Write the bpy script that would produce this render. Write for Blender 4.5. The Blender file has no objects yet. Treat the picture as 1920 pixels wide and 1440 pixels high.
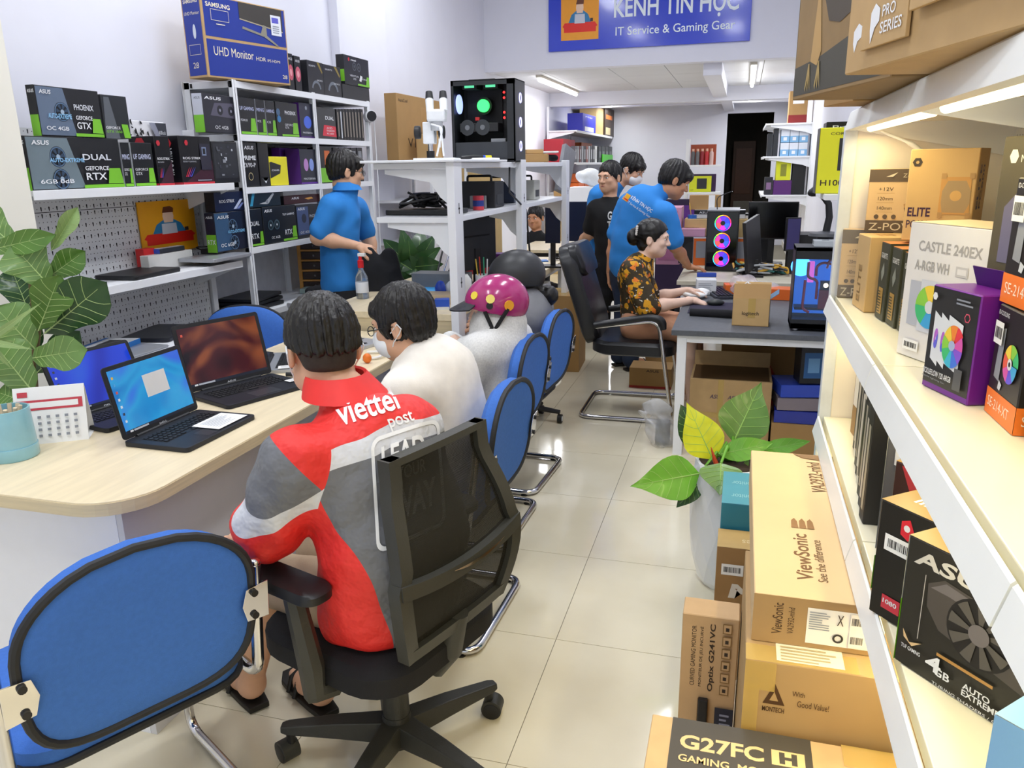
import bpy, bmesh, math, random
import numpy as np
from mathutils import Vector, Matrix
random.seed(7); np.random.seed(7)
PI = math.pi
SC = bpy.context.scene
COL = SC.collection

# ---------------------------------------------------------------- camera
FPX, YAW, PITCH, ROLL, CAMH = 1466.3, -0.28276, -0.27186, -0.01635, 1.564
_f = Vector((math.sin(YAW)*math.cos(PITCH), math.cos(YAW)*math.cos(PITCH), math.sin(PITCH)))
_r0 = _f.cross(Vector((0, 0, 1))).normalized(); _u0 = _r0.cross(_f)
_r = math.cos(ROLL)*_r0 + math.sin(ROLL)*_u0
_u = -math.sin(ROLL)*_r0 + math.cos(ROLL)*_u0
cam = bpy.data.cameras.new('camera'); cam_o = bpy.data.objects.new('camera', cam); COL.objects.link(cam_o)
cam.sensor_width = 36; cam.lens = 36*FPX/1920; cam.clip_start = 0.05; cam.clip_end = 100
cam_o.matrix_world = Matrix(((_r.x, _u.x, -_f.x, 0), (_r.y, _u.y, -_f.y, 0), (_r.z, _u.z, -_f.z, CAMH), (0, 0, 0, 1)))
SC.camera = cam_o

# ---------------------------------------------------------------- light and exposure
SC.view_settings.view_transform = 'Standard'; SC.view_settings.look = 'None'
SC.view_settings.gamma = 1; SC.view_settings.use_curve_mapping = False
SC.view_settings.exposure = 0.05
SC.cycles.use_denoising = True
SC.cycles.max_bounces = 8; SC.cycles.diffuse_bounces = 4; SC.cycles.glossy_bounces = 4
SC.cycles.transmission_bounces = 6; SC.cycles.transparent_max_bounces = 12
SC.cycles.sample_clamp_indirect = 6; SC.cycles.caustics_reflective = False; SC.cycles.caustics_refractive = False
world = bpy.data.worlds.new('daylight'); SC.world = world; world.use_nodes = True
world.node_tree.nodes['Background'].inputs[0].default_value = (0.86, 0.93, 1.0, 1)
world.node_tree.nodes['Background'].inputs[1].default_value = 1.15
def area(name, loc, rot, sx, sy, power, col=(1, 1, 1)):
    l = bpy.data.lights.new(name, 'AREA'); l.shape = 'RECTANGLE'; l.size = sx; l.size_y = sy; l.energy = power; l.color = col
    o = bpy.data.objects.new(name, l); COL.objects.link(o); o.location = loc; o.rotation_euler = rot
    return o
TUBES_ADDED = [(-2.0, 0.6), (-0.3, 0.6), (-2.0, 3.4), (-0.3, 3.4), (-2.0, 6.4), (-0.3, 6.4)]   # unseen tubes added on the high ceiling to light the front
CEIL_Z = 3.95
for x, y in TUBES_ADDED:
    area('tube_light', (x, y, CEIL_Z-0.12), (0, 0, 0), 0.30, 1.2, 27, (0.93, 0.96, 1.0))
TUBES_BACK = [(-2.45, 10.9), (0.06, 10.9), (-2.3, 14.6), (0.06, 14.6)]                          # tubes under the mezzanine
for x, y in TUBES_BACK:
    area('tube_light', (x, y, 2.56), (0, 0, 0), 0.12, 2.2, 26, (0.95, 0.97, 1.0))

# ---------------------------------------------------------------- helpers
def ray(px, py):
    return _f + _r*((px-960)/FPX) - _u*((py-720)/FPX)
def U(px, py, ax, v):
    d = ray(px, py); i = 'XYZ'.index(ax); c = (0, 0, CAMH)[i]
    t = (v-c)/d[i]
    return Vector((d.x*t, d.y*t, CAMH+d.z*t))
_mats = {}
def srgb(c):
    if isinstance(c, str): c = tuple(int(c[i:i+2], 16)/255 for i in (0, 2, 4))
    return tuple((x/12.92 if x <= 0.04045 else ((x+0.055)/1.055)**2.4) for x in c)
def mat(name, col='808080', rough=0.5, metal=0.0, var=0.06, vs=18.0, bump=0.0, bs=120.0, emit=0.0, trans=0.0, alpha=1.0, coat=0.0, ecol=None, sheen=0.0, stretch=(1, 1, 1), ior=1.45):
    if name in _mats: return _mats[name]
    m = bpy.data.materials.new(name); m.use_nodes = True; _mats[name] = m
    nt = m.node_tree; b = nt.nodes['Principled BSDF']; c = srgb(col)
    tc = nt.nodes.new('ShaderNodeTexCoord'); mp = nt.nodes.new('ShaderNodeMapping'); mp.inputs['Scale'].default_value = stretch
    nt.links.new(tc.outputs['Object'], mp.inputs['Vector'])
    if var > 0:
        n = nt.nodes.new('ShaderNodeTexNoise'); n.inputs['Scale'].default_value = vs; n.inputs['Detail'].default_value = 3
        nt.links.new(mp.outputs[0], n.inputs['Vector'])
        r = nt.nodes.new('ShaderNodeValToRGB'); e = r.color_ramp.elements
        e[0].position = 0.3; e[1].position = 0.7
        e[0].color = (*[max(0, x*(1-var)) for x in c], 1); e[1].color = (*[min(1, x*(1+var)) for x in c], 1)
        nt.links.new(n.outputs['Fac'], r.inputs['Fac']); nt.links.new(r.outputs['Color'], b.inputs['Base Color'])
    else: b.inputs['Base Color'].default_value = (*c, 1)
    b.inputs['Roughness'].default_value = rough; b.inputs['Metallic'].default_value = metal; b.inputs['IOR'].default_value = ior
    if bump > 0:
        n2 = nt.nodes.new('ShaderNodeTexNoise'); n2.inputs['Scale'].default_value = bs; n2.inputs['Detail'].default_value = 2
        nt.links.new(mp.outputs[0], n2.inputs['Vector'])
        bp = nt.nodes.new('ShaderNodeBump'); bp.inputs['Strength'].default_value = bump; bp.inputs['Distance'].default_value = 0.004
        nt.links.new(n2.outputs['Fac'], bp.inputs['Height']); nt.links.new(bp.outputs[0], b.inputs['Normal'])
    if emit > 0:
        b.inputs['Emission Color'].default_value = (*srgb(ecol or col), 1); b.inputs['Emission Strength'].default_value = emit
    if trans > 0: b.inputs['Transmission Weight'].default_value = trans
    if alpha < 1: b.inputs['Alpha'].default_value = alpha
    if coat > 0: b.inputs['Coat Weight'].default_value = coat; b.inputs['Coat Roughness'].default_value = 0.08
    if sheen > 0: b.inputs['Sheen Weight'].default_value = sheen
    return m
def flat(col, rough=0.45, **k):                       # print colours, cached by colour
    return mat('print_%s_%d' % (col, rough*100), col, rough, var=k.pop('var', 0.02), **k)

class MB:                                             # collects shapes, links them as ONE mesh object
    def __init__(s): s.v = []; s.f = []; s.m = []; s.ms = []; s.cur = 0
    def use(s, m):
        if m not in s.ms: s.ms.append(m)
        s.cur = s.ms.index(m); return s
    def add(s, vs, fs):
        o = len(s.v); s.v += [tuple(v) for v in vs]; s.f += [tuple(i+o for i in f) for f in fs]; s.m += [s.cur]*len(fs); return s
    def box(s, a, b):
        x0, y0, z0 = (min(a[i], b[i]) for i in range(3)); x1, y1, z1 = (max(a[i], b[i]) for i in range(3))
        return s.add([(x0,y0,z0),(x1,y0,z0),(x1,y1,z0),(x0,y1,z0),(x0,y0,z1),(x1,y0,z1),(x1,y1,z1),(x0,y1,z1)],
                     [(0,3,2,1),(4,5,6,7),(0,1,5,4),(1,2,6,5),(2,3,7,6),(3,0,4,7)])
    def obox(s, c, x, y, z):                          # centre and three half-axis vectors
        c, x, y, z = Vector(c), Vector(x), Vector(y), Vector(z)
        p = [c+i*x+j*y+k*z for k in (-1, 1) for (i, j) in ((-1,-1),(1,-1),(1,1),(-1,1))]
        return s.add(p, [(0,3,2,1),(4,5,6,7),(0,1,5,4),(1,2,6,5),(2,3,7,6),(3,0,4,7)])
    def ring(s, c, a, b, r, n, ph=0): return [Vector(c)+Vector(a)*(r*math.cos(2*PI*i/n+ph))+Vector(b)*(r*math.sin(2*PI*i/n+ph)) for i in range(n)]
    def cyl(s, p0, p1, r0, r1=None, n=16, cap=True):
        r1 = r0 if r1 is None else r1
        p0, p1 = Vector(p0), Vector(p1); d = (p1-p0).normalized(); a = d.orthogonal().normalized(); b = d.cross(a)
        vs = s.ring(p0, a, b, r0, n)+s.ring(p1, a, b, r1, n)
        fs = [(i, (i+1) % n, n+(i+1) % n, n+i) for i in range(n)]
        if cap: fs += [tuple(range(n-1, -1, -1)), tuple(range(n, 2*n))]
        return s.add(vs, fs)
    def tube(s, pts, r, n=8, closed=False):
        pts = [Vector(p) for p in pts]; m = len(pts); vs = []; a = None
        for i, p in enumerate(pts):
            d = (pts[(i+1) % m]-pts[i-1]) if (closed or 0 < i < m-1) else (pts[1]-pts[0] if i == 0 else pts[-1]-pts[-2])
            d.normalize()
            if a is None: a = d.orthogonal().normalized()
            a = (a-d*a.dot(d)).normalized(); b = d.cross(a)
            vs += s.ring(p, a, b, r[i] if isinstance(r, (list, tuple)) else r, n)
        fs = [(k*n+i, k*n+(i+1) % n, ((k+1) % m)*n+(i+1) % n, ((k+1) % m)*n+i) for k in range(m if closed else m-1) for i in range(n)]
        if not closed: fs += [tuple(range(n-1, -1, -1)), tuple(range((m-1)*n, m*n))]
        return s.add(vs, fs)
    def lathe(s, prof, c=(0, 0, 0), n=24, sx=1, sy=1):
        c = Vector(c); vs = [c+Vector((r*sx*math.cos(2*PI*i/n), r*sy*math.sin(2*PI*i/n), z)) for r, z in prof for i in range(n)]
        m = len(prof); fs = [(k*n+i, k*n+(i+1) % n, (k+1)*n+(i+1) % n, (k+1)*n+i) for k in range(m-1) for i in range(n)]
        fs += [tuple(range(n-1, -1, -1)), tuple(range((m-1)*n, m*n))]
        return s.add(vs, fs)
    def prism(s, poly, o, x, y, d):                   # polygon in plane (o, x, y), extruded by vector d
        o, x, y, d = Vector(o), Vector(x), Vector(y), Vector(d); n = len(poly)
        p = [o+x*a+y*b for a, b in poly]; vs = p+[q+d for q in p]
        fs = [(i, (i+1) % n, n+(i+1) % n, n+i) for i in range(n)]+[tuple(range(n-1, -1, -1)), tuple(range(n, 2*n))]
        return s.add(vs, fs)
    def ball(s, c, r, n=16, m=10, rot=None):
        r = (r, r, r) if not isinstance(r, (tuple, list)) else r; c = Vector(c); vs = []
        for j in range(m+1):
            t = PI*j/m
            for i in range(n):
                q = Vector((r[0]*math.sin(t)*math.cos(2*PI*i/n), r[1]*math.sin(t)*math.sin(2*PI*i/n), r[2]*math.cos(t)))
                vs.append(c+(rot @ q if rot else q))
        fs = [(j*n+i, (j+1)*n+i, (j+1)*n+(i+1) % n, j*n+(i+1) % n) for j in range(m) for i in range(n)]
        return s.add(vs, fs)
    def mesh(s, name, m=None, smooth=False, bevel=0, seg=2, fixn=True):
        me = bpy.data.meshes.new(name); me.from_pydata(s.v, [], s.f)
        for mm in (s.ms or [m]): me.materials.append(mm)
        if s.ms: me.polygons.foreach_set('material_index', s.m)
        if fixn or bevel:
            bm = bmesh.new(); bm.from_mesh(me)
            bmesh.ops.remove_doubles(bm, verts=bm.verts, dist=1e-6)
            if fixn: bmesh.ops.recalc_face_normals(bm, faces=bm.faces)
            if bevel:
                es = [e for e in bm.edges if len(e.link_faces) == 2 and e.calc_face_angle(0) > 0.6]
                bmesh.ops.bevel(bm, geom=es, offset=bevel, segments=seg, affect='EDGES', profile=0.6, clamp_overlap=True)
            bm.to_mesh(me); bm.free()
        if smooth:
            me.polygons.foreach_set('use_smooth', [True]*len(me.polygons))
            try: me.set_sharp_from_angle(angle=0.7)
            except Exception: pass
        me.update(); return me
    def build(s, name, m=None, parent=None, smooth=False, bevel=0, seg=2, world=False, fixn=True):
        o = bpy.data.objects.new(name, s.mesh(name, m, smooth, bevel, seg, fixn)); COL.objects.link(o)
        if parent is not None: adopt(o, parent, world)
        return o
_mw = {}
def mw(o):                                            # world matrix without a depsgraph update
    m = o.matrix_basis.copy()
    if o.parent: m = mw(o.parent) @ o.matrix_parent_inverse @ m
    return m
def adopt(o, parent, world=False):
    o.parent = parent
    if world: o.matrix_parent_inverse = mw(parent).inverted()
def tag(o, label=None, cat=None, group=None, kind=None):
    if label: o['label'] = label
    if cat: o['category'] = cat
    if group: o['group'] = group
    if kind: o['kind'] = kind
    return o
def thing(name, label, cat, loc=(0, 0, 0), rotz=0, group=None, rot=None):
    o = bpy.data.objects.new(name, None); COL.objects.link(o); o.empty_display_size = 0.1
    o.location = loc; o.rotation_euler = rot or (0, 0, rotz)
    return tag(o, label, cat, group)
def struct(o): o['kind'] = 'structure'; return o
def copy_tree(o, parent=None):
    c = o.copy(); COL.objects.link(c); c.parent = parent
    for ch in list(o.children): copy_tree(ch, c)
    return c

# ---- lettering: real outlines from the built-in font, fitted to a rectangle
def text_mesh(s, bold=0.0):
    cu = bpy.data.curves.new('t', 'FONT'); cu.body = s; cu.size = 1; cu.resolution_u = 3; cu.offset = bold; cu.space_line = 0.85
    o = bpy.data.objects.new('t', cu); me = bpy.data.meshes.new_from_object(o)
    bpy.data.objects.remove(o); bpy.data.curves.remove(cu)
    return me
_tc = {}
def text_obj(s, m, parent, o, x, y, w, h=None, bold=0.0, shear=0.0, name='lettering', lift=0.0006, world=False):
    """letters in the rectangle with lower-left corner o, along unit vectors x and y, w wide and h tall"""
    key = (s, bold)
    if key not in _tc:
        me = text_mesh(s, bold); n = len(me.vertices); a = np.zeros(n*3); me.vertices.foreach_get('co', a); a = a.reshape(-1, 3)
        _tc[key] = (a, [tuple(p.vertices) for p in me.polygons]); bpy.data.meshes.remove(me)
    a, fs = _tc[key]
    if len(a) == 0: return None
    lo, hi = a.min(0), a.max(0); kx = w/(hi[0]-lo[0]); ky = kx if h is None else h/(hi[1]-lo[1])
    X, Y = Vector(x).normalized(), Vector(y).normalized(); N = X.cross(Y); o = Vector(o)+N*lift
    vs = [tuple(o+X*((p[0]-lo[0])*kx+shear*(p[1]-lo[1])*ky)+Y*((p[1]-lo[1])*ky)) for p in a]
    me = bpy.data.meshes.new(name); me.from_pydata(vs, [], fs); me.materials.append(m); me.update()
    ob = bpy.data.objects.new(name, me); COL.objects.link(ob); adopt(ob, parent, world)
    return ob
class Face:                                           # one flat side of a thing; u, v run 0..1 from its lower left
    def __init__(s, parent, o, x, y, w, h): s.p, s.o, s.x, s.y, s.w, s.h = parent, Vector(o), Vector(x), Vector(y), w, h; s.n = s.x.cross(s.y); s.k = 0
    def at(s, u, v, d=0.0): return s.o+s.x*(u*s.w)+s.y*(v*s.h)+s.n*d
    def lift(s): s.k += 1; return 0.0003+0.00025*s.k
    def panel(s, u0, v0, u1, v1, m, name='print'):
        l = s.lift(); b = MB().add([s.at(u0, v0, l), s.at(u1, v0, l), s.at(u1, v1, l), s.at(u0, v1, l)], [(0, 1, 2, 3)])
        return b.build(name, m, s.p, fixn=False)
    def poly(s, pts, m, name='print'):
        l = s.lift(); return MB().add([s.at(u, v, l) for u, v in pts], [tuple(range(len(pts)))]).build(name, m, s.p, fixn=False)
    def disc(s, u, v, r, m, name='print', n=20, ry=None, r0=0.0, a0=0, a1=2*PI):    # r in metres; ring or sector when asked
        l = s.lift(); ry = ry or r; c = s.at(u, v, l); vs = []; fs = []; full = a1-a0 > 6.2
        if r0 <= 0 and full:
            vs = [c+s.x*(r*math.cos(2*PI*i/n))+s.y*(ry*math.sin(2*PI*i/n)) for i in range(n)]; fs = [tuple(range(n))]
        else:
            for i in range(n+1):
                a = a0+(a1-a0)*i/n; e = s.x*math.cos(a)*r+s.y*math.sin(a)*ry
                vs += [c+e*(r0/r), c+e]
            fs = [(2*i, 2*i+1, 2*i+3, 2*i+2) for i in range(n)]
        return MB().add(vs, fs).build(name, m, s.p, fixn=False)
    def text(s, u, v, w, t, m, h=None, bold=0.0, shear=0.0, rot=0):   # u, v lower-left; w, h fractions of the side; rot 90 reads upwards
        if rot == 90: return text_obj(t, m, s.p, s.at(u, v), s.y, -s.x, w*s.h, None if h is None else h*s.w, bold, shear, lift=s.lift())
        if rot == 180: return text_obj(t, m, s.p, s.at(u, v), -s.x, -s.y, w*s.w, None if h is None else h*s.h, bold, shear, lift=s.lift())
        return text_obj(t, m, s.p, s.at(u, v), s.x, s.y, w*s.w, None if h is None else h*s.h, bold, shear, lift=s.lift())
    def fan(s, u, v, r, cols, hub='303030', blades=9, ring=None):       # a printed fan: coloured sectors, blades and hub
        n = len(cols)
        for i, c in enumerate(cols): s.disc(u, v, r, flat(c), 'fan_print', 6, a0=2*PI*i/n, a1=2*PI*(i+1)/n, r0=r*0.28)
        if ring: s.disc(u, v, r*1.12, flat(ring), 'fan_print', 28, r0=r)
        s.disc(u, v, r*0.3, flat(hub), 'fan_print', 16)
    def lines(s, u0, v0, u1, v1, n, m, frac=0.45):                       # rows of small print
        for i in range(n):
            a = v0+(v1-v0)*i/n; s.panel(u0, a, u0+(u1-u0)*random.uniform(0.6, 1), a+(v1-v0)/n*frac, m)
    def barcode(s, u0, v0, u1, v1, bg='f2f2f0'):
        s.panel(u0, v0, u1, v1, flat(bg), 'label_sticker'); l = s.lift(); b = MB(); u = u0+(u1-u0)*0.1
        while u < u1-(u1-u0)*0.1:
            w = (u1-u0)*random.choice((0.012, 0.02, 0.035)); va, vb = v0+(v1-v0)*0.25, v0+(v1-v0)*0.75
            b.add([s.at(u, va, l), s.at(u+w, va, l), s.at(u+w, vb, l), s.at(u, vb, l)], [(0, 1, 2, 3)]); u += w+(u1-u0)*random.choice((0.012, 0.025))
        return b.build('barcode', flat('202020'), s.p, fixn=False)
class Box:
    """a carton: sizes (sx, sy, sz), base centre at loc; faces 'x+','x-','y+','y-','z+' give print surfaces"""
    def __init__(s, name, label, loc, size, m, rotz=0, cat='box', group=None, side=None, bevel=0.002, rot=None):
        s.sx, s.sy, s.sz = size; a, b, c = s.sx/2, s.sy/2, s.sz
        s.o = MB().box((-a, -b, 0), (a, b, c)).build(name, m, bevel=bevel, seg=1)
        s.o.location = loc; s.o.rotation_euler = rot or (0, 0, rotz); tag(s.o, label, cat, group); s.F = {}
        if side:
            for f, mm in side.items(): s.face(f).panel(0.004, 0.004, 0.996, 0.996, mm, 'print_side')
    def face(s, k):
        if k not in s.F:
            a, b, c = s.sx/2, s.sy/2, s.sz
            d = {'x+': ((a, -b, 0), (0, 1, 0), (0, 0, 1), s.sy, c), 'x-': ((-a, b, 0), (0, -1, 0), (0, 0, 1), s.sy, c),
                 'y-': ((-a, -b, 0), (1, 0, 0), (0, 0, 1), s.sx, c), 'y+': ((a, b, 0), (-1, 0, 0), (0, 0, 1), s.sx, c),
                 'z+': ((-a, -b, c), (1, 0, 0), (0, 1, 0), s.sx, s.sy)}[k]
            s.F[k] = Face(s.o, *d)
        return s.F[k]

# ================================================================ the setting
W = mat('wall_paint', 'e6e7f1', 0.75, var=0.015, vs=3, bump=0.05, bs=60)
W2 = mat('cream_paint', 'efece0', 0.75, var=0.015, vs=3)
WC = mat('ceiling_board', 'd9dade', 0.7, var=0.02, vs=2)
WHITE = mat('white_powder_coat', 'eceef2', 0.4, var=0.015, vs=6)
GROUT = mat('grout', '8a8474', 0.8)
XL, XR, YB, YF, YW = -3.0, 0.80, 9.4, -3.0, 16.2

fl = struct(MB().box((XL-0.1, YF, -0.08), (XR+0.1, 19, -0.004)).build('floor', GROUT))
def tile_mat():
    m = mat('polished_tile', 'e7dfca', 0.10, var=0.0, coat=0.3)
    nt = m.node_tree; b = nt.nodes['Principled BSDF']; b.inputs['Specular IOR Level'].default_value = 0.62
    tc = nt.nodes.new('ShaderNodeTexCoord'); oi = nt.nodes.new('ShaderNodeObjectInfo')
    ad = nt.nodes.new('ShaderNodeVectorMath'); ad.operation = 'ADD'; nt.links.new(tc.outputs['Object'], ad.inputs[0]); nt.links.new(oi.outputs['Location'], ad.inputs[1])
    n = nt.nodes.new('ShaderNodeTexNoise'); n.inputs['Scale'].default_value = 2.2; n.inputs['Detail'].default_value = 5; nt.links.new(ad.outputs[0], n.inputs['Vector'])
    r = nt.nodes.new('ShaderNodeValToRGB'); r.color_ramp.elements[0].position = 0.35; r.color_ramp.elements[1].position = 0.7
    r.color_ramp.elements[0].color = (*srgb('e3d9bd'), 1); r.color_ramp.elements[1].color = (*srgb('efe7cf'), 1)
    nt.links.new(n.outputs['Fac'], r.inputs['Fac']); nt.links.new(r.outputs['Color'], b.inputs['Base Color'])
    return m
_t = MB().box((-0.2988, -0.2988, -0.012), (0.2988, 0.2988, 0)).mesh('tile', tile_mat())
for i in range(-5, 2):
    for j in range(-3, 22):
        o = bpy.data.objects.new('tile', _t); COL.objects.link(o); o.location = (-0.523+0.6*i+0.3, 4.09+0.6*j-4.2+0.3, 0); o.parent = fl
# walls
struct(MB().box((XL-0.15, YF, 0), (XL, 19, 4.1)).build('wall_left', W))
struct(MB().box((XR, YF, 0), (XR+0.15, 19, 4.1)).build('wall_right', W))
pl = struct(MB().box((XL-0.02, 1.2, 0), (-2.6, 2.44, 4.1)).build('wall_pillar', W2, bevel=0.006))
struct(MB().box((XL-0.02, 5.66, 0), (XL+0.07, 6.5, 4.1)).build('wall_pilaster', W, bevel=0.004))
struct(MB().box((XL-0.15, YF, CEIL_Z), (XR+0.15, YB+0.2, CEIL_Z+0.12)).build('ceiling', W))
struct(MB().box((XL-0.15, YF-0.12, 3.0), (XR+0.15, YF, 4.1)).build('wall_front', W))
struct(MB().box((XL, YB, 2.63), (XR, YB+0.16, 4.0)).build('wall_mezzanine', W))
ce = struct(MB().box((XL, YB+0.16, 2.66), (XR, 19, 2.78)).build('ceiling_mezzanine', GROUT))
pm = {}
xs = [XL, -2.4, -1.6, -0.95, -0.5, 0.15, XR]; ys = [YB+0.16, 10.7, 11.7, 12.7, 14.4, 16.2]
for i in range(len(xs)-1):
    for j in range(len(ys)-1):
        w, h = xs[i+1]-xs[i]-0.008, ys[j+1]-ys[j]-0.008; k = (round(w, 3), round(h, 3))
        if k not in pm: pm[k] = MB().box((-w/2, -h/2, -0.012), (w/2, h/2, 0)).mesh('ceiling_panel', WC)
        o = bpy.data.objects.new('ceiling_panel', pm[k]); COL.objects.link(o); o.location = ((xs[i]+xs[i+1])/2, (ys[j]+ys[j+1])/2, 2.66); o.parent = ce
struct(MB().box((-0.5, YB+0.16, 2.50), (-0.30, 12.7, 2.652)).build('trim_1', W, bevel=0.004))
struct(MB().box((XL, 12.7, 2.45), (XR, 12.95, 2.652)).build('trim_2', W, bevel=0.004))
struct(MB().box((XL, 14.3, 2.52), (XR, 14.5, 2.652)).build('trim_3', W, bevel=0.004))
struct(MB().box((-0.42, 12.95, 2.50), (-0.24, 16.2, 2.652)).build('trim_4', W, bevel=0.004))
# back wall with a dark doorway
DL, DR, DT = -0.355, 0.49, 2.46
b = MB(); b.box((XL, YW, 0), (DL, YW+0.14, 2.7)); b.box((DR, YW, 0), (XR, YW+0.14, 2.7)); b.box((DL, YW, DT), (DR, YW+0.14, 2.7))
struct(b.build('wall_back', W))
DK = mat('corridor_dark', '4a463f', 0.8); BR = mat('door_wood', '4a2c17', 0.5, vs=4, stretch=(6, 6, 0.6))  # corridor walls all in one dark tone
b = MB(); b.box((DL-0.1, 18.9, 0), (DR+0.2, 19, 2.7)); b.box((DL-0.12, YW+0.14, 0), (DL-0.02, 19, 2.7)); b.box((DR+0.1, YW+0.14, 0), (DR+0.2, 19, 2.7)); b.box((DL-0.1, YW+0.14, 2.6), (DR+0.2, 19, 2.7))
struct(b.build('wall_corridor', DK))
d1 = struct(MB().box((-0.24, 18.2, 0), (0.22, 18.26, 2.0)).build('door_1', BR, bevel=0.006))
MB().box((-0.18, 18.185, 0.9), (0.16, 18.2, 1.85)).build('door_panel', mat('door_panel', '5a3010', 0.45), d1, bevel=0.004)
MB().box((-0.18, 18.185, 0.12), (0.16, 18.2, 0.75)).build('door_panel', mat('door_louvre', '8b8578', 0.6), d1, bevel=0.004)
MB().ball((-0.21, 18.16, 0.95), 0.03).build('door_handle', mat('chrome', 'd8d8dc', 0.12, 1.0, var=0), d1, smooth=True)
struct(MB().box((XL, 6.5, 0), (XL+0.012, YW, 0.10)).build('baseboard_left', W2))
struct(MB().box((XR-0.012, 2.7, 0), (XR, YW, 0.10)).build('baseboard_right', W2))

# ---- ceiling tubes (lamps behind the lights above; high ceiling ones are added)
TUBE = mat('glowing_tube', 'ffffff', 0.4, var=0, emit=9.0)
HOUS = mat('lamp_housing', 'd9d2c4', 0.5)
def tube_fixture(x, y0, y1, z, label, two=True, group='ceiling tube lights'):
    t = thing('ceiling_light', label, 'lamp', (x, (y0+y1)/2, z), 0, group)
    MB().box((x-0.035, y0-0.03, z-0.03), (x+0.035, y1+0.03, z)).build('housing', HOUS, t, bevel=0.004, world=True)
    n = 2 if two else 1
    for k in range(n):
        a = y0+(y1-y0)*k/n+0.02; b_ = y0+(y1-y0)*(k+1)/n-0.02
        MB().cyl((x, a, z-0.055), (x, b_, z-0.055), 0.022, n=12).build('tube', TUBE, t, smooth=True, world=True)
tube_fixture(-2.52, 10.1, 12.45, 2.648, 'long twin tube lamp under the mezzanine beside the left wall')
tube_fixture(0.04, 9.85, 12.2, 2.648, 'twin tube lamp under the mezzanine nearest the right shelves')
tube_fixture(-2.25, 13.7, 14.25, 2.648, 'short tube lamp above the boxes at the far left shelf', False)
tube_fixture(0.03, 13.2, 14.2, 2.648, 'small tube lamp in front of the dark doorway', False)
for k, (x, y) in enumerate(TUBES_ADDED):
    tube_fixture(x, y-0.6, y+0.6, CEIL_Z, 'added unseen tube lamp on the high ceiling, '+['left above the counter', 'right above the gondola', 'left above the rack', 'right above the aisle', 'left nearest the sign', 'right nearest the sign'][k], False, 'added high ceiling tube lamps')

# ---- shop sign on the mezzanine front
def mascot(F, u0, v0, u1, v1, red='e8281a', bg='f7a428'):
    w, h = u1-u0, v1-v0; g = lambda a, b: (u0+a*w, v0+b*h)
    F.panel(u0, v0, u1, v1, flat(bg), 'logo_ground')
    F.poly([g(.2, .38), g(.8, .38), g(.72, .55), g(.6, .63), g(.4, .63), g(.28, .55)], flat('2f7fb0'), 'logo_figure')
    F.poly([g(.42, .58), g(.58, .58), g(.6, .7), g(.58, .82), g(.42, .82), g(.4, .7)], flat('f3d0b4'), 'logo_figure')
    F.poly([g(.4, .77), g(.6, .77), g(.61, .85), g(.55, .89), g(.43, .88)], flat('6b3a22'), 'logo_figure')
    F.poly([g(.04, .30), g(.1, .38), g(.9, .38), g(.97, .30), g(.93, .27), g(.93, .17), g(.08, .17), g(.08, .27)], flat(red), 'logo_desk')
    F.poly([g(.36, .36), g(.64, .36), g(.63, .56), g(.37, .56)], flat('cfd3dc'), 'logo_laptop')
    F.poly([g(.78, .39), g(.85, .39), g(.85, .46), g(.78, .46)], flat('3a2a2a'), 'logo_cup')
sz0, sz1, sx0, sx1 = 2.812, 3.56, -2.222, -0.022
sg = MB().box((sx0, YB-0.03, sz0), (sx1, YB-0.001, sz1)).build('shop_sign', mat('sign_blue', '1f3fd0', 0.22, var=0.02, vs=2, coat=0.4), bevel=0.002)
tag(sg, 'blue shop sign with white lettering high on the wall above the back room', 'sign')
F = Face(sg, (sx0, YB-0.031, sz0), (1, 0, 0), (0, 0, 1), sx1-sx0, sz1-sz0)
def fuv(F, px, py):
    p = U(px, py, 'Y', YB-0.031); return (p.x-sx0)/(sx1-sx0), (p.z-sz0)/(sz1-sz0)
a = fuv(F, 1052, 77); c = fuv(F, 1122, 74)
mascot(F, a[0], a[1], c[0], a[1]+(c[0]-a[0])*F.w/F.h*1.12)
WT = mat('sign_white', 'eef8ff', 0.4, var=0)
a = fuv(F, 1151, 36); c = fuv(F, 1385, 22)
F.text(a[0], a[1]-0.055, c[0]-a[0], 'KÊNH TIN HỌC', WT, h=0.40, bold=0.018)
a = fuv(F, 1154, 66); c = fuv(F, 1378, 56)
F.text(a[0], a[1]-0.045, c[0]-a[0], 'IT Service & Gaming Gear', WT, h=0.155, bold=0.006)

# ================================================================ big furniture
WOODT = mat('pale_wood_laminate', 'e6d6b4', 0.38, var=0.07, vs=5, stretch=(9, 0.8, 9))
WOODE = mat('pale_wood_edge', 'd8c7a2', 0.5, var=0.08, vs=5, stretch=(1.2, 1.2, 26))
PANW = mat('counter_white', 'eef0f8', 0.35, var=0.01)
CH = mat('chrome', 'd8d8dc', 0.12, 1.0, var=0)
BLACKP = mat('black_plastic', '1c1c1e', 0.45, var=0.05)
DARK = mat('dark_gap', '101012', 0.8)
GREYD = mat('grey_felt', '50545c', 0.85, bump=0.2, bs=300)

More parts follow.
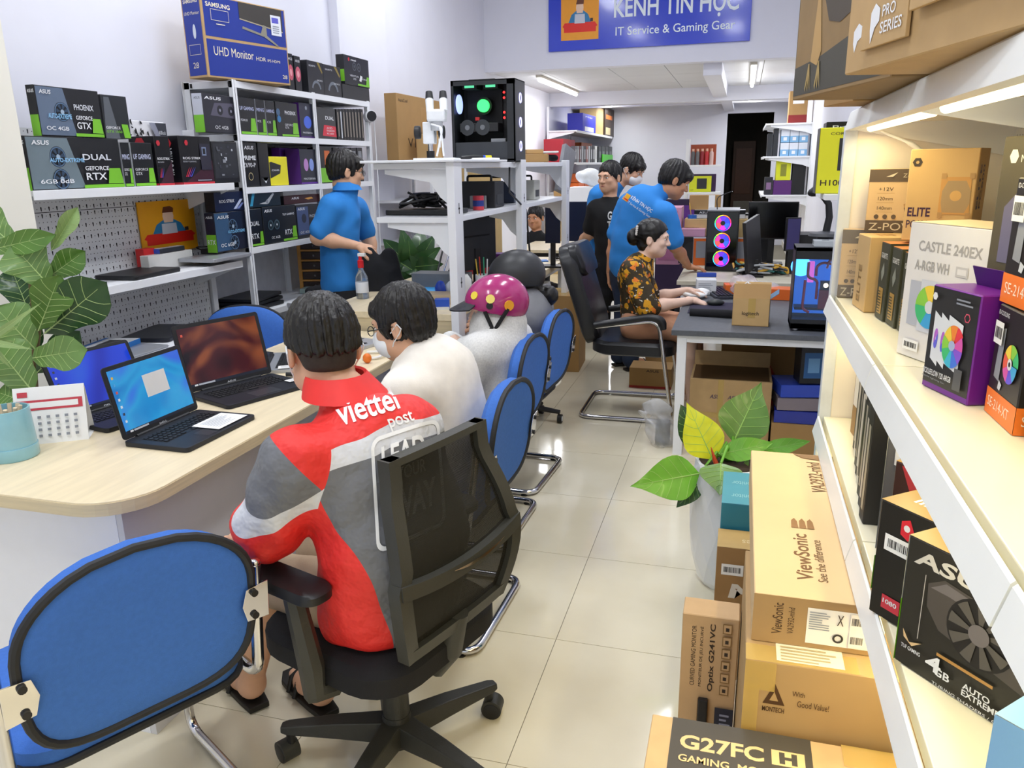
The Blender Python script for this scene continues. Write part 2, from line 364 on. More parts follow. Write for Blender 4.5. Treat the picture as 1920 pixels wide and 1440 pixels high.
# ---- reception counter
ZC = 0.75
ct = thing('reception_counter', 'pale wood topped reception counter with white panels', 'counter', (-1.8, 2.5, 0))
def rounded(x0, y0, x1, y1, r, n=8):                     # round corner at (x1, y0)
    return [(x0, y0)]+[(x1-r+r*math.cos(t), y0+r+r*math.sin(t)) for t in [(-PI/2)+PI/2*i/n for i in range(n+1)]]+[(x1, y1), (x0, y1)]
po = rounded(-2.12, 1.465, -1.45, 3.62, 0.16)
MB().prism(po, (0, 0, ZC-0.04), (1, 0, 0), (0, 1, 0), (0, 0, 0.04)).build('worktop', WOODT, ct, bevel=0.003, world=True)
MB().prism(rounded(-2.121, 1.463, -1.4485, 3.62, 0.16), (0, 0, ZC-0.0385), (1, 0, 0), (0, 1, 0), (0, 0, 0.034)).build('edge_band', WOODE, ct, world=True)
MB().box((-2.10, 1.54, 0.0), (-1.551, 1.56, ZC-0.04)).build('end_panel', PANW, ct, bevel=0.001, world=True)
MB().box((-1.55, 1.54, 0.0), (-1.53, 3.6, ZC-0.04)).build('front_panel', mat('counter_white_shaded', 'd4d4da', 0.4, var=0.01), ct, bevel=0.001, world=True)  # white front panel, its shade painted in as a greyer colour
MB().box((-2.10, 1.561, 0.0), (-2.08, 3.6, ZC-0.04)).build('back_panel', PANW, ct, bevel=0.001, world=True)

# ---- second, slightly higher desk at the end of the counter
d2 = thing('side_desk', 'pale wood desk raised a little above the end of the counter', 'desk', (-1.7, 4.3, 0))
Z2 = 0.85
MB().box((-2.12, 3.64, Z2-0.035), (-1.36, 5.1, Z2)).build('worktop', WOODT, d2, bevel=0.003, world=True)
for y in (3.645, 5.05): MB().box((-2.1, y, 0), (-1.37, y+0.03, Z2-0.035)).build('side_panel', WOODE, d2, bevel=0.002, world=True)
MB().box((-1.40, 3.675, 0.3), (-1.385, 5.05, Z2-0.035)).build('front_panel', mat('counter_white_shaded', 'd4d4da'), d2, world=True)

# ---- slotted-post shelving over the side desk (posts along X = -1.3)
gs = thing('slotted_shelving', 'white slotted-post shelving with brackets carrying the glass sided computer', 'shelving', (-1.3, 4.8, 0))
GX = -1.30; GY = [3.56, 4.74, 6.02]
SLOT = mat('slot_black', '161616', 0.7)
for y in GY:
    h = 1.60
    b = MB(); b.box((GX-0.02, y-0.055, 0), (GX+0.02, y+0.055, h)); p = b.build('post', WHITE, gs, bevel=0.004, world=True)
    for k in range(2): MB().prism([(-.004, -.025), (.004, -.025), (.004, -.004), (.01, -.004), (.01, .004), (.004, .004), (.004, .025), (-.004, .025), (-.004, .004), (-.01, .004), (-.01, -.004), (-.004, -.004)], (GX+0.0201, y, 1.375-0.35*k), (0, 1, 0), (0, 0, 1), (0.0005, 0, 0)).build('slot', SLOT, p, world=True)
def bracket(y, z, d=0.33, name='bracket'):
    pr = [(0, 0), (0, -0.17), (-0.05, -0.13), (-0.1, -0.06), (-d, -0.02), (-d, 0)]
    MB().prism(pr, (GX-0.02, y-0.004, z), (1, 0, 0), (0, 0, 1), (0, 0.008, 0)).build(name, WHITE, gs, bevel=0.001, world=True)
GZ = [1.585, 1.335]
for z in GZ:
    for y in GY: bracket(y, z-0.03)
    for y0, y1 in zip(GY[:-1], GY[1:]):
        b = MB(); b.box((GX-0.40, y0-0.02, z-0.028), (GX-0.01, y1+0.02, z)); b.build('shelf_board', WHITE, gs, bevel=0.003, world=True)
# the white board lying on the near end of the top
MB().box((-1.74, 3.48, 1.586), (-1.27, 4.35, 1.598)).build('top_board', WHITE, gs, bevel=0.003, world=True)

# ---- tall angle-iron rack on the left wall
RX0, RX1, RY, RZ = -2.98, -2.66, [3.9, 4.74, 5.52], [2.03, 1.755, 1.472, 1.14, 0.76, 0.36]
rk = thing('steel_rack', 'tall white angle-iron rack of graphics card boxes on the left wall', 'rack', (-2.82, 4.7, 0))
BOLT = mat('black_clip', '18181a', 0.5)
for y in RY:
    for x, sx in ((RX0, 1), (RX1, -1)):
        sy = 1 if y == RY[0] else -1
        b = MB(); b.box((x, y-0.018, 0), (x+sx*0.003, y+0.018, RZ[0]+0.005)); b.box((x-0.018*0, y-0.002, 0), (x+sx*0.036, y+0.002, RZ[0]+0.005))
        b.build('post', WHITE, rk, world=True)
for z in RZ:
    b = MB(); b.box((RX0+0.002, RY[0], z-0.035), (RX1-0.002, RY[2], z-0.028)); b.box((RX1-0.004, RY[0], z-0.035), (RX1+0.001, RY[2], z)); b.box((RX0, RY[0], z-0.035), (RX0+0.004, RY[2], z))
    b.box((RX0, RY[0]-0.002, z-0.035), (RX1, RY[0]+0.003, z)); b.box((RX0, RY[2]-0.002, z-0.035), (RX1, RY[2]+0.003, z)); b.box((RX0+0.004, RY[0]+0.003, z-0.012), (RX1-0.004, RY[2]-0.003, z-0.002))
    s = b.build('shelf_board', WHITE, rk, bevel=0.001, world=True)
    for x in (RX0+0.05, RX1-0.03): MB().box((x-0.006, RY[0]-0.006, z-0.03), (x+0.006, RY[0]-0.002, z-0.008)).build('corner_clip', BOLT, s, world=True)
MB().box((RX0-0.005, RY[0]+0.01, 0.05), (RX0-0.002, RY[2], 2.0)).build('back_sheet', mat('rack_back', 'd4d6dc', 0.6), rk, world=True)

# ---- perforated display panels with shelves between pillar and rack
pg = thing('pegboard_shelving', 'white perforated panel with three shelves beside the cream pillar', 'shelving', (-2.85, 3.15, 0))
PX = -2.90; PY0, PY1 = 2.45, 3.80
PEG = mat('pegboard_white', 'd9dbde', 0.5, var=0.01)
def peg_panel(z0, z1, y0=PY0, y1=PY1, x=PX, parent=pg, flip=1):
    b = MB(); cy, cz = 0.021, 0.027; ny = int((y1-y0)/cy+0.5); nz = max(1, round((z1-z0)/cz)); cy = (y1-y0)/ny; cz = (z1-z0)/nz
    # keyhole hole ring (8 points) and cell border (8 points)
    def cell(oy, oz, kind):
        B = [(-.5, -.5), (0, -.5), (.5, -.5), (.5, 0), (.5, .5), (0, .5), (-.5, .5), (-.5, 0)]
        h = [(-.002, -.009), (0, -.0095), (.002, -.009), (.0034, 0.002), (.004, .007), (0, .010), (-.004, .007), (-.0034, 0.002)] if kind else [(.0022*math.cos(a), .0022*math.sin(a)) for a in [(-135+45*i)*PI/180 for i in range(8)]]
        vs = [(x, oy+p*cy/1.0, oz+q*cz) for p, q in B]+[(x, oy+p, oz+q) for p, q in h]
        b.add(vs, [(i, (i+1) % 8, 8+(i+1) % 8, 8+i) for i in range(8)])
    for i in range(ny):
        for j in range(nz):
            k = j % 2 == 0 and (i+j//2) % 2 == 0
            cell(y0+cy*(i+.5), z0+cz*(j+.5), k)
    o = b.build('perforated_panel', PEG, parent, world=True, fixn=False)
    MB().box((x-0.001*flip, y0, z0-0.0015), (x-0.02*flip, y0+0.004, z1)).box((x-0.001*flip, y0, z1-0.004), (x-0.02*flip, y1, z1-0.001)).build('panel_fold', PEG, o, world=True)
    return o
for z0, z1 in ((0.42, 0.735), (0.738, 1.05), (1.053, 1.40), (1.403, 1.75)): peg_panel(z0, z1)
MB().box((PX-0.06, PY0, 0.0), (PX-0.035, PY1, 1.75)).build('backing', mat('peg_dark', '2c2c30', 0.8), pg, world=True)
for y in (PY0+0.0, PY1+0.035): MB().box((PX-0.06, y-0.02, 0), (PX+0.015, y+0.02, 1.78)).build('upright', WHITE, pg, bevel=0.003, world=True)
def lip_shelf(parent, x_back, x_front, y0, y1, z, lip=0.035):
    s = MB().box((x_back, y0, z-0.02), (x_front-0.007, y1, z)).build('shelf_board', WHITE, parent, bevel=0.002, world=True)
    MB().box((x_front-0.006, y0, z-lip), (x_front, y1, z+0.002)).build('front_lip', WHITE, s, bevel=0.002, world=True)
    for y in (y0+0.02, y1-0.02):
        sg_ = 1 if x_front > x_back else -1
        MB().prism([(0, 0), (0, -0.12), (0.08, -0.09), (abs(x_front-x_back)*0.9, -0.02), (abs(x_front-x_back)*0.9, 0)], (x_back, y-0.002, z-0.02), (sg_, 0, 0), (0, 0, 1), (0, 0.004, 0)).build('bracket', WHITE, s, world=True)
    return s
PZ = [1.50, 1.09, 0.775]
lip_shelf(pg, PX, -2.60, PY0, 3.72, PZ[0]); lip_shelf(pg, PX, -2.60, PY0, 3.72, PZ[1]); lip_shelf(pg, PX, -2.52, PY0, 3.22, PZ[2])
# yellow poster
q0, q1 = U(270, 480, 'X', PX+0.012), U(356, 373, 'X', PX+0.012)
ps = MB().box((PX+0.006, q0.y, q0.z), (PX+0.012, q1.y+0.02, q1.z)).build('poster', flat('f0a818'), bevel=0.0005)
tag(ps, 'orange poster of a cartoon man at a red desk on the perforated panel', 'poster')
F = Face(ps, (PX+0.0125, q0.y, q0.z), (0, 1, 0), (0, 0, 1), q1.y+0.02-q0.y, q1.z-q0.z)
mascot(F, 0.0, 0.0, 1.0, 1.0, bg='f0a818')

# ---- shop gondola along the right side, with warm tubes under its shelves
gd = thing('gondola_shelving', 'long white shop shelving with lit shelves along the right side', 'shelving', (0.5, 1.2, 0))
LX, BX = 0.255, 0.70; JY = [-0.95, -0.10, 0.765, 1.63, 2.5]; SZ = [1.695, 1.176, 0.796]
LIP = mat('shelf_lip', 'eef0ee', 0.3, var=0.01); SHELF = mat('shelf_top', 'efe9d0', 0.22, var=0.015, vs=4)  # white shelf tops yellowed: warm tube light put into the base colour
for z in SZ:
    d = 0.0 if z < 1.6 else 0.012
    for k, (y0, y1) in enumerate(zip(JY[:-1], JY[1:])):
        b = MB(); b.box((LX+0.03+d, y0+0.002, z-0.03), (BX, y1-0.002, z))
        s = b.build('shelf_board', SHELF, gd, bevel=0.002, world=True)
        pr = [(0, -0.052), (0.012, -0.004), (0.016, 0.0), (0.019, -0.004), (0.016, -0.046), (0.03, -0.046), (0.03, -0.052)]
        MB().prism(pr, (LX+d, y0+0.003, z+0.002), (1, 0, 0), (0, 0, 1), (0, y1-y0-0.006, 0)).build('price_rail', LIP, s, world=True)
        if 0.3 < z: MB().prism([(0, 0), (0, -0.10), (-0.06, -0.085), (-0.40, -0.02), (-0.40, 0)], (BX, y1-0.012, z-0.03), (1, 0, 0), (0, 0, 1), (0, 0.008, 0)).build('bracket', WHITE, s, world=True)
WARM = mat('warm_tube', 'fff3d0', 0.4, var=0, emit=3.2, ecol='ffe9b8')
for z in SZ[:3]:
    for k, (y0, y1) in enumerate(zip(JY[:-1], JY[1:])):
        t = MB().cyl((LX+0.075, y0+0.05, z-0.045), (LX+0.075, y1-0.05, z-0.045), 0.011, n=10).build('shelf_tube', WARM, gd, smooth=True, world=True)
        MB().box((LX+0.06, y0+0.04, z-0.037), (LX+0.09, y1-0.04, z-0.030)).build('tube_housing', WHITE, t, world=True)
        area('shelf_tube_light', (LX+0.075, (y0+y1)/2, z-0.062), (0, 0, 0), 0.03, y1-y0-0.1, 1.7, (1, 0.85, 0.44))
ENDW = mat('end_panel_white', 'f0e8de', 0.5, var=0.01)
MB().box((LX+0.03, 2.502, 0), (BX+0.02, 2.515, 1.66)).build('end_panel', ENDW, gd, world=True)
MB().box((LX+0.015, 2.497, 0), (LX+0.05, 2.535, 1.66)).build('post', mat('post_grey', 'd5dbe2', 0.4), gd, bevel=0.003, world=True)
for z0, z1 in ((0.2, 0.76), (0.8, 1.14), (1.18, 1.48), (1.482, 1.66)):
    peg_panel(z0, z1, -0.95, 2.5, BX-0.005, gd, -1)
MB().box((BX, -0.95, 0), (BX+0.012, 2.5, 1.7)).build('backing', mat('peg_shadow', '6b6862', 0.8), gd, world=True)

# ---- desks on the right (grey top, white legs) and the one behind
def desk(name, label, x0, y0, x1, y1, z, top, leg, lw=0.05, th=0.03, front=True):
    t = thing(name, label, 'desk', ((x0+x1)/2, (y0+y1)/2, 0))
    MB().box((x0, y0, z-th), (x1, y1, z)).build('worktop', top, t, bevel=0.003, world=True)
    for x in (x0+0.03, x1-0.03-lw):
        for y in (y0+0.02, y1-0.02-lw): MB().box((x, y, 0), (x+lw, y+lw, z-th)).build('leg', leg, t, bevel=0.002, world=True)
    for y in (y0+0.025, y1-0.06): MB().box((x0+0.03+lw, y, z-th-0.04), (x1-0.03-lw, y+0.03, z-th)).build('rail', leg, t, bevel=0.001, world=True)
    for x in (x0+0.035, x1-0.065): MB().box((x, y0+0.02+lw, z-th-0.04), (x+0.03, y1-0.02-lw, z-th)).build('rail', leg, t, bevel=0.001, world=True)
    return t
GTOP = mat('grey_laminate', '56595f', 0.55, var=0.10, vs=60)
dk = desk('computer_desk', 'dark grey topped desk with white legs where the woman works', -0.32, 4.16, 0.78, 5.72, 0.71, GTOP, WHITE)
dk2 = desk('computer_desk', 'cluttered pale topped desk behind the tower with three glowing fans', -0.42, 5.76, 0.78, 7.2, 0.745, mat('pale_top', 'cfc8b4', 0.5), WHITE)
# ---- long workbench and black-legged table beyond the helmets
wb = desk('workbench', 'long pale wood workbench behind the two helmets', -2.1, 5.15, -1.49, 7.08, 0.75, WOODT, WHITE, 0.06, 0.045)
bt = desk('black_legged_table', 'wooden table with black metal legs where the man in black leans', -2.2, 7.66, -1.45, 8.6, 0.75, WOODT, BLACKP, 0.04, 0.03)

# ================================================================ smooth bodies (signed-distance surfaces)
def V3(*a): return np.array(a if len(a) == 3 else a[0], float)
class Sdf:
    def __init__(s, k=0.025): s.p = []; s.k = k; s.disp = None
    def cap(s, a, b, ra, rb=None, tag=0, k=None, flat=None, op='u'):
        a, b = V3(tuple(a)), V3(tuple(b)); rb = ra if rb is None else rb; r = max(ra, rb)
        s.p.append(('c', (a, b, ra, rb, flat), tag, s.k if k is None else k, op, np.minimum(a, b)-r, np.maximum(a, b)+r)); return s
    def chain(s, pts, rs, tag=0, k=None, flat=None):
        for i in range(len(pts)-1): s.cap(pts[i], pts[i+1], rs[i], rs[i+1], tag, k, flat)
        return s
    def ell(s, c, r, R=None, tag=0, k=None, op='u'):
        c = V3(tuple(c)); r = V3(tuple(r)) if hasattr(r, '__len__') else V3(r, r, r); m = r.max()
        s.p.append(('e', (c, r, None if R is None else np.array(R)), tag, s.k if k is None else k, op, c-m, c+m)); return s
    def cut(s, c, n, k=0.01):                        # keep only the side behind the plane
        s.p.append(('h', (V3(tuple(c)), V3(tuple(n))/np.linalg.norm(n)), 0, k, 'i', None, None)); return s
    @staticmethod
    def _d(kind, g, P):
        if kind == 'c':
            a, b, ra, rb, fl = g; ab = b-a; L = ab@ab
            t = np.clip(((P-a)@ab)/L, 0, 1) if L > 1e-12 else np.zeros(len(P)); q = P-a-t[:, None]*ab
            if fl is not None:
                ax, f = fl; ax = V3(tuple(ax)); q = q+np.outer(q@ax, ax)*(f-1)
            return np.sqrt((q*q).sum(1))-(ra+(rb-ra)*t)
        if kind == 'e':
            c, r, R = g; q = P-c
            if R is not None: q = q@R
            k0 = np.sqrt(((q/r)**2).sum(1)); k1 = np.sqrt(((q/(r*r))**2).sum(1))+1e-9
            return k0*(k0-1)/k1
        c, n = g; return (P-c)@n
    def ev(s, P, tags=False):
        f = np.full(len(P), 0.5); best = np.full(len(P), 9.0); tg = np.zeros(len(P), int)
        for kind, g, t, k, op, lo, hi in s.p:
            if lo is not None:
                m = np.all((P > lo-0.06) & (P < hi+0.06), axis=1)
                if not m.any(): continue
                idx = np.nonzero(m)[0]; d = s._d(kind, g, P[idx]); fi = f[idx]
            else: idx = slice(None); d = s._d(kind, g, P); fi = f
            if op == 'u':
                h = np.maximum(k-np.abs(fi-d), 0)/k; f[idx] = np.minimum(fi, d)-h*h*k/4
                if tags:
                    bb = best[idx]; w = d < bb; bb[w] = d[w]; best[idx] = bb; tt = tg[idx]; tt[w] = t; tg[idx] = tt
            else:
                d = -d if op == 's' else d
                h = np.maximum(k-np.abs(fi-d), 0)/k; f[idx] = np.maximum(fi, d)+h*h*k/4
        if s.disp is not None: f = f+s.disp(P)
        return (f, tg) if tags else f
    def surf(s, res):
        lo = np.min([p[5] for p in s.p if p[4] == 'u'], 0)-3*res-0.01; hi = np.max([p[6] for p in s.p if p[4] == 'u'], 0)+3*res+0.01
        n = np.ceil((hi-lo)/res).astype(int)+1
        ax = [lo[i]+res*np.arange(n[i]) for i in range(3)]
        f = np.empty(n); G = np.stack(np.meshgrid(ax[1], ax[2], indexing='ij'), -1).reshape(-1, 2)
        st = max(1, int(150000/len(G)))
        for i in range(0, n[0], st):
            xs = ax[0][i:i+st]; P = np.empty((len(xs)*len(G), 3)); P[:, 0] = np.repeat(xs, len(G)); P[:, 1:] = np.tile(G, (len(xs), 1))
            f[i:i+st] = s.ev(P).reshape(len(xs), n[1], n[2])
        ins = f < 0; m = n-1; acc = np.zeros((*m, 3)); cnt = np.zeros(m); quads = []
        idg = np.full(m, -1)
        E = []
        for d in range(3):
            sl0 = [slice(None)]*3; sl1 = [slice(None)]*3; sl0[d] = slice(0, -1); sl1[d] = slice(1, None)
            a, b = f[tuple(sl0)], f[tuple(sl1)]; ii = np.argwhere((a < 0) != (b < 0))
            if len(ii) == 0: continue
            va = a[tuple(ii.T)]; vb = b[tuple(ii.T)]; t = va/(va-vb); p = ii.astype(float); p[:, d] += t
            e1, e2 = (d+1) % 3, (d+2) % 3; cells = []
            for o1, o2 in ((0, 0), (-1, 0), (-1, -1), (0, -1)):
                c = ii.copy(); c[:, e1] += o1; c[:, e2] += o2; c = np.clip(c, 0, m-1); cells.append(c)
                np.add.at(acc, tuple(c.T), p); np.add.at(cnt, tuple(c.T), 1)
            E.append((cells, va < 0))
        vi = np.argwhere(cnt > 0); idg[tuple(vi.T)] = np.arange(len(vi))
        vs = acc[tuple(vi.T)]/cnt[tuple(vi.T)][:, None]*res+lo
        for cells, inside in E:
            q = np.stack([idg[tuple(c.T)] for c in cells], 1); q[~inside] = q[~inside][:, ::-1]; quads.append(q)
        return vs, np.concatenate(quads)
    def build(s, name, mats, parent=None, res=0.008, attrs=None, extra=None, world=True, origin=None):
        vs, q = s.surf(res); tg = s.ev(vs, True)[1] if len(mats) > 1 else None
        if extra is not None:
            for v2, q2 in extra:
                q = np.concatenate([q, q2+len(vs)]); vs = np.concatenate([vs, v2])
        og = V3(0, 0, 0) if origin is None else V3(tuple(origin))
        me = bpy.data.meshes.new(name); me.from_pydata((vs-og).tolist(), [], q.tolist())
        for m in mats: me.materials.append(m)
        if tg is not None:
            if len(tg) < len(vs): tg = np.concatenate([tg, np.zeros(len(vs)-len(tg), int)])
            me.polygons.foreach_set('material_index', tg[q[:, 0]].astype(np.int32))
        me.polygons.foreach_set('use_smooth', [True]*len(q))
        for k, fn in (attrs or {}).items():
            at = me.attributes.new(k, 'FLOAT', 'POINT'); at.data.foreach_set('value', fn(vs).astype(np.float32))
        me.update(); o = bpy.data.objects.new(name, me); COL.objects.link(o); o.location = og
        if parent is not None: adopt(o, parent, world)
        return o
    def hit(s, p, d, n=60, mx=0.75):                  # march rays p + t d onto the surface
        p = np.array(p, float); d = V3(tuple(d)); d /= np.linalg.norm(d); t = np.zeros(len(p))
        for _ in range(n):
            f = s.ev(p+t[:, None]*d); t = np.minimum(t+np.clip(f, -0.02, 0.03)*0.8, mx)
        return p+t[:, None]*d
def wrap_text(sdf, t, m, parent, centre, x, y, d, w, bold=0.0, name='lettering', lift=0.003, step=0.012, shape=None, h=None, slant=0.0):
    """lettering (or a flat outline) laid onto a curved surface: starts on the plane at centre and drops along d"""
    if shape is None:
        me = text_mesh(t, bold)
        bm = bmesh.new(); bm.from_mesh(me); bpy.data.meshes.remove(me)
    else:
        bm = bmesh.new(); 
        for poly in shape:
            bm.faces.new([bm.verts.new((a, b, 0)) for a, b in poly])
    co = np.array([v.co[:] for v in bm.verts]); lo, hi = co.min(0), co.max(0); k = w/(hi[0]-lo[0]); ky = k if h is None else h/(hi[1]-lo[1])
    bmesh.ops.triangulate(bm, faces=bm.faces)
    for v in bm.verts: v.co = (((v.co.x-(lo[0]+hi[0])/2)*k), (v.co.y-(lo[1]+hi[1])/2)*ky, 0)
    for _ in range(4):
        es = [e for e in bm.edges if e.calc_length() > step]
        if not es: break
        bmesh.ops.subdivide_edges(bm, edges=es, cuts=1); bmesh.ops.triangulate(bm, faces=[f for f in bm.faces if len(f.verts) > 3])
    x, y = V3(tuple(x)), V3(tuple(y)); x /= np.linalg.norm(x); y = y-x*(x@y); y /= np.linalg.norm(y); c = V3(tuple(centre)); dd = V3(tuple(d)); dd = dd/np.linalg.norm(dd)
    P = np.array([c+x*(v.co.x+slant*v.co.y)+y*v.co.y for v in bm.verts]); Q = sdf.hit(P, dd)-dd*lift
    for v, q in zip(bm.verts, Q): v.co = q
    me = bpy.data.meshes.new(name); bm.to_mesh(me); bm.free(); me.materials.append(m)
    o = bpy.data.objects.new(name, me); COL.objects.link(o); adopt(o, parent, True); return o

def frame(fwd, up=(0, 0, 1)):
    f = V3(tuple(fwd)); f /= np.linalg.norm(f); u = V3(tuple(up)); r = np.cross(f, u); r /= np.linalg.norm(r); u = np.cross(r, f)
    return r, f, u
SKIN = mat('skin', 'd9a98a', 0.5, var=0.04, vs=30)
SKINP = mat('skin_pale', 'ecc7b2', 0.5, var=0.03, vs=30)
SKINT = mat('skin_tan', 'c9906c', 0.5, var=0.04, vs=30)
HAIR = mat('black_hair', '14110f', 0.38, var=0.25, vs=60, bump=0.25, bs=160)
EYEW = mat('eye_white', 'e8e6e2', 0.3, var=0); EYEB = mat('eye_dark', '120c0a', 0.15, var=0); LIP_ = mat('lips', 'b8706a', 0.45, var=0.03)
MASKW = mat('mask_white', 'eef1f4', 0.7, bump=0.1, bs=200)
def head_prims(S, c, R, s=1.0, tag=0, ears=True, jaw=1.0):
    r, f, u = R; RM = np.stack([r, f, u], 1); L = lambda x, y, z: c+s*(r*x+f*y+u*z); k = 0.02
    S.ell(L(0, -0.012, 0.032), V3(.074, .094, .084)*s, RM, tag, k)
    S.ell(L(0, 0.028, -0.028), V3(.063, .066, .084)*s, RM, tag, 0.03)
    S.ell(L(0, 0.058, -0.083), V3(.034*jaw, .032, .030)*s, RM, tag, 0.035)
    for sg_ in (-1, 1):
        S.ell(L(sg_*.048, 0.022, -0.062), V3(.022, .034, .030)*s*jaw, RM, tag, 0.03)
        S.ell(L(sg_*.037, 0.066, -0.022), V3(.022, .020, .018)*s, RM, tag, 0.02)
    S.cap(L(-.034, .084, .024), L(.034, .084, .024), .012*s, .012*s, tag, 0.02)
    S.cap(L(0, .090, .014), L(0, .108, -.026), .007*s, .0125*s, tag, 0.012)
    for sg_ in (-1, 1): S.ell(L(sg_*.014, .099, -.030), .008*s, None, tag, 0.008)
    for sg_ in (-1, 1): S.ell(L(sg_*.031, .103, .004), V3(.017, .013, .010)*s, RM, tag, 0.012, 's')
    S.cap(L(-.017, .088, -.053), L(.017, .088, -.053), .007*s, .007*s, tag, 0.01)
    S.cap(L(-.014, .086, -.064), L(.014, .086, -.064), .0075*s, .0075*s, tag, 0.01)
    if ears:
        for sg_ in (-1, 1): S.ell(L(sg_*.079, -.008, -.008), V3(.010, .019, .031)*s, RM, tag, 0.008); S.ell(L(sg_*.088, .001, -.006), V3(.006, .010, .018)*s, RM, tag, 0.006, 's')
def face_parts(c, R, parent, s=1.0, mask=False):
    r, f, u = R; M3 = Matrix((r, f, u)).transposed(); L = lambda x, y, z: Vector(c+s*(r*x+f*y+u*z))
    for sg_ in (-1, 1):
        e = MB().ball(L(sg_*.031, .0835, .004), (.0125*s, .009*s, .0065*s), 12, 8, M3).build('eye', EYEW, parent, smooth=True, world=True)
        MB().ball(L(sg_*.031, .0895, .004), (.0052*s, .004*s, .0056*s), 10, 6, M3).build('iris', EYEB, e, smooth=True, world=True)
        MB().tube([L(sg_*.016, .098, .021), L(sg_*.031, .0965, .026), L(sg_*.047, .086, .022)], [.0025*s, .0035*s, .002*s], 6).build('eyebrow', HAIR, parent, smooth=True, world=True)
    if not mask: MB().tube([L(-.021, .088, -.058), L(-.008, .0965, -.057), L(0, .0965, -.0585), L(.008, .0965, -.057), L(.021, .088, -.058)], [.002*s, .0045*s, .005*s, .0045*s, .002*s], 6).build('mouth', LIP_, parent, smooth=True, world=True)
def hair_short(c, R, parent, s=1.0, top=1.0, front=0.055, res=0.0045, nape=-0.055, seed=0, fringe=0.0, side=0.0, fade=False):
    r, f, u = R; RM = np.stack([r, f, u], 1); L = lambda x, y, z: c+s*(r*x+f*y+u*z); S = Sdf(0.02)
    S.ell(L(0, -.014, .040), V3(.083, .103, .090*top)*s, RM)
    S.ell(L(0, -.055, -.01), V3(.068+side, .05, .065)*s, RM)
    for sg_ in (-1, 1): S.ell(L(sg_*.066, -.004+side, .006), V3(.014+side*.4, .046, .05)*s, RM)
    if fringe: S.ell(L(0.01, .072, .058), V3(.062, .034, .036)*s, RM)
    S.ell(L(0, .105, -.032), V3(.078, .075, .088-fringe)*s, RM, op='s', k=0.012)
    S.cut(L(0, -.08, nape), -(u*0.95+f*-0.30), 0.012)
    for sg_ in (-1, 1): S.ell(L(sg_*.085, -.004, -.016), V3(.022, .022, .034)*s, RM, op='s', k=0.006)
    cr = L(0.008, -.045, .12)
    def disp(P):
        q = P-cr; x, y, z = q@r, q@f, q@u; a = np.arctan2(y, x); rad = np.sqrt(x*x+y*y)
        return 0.0026*np.sin(a*17+rad*60+seed)*np.minimum(1, rad*20)+0.0018*np.sin(a*41-rad*90+seed*2)+0.0016*np.sin(x*210+seed)*np.sin(y*190)*np.sin(z*170)
    S.disp = disp
    if fade:
        T = Sdf(0.02); T.ell(L(0, -.014, .034), V3(.0775, .0975, .086)*s, RM); T.ell(L(0, -.05, -.02), V3(.064, .046, .06)*s, RM); T.ell(L(0, .105, -.03), V3(.085, .085, .10)*s, RM, op='s', k=.012); T.cut(L(0, -.08, -.062), -(u*.95-f*.3), .012)
        for sg_ in (-1, 1): T.ell(L(sg_*.085, -.004, -.016), V3(.022, .022, .034)*s, RM, op='s', k=.006)
        T.build('faded_hair', [mat('hair_stubble', '2e2621', .7, var=.2, vs=90)], parent, .005)
    return S.build('hair', [HAIR], parent, res)
def hand_extra(wrist, d, n, side=1, curl=0.5, s=1.0, res=0.0032, spread=0.12, grip=None):
    """palm and five unequal bent fingers; d along the hand, n out of the back of the hand; side +1 thumb towards cross(d, n)"""
    d = V3(tuple(d)); d /= np.linalg.norm(d); n = V3(tuple(n)); n = n-d*(n@d); n /= np.linalg.norm(n); t = np.cross(d, n)*side
    w = V3(tuple(wrist)); S = Sdf(0.006)
    S.cap(w-d*.03, w+d*.01, .021*s, .022*s, k=.02, flat=(n, 1.25))
    for k_ in (-1.0, -0.33, .33, 1.0): S.cap(w+d*.01+t*k_*.012*s, w+d*(.078-.004*abs(k_-.3))*s+t*k_*.029*s, .0155*s, .0125*s, k=.02, flat=(n, 1.2))
    for i, (o, L) in enumerate(((1.0, .066), (.34, .076), (-.33, .070), (-1.0, .052))):
        p = w+d*(.080-.006*abs(o-.3))*s+t*o*.029*s; ang = 0.25*curl; rr = [.0094, .0088, .0080, .0068]; dd = d+t*o*spread
        dd /= np.linalg.norm(dd); cu = curl*(1.0+0.12*i)
        for j, fr in enumerate((.45, .31, .24)):
            ang += cu*(.35 if j == 0 else .75); e = p+(dd*math.cos(ang)-n*math.sin(ang))*L*fr*s
            S.cap(p, e, rr[j]*s, rr[j+1]*s, k=.005); p = e
    p = w+d*.022*s+t*.026*s; e1 = p+(d*.55+t*.75-n*.25)*.036*s; dn = d*.9+t*.30-n*(.25+.3*curl); dn /= np.linalg.norm(dn)
    S.cap(w+d*.02+t*.008, p, .017*s, .0155*s, k=.015); S.cap(p, e1, .0145*s, .0108*s, k=.01); e2 = e1+dn*.031*s; S.cap(e1, e2, .0108*s, .0095*s, k=.004); S.cap(e2, e2+(dn*.8-n*.35*curl)*.024*s, .0095*s, .0072*s, k=.004)
    return S.surf(res)
def unit(a): a = V3(tuple(a)); return a/np.linalg.norm(a)
def lerp(a, b, t): return V3(tuple(a))*(1-t)+V3(tuple(b))*t
def folds(amp, freq, dirs, seed=0):
    D = [V3(tuple(d))*freq for d in dirs]
    def fn(P):
        o = 0
        for i, d in enumerate(D): o = o+np.sin(P@d+1.7*np.sin(P@np.roll(d, 1)*0.5+seed+i)+seed*2.1+i*1.3)
        return amp*o/len(D)
    return fn
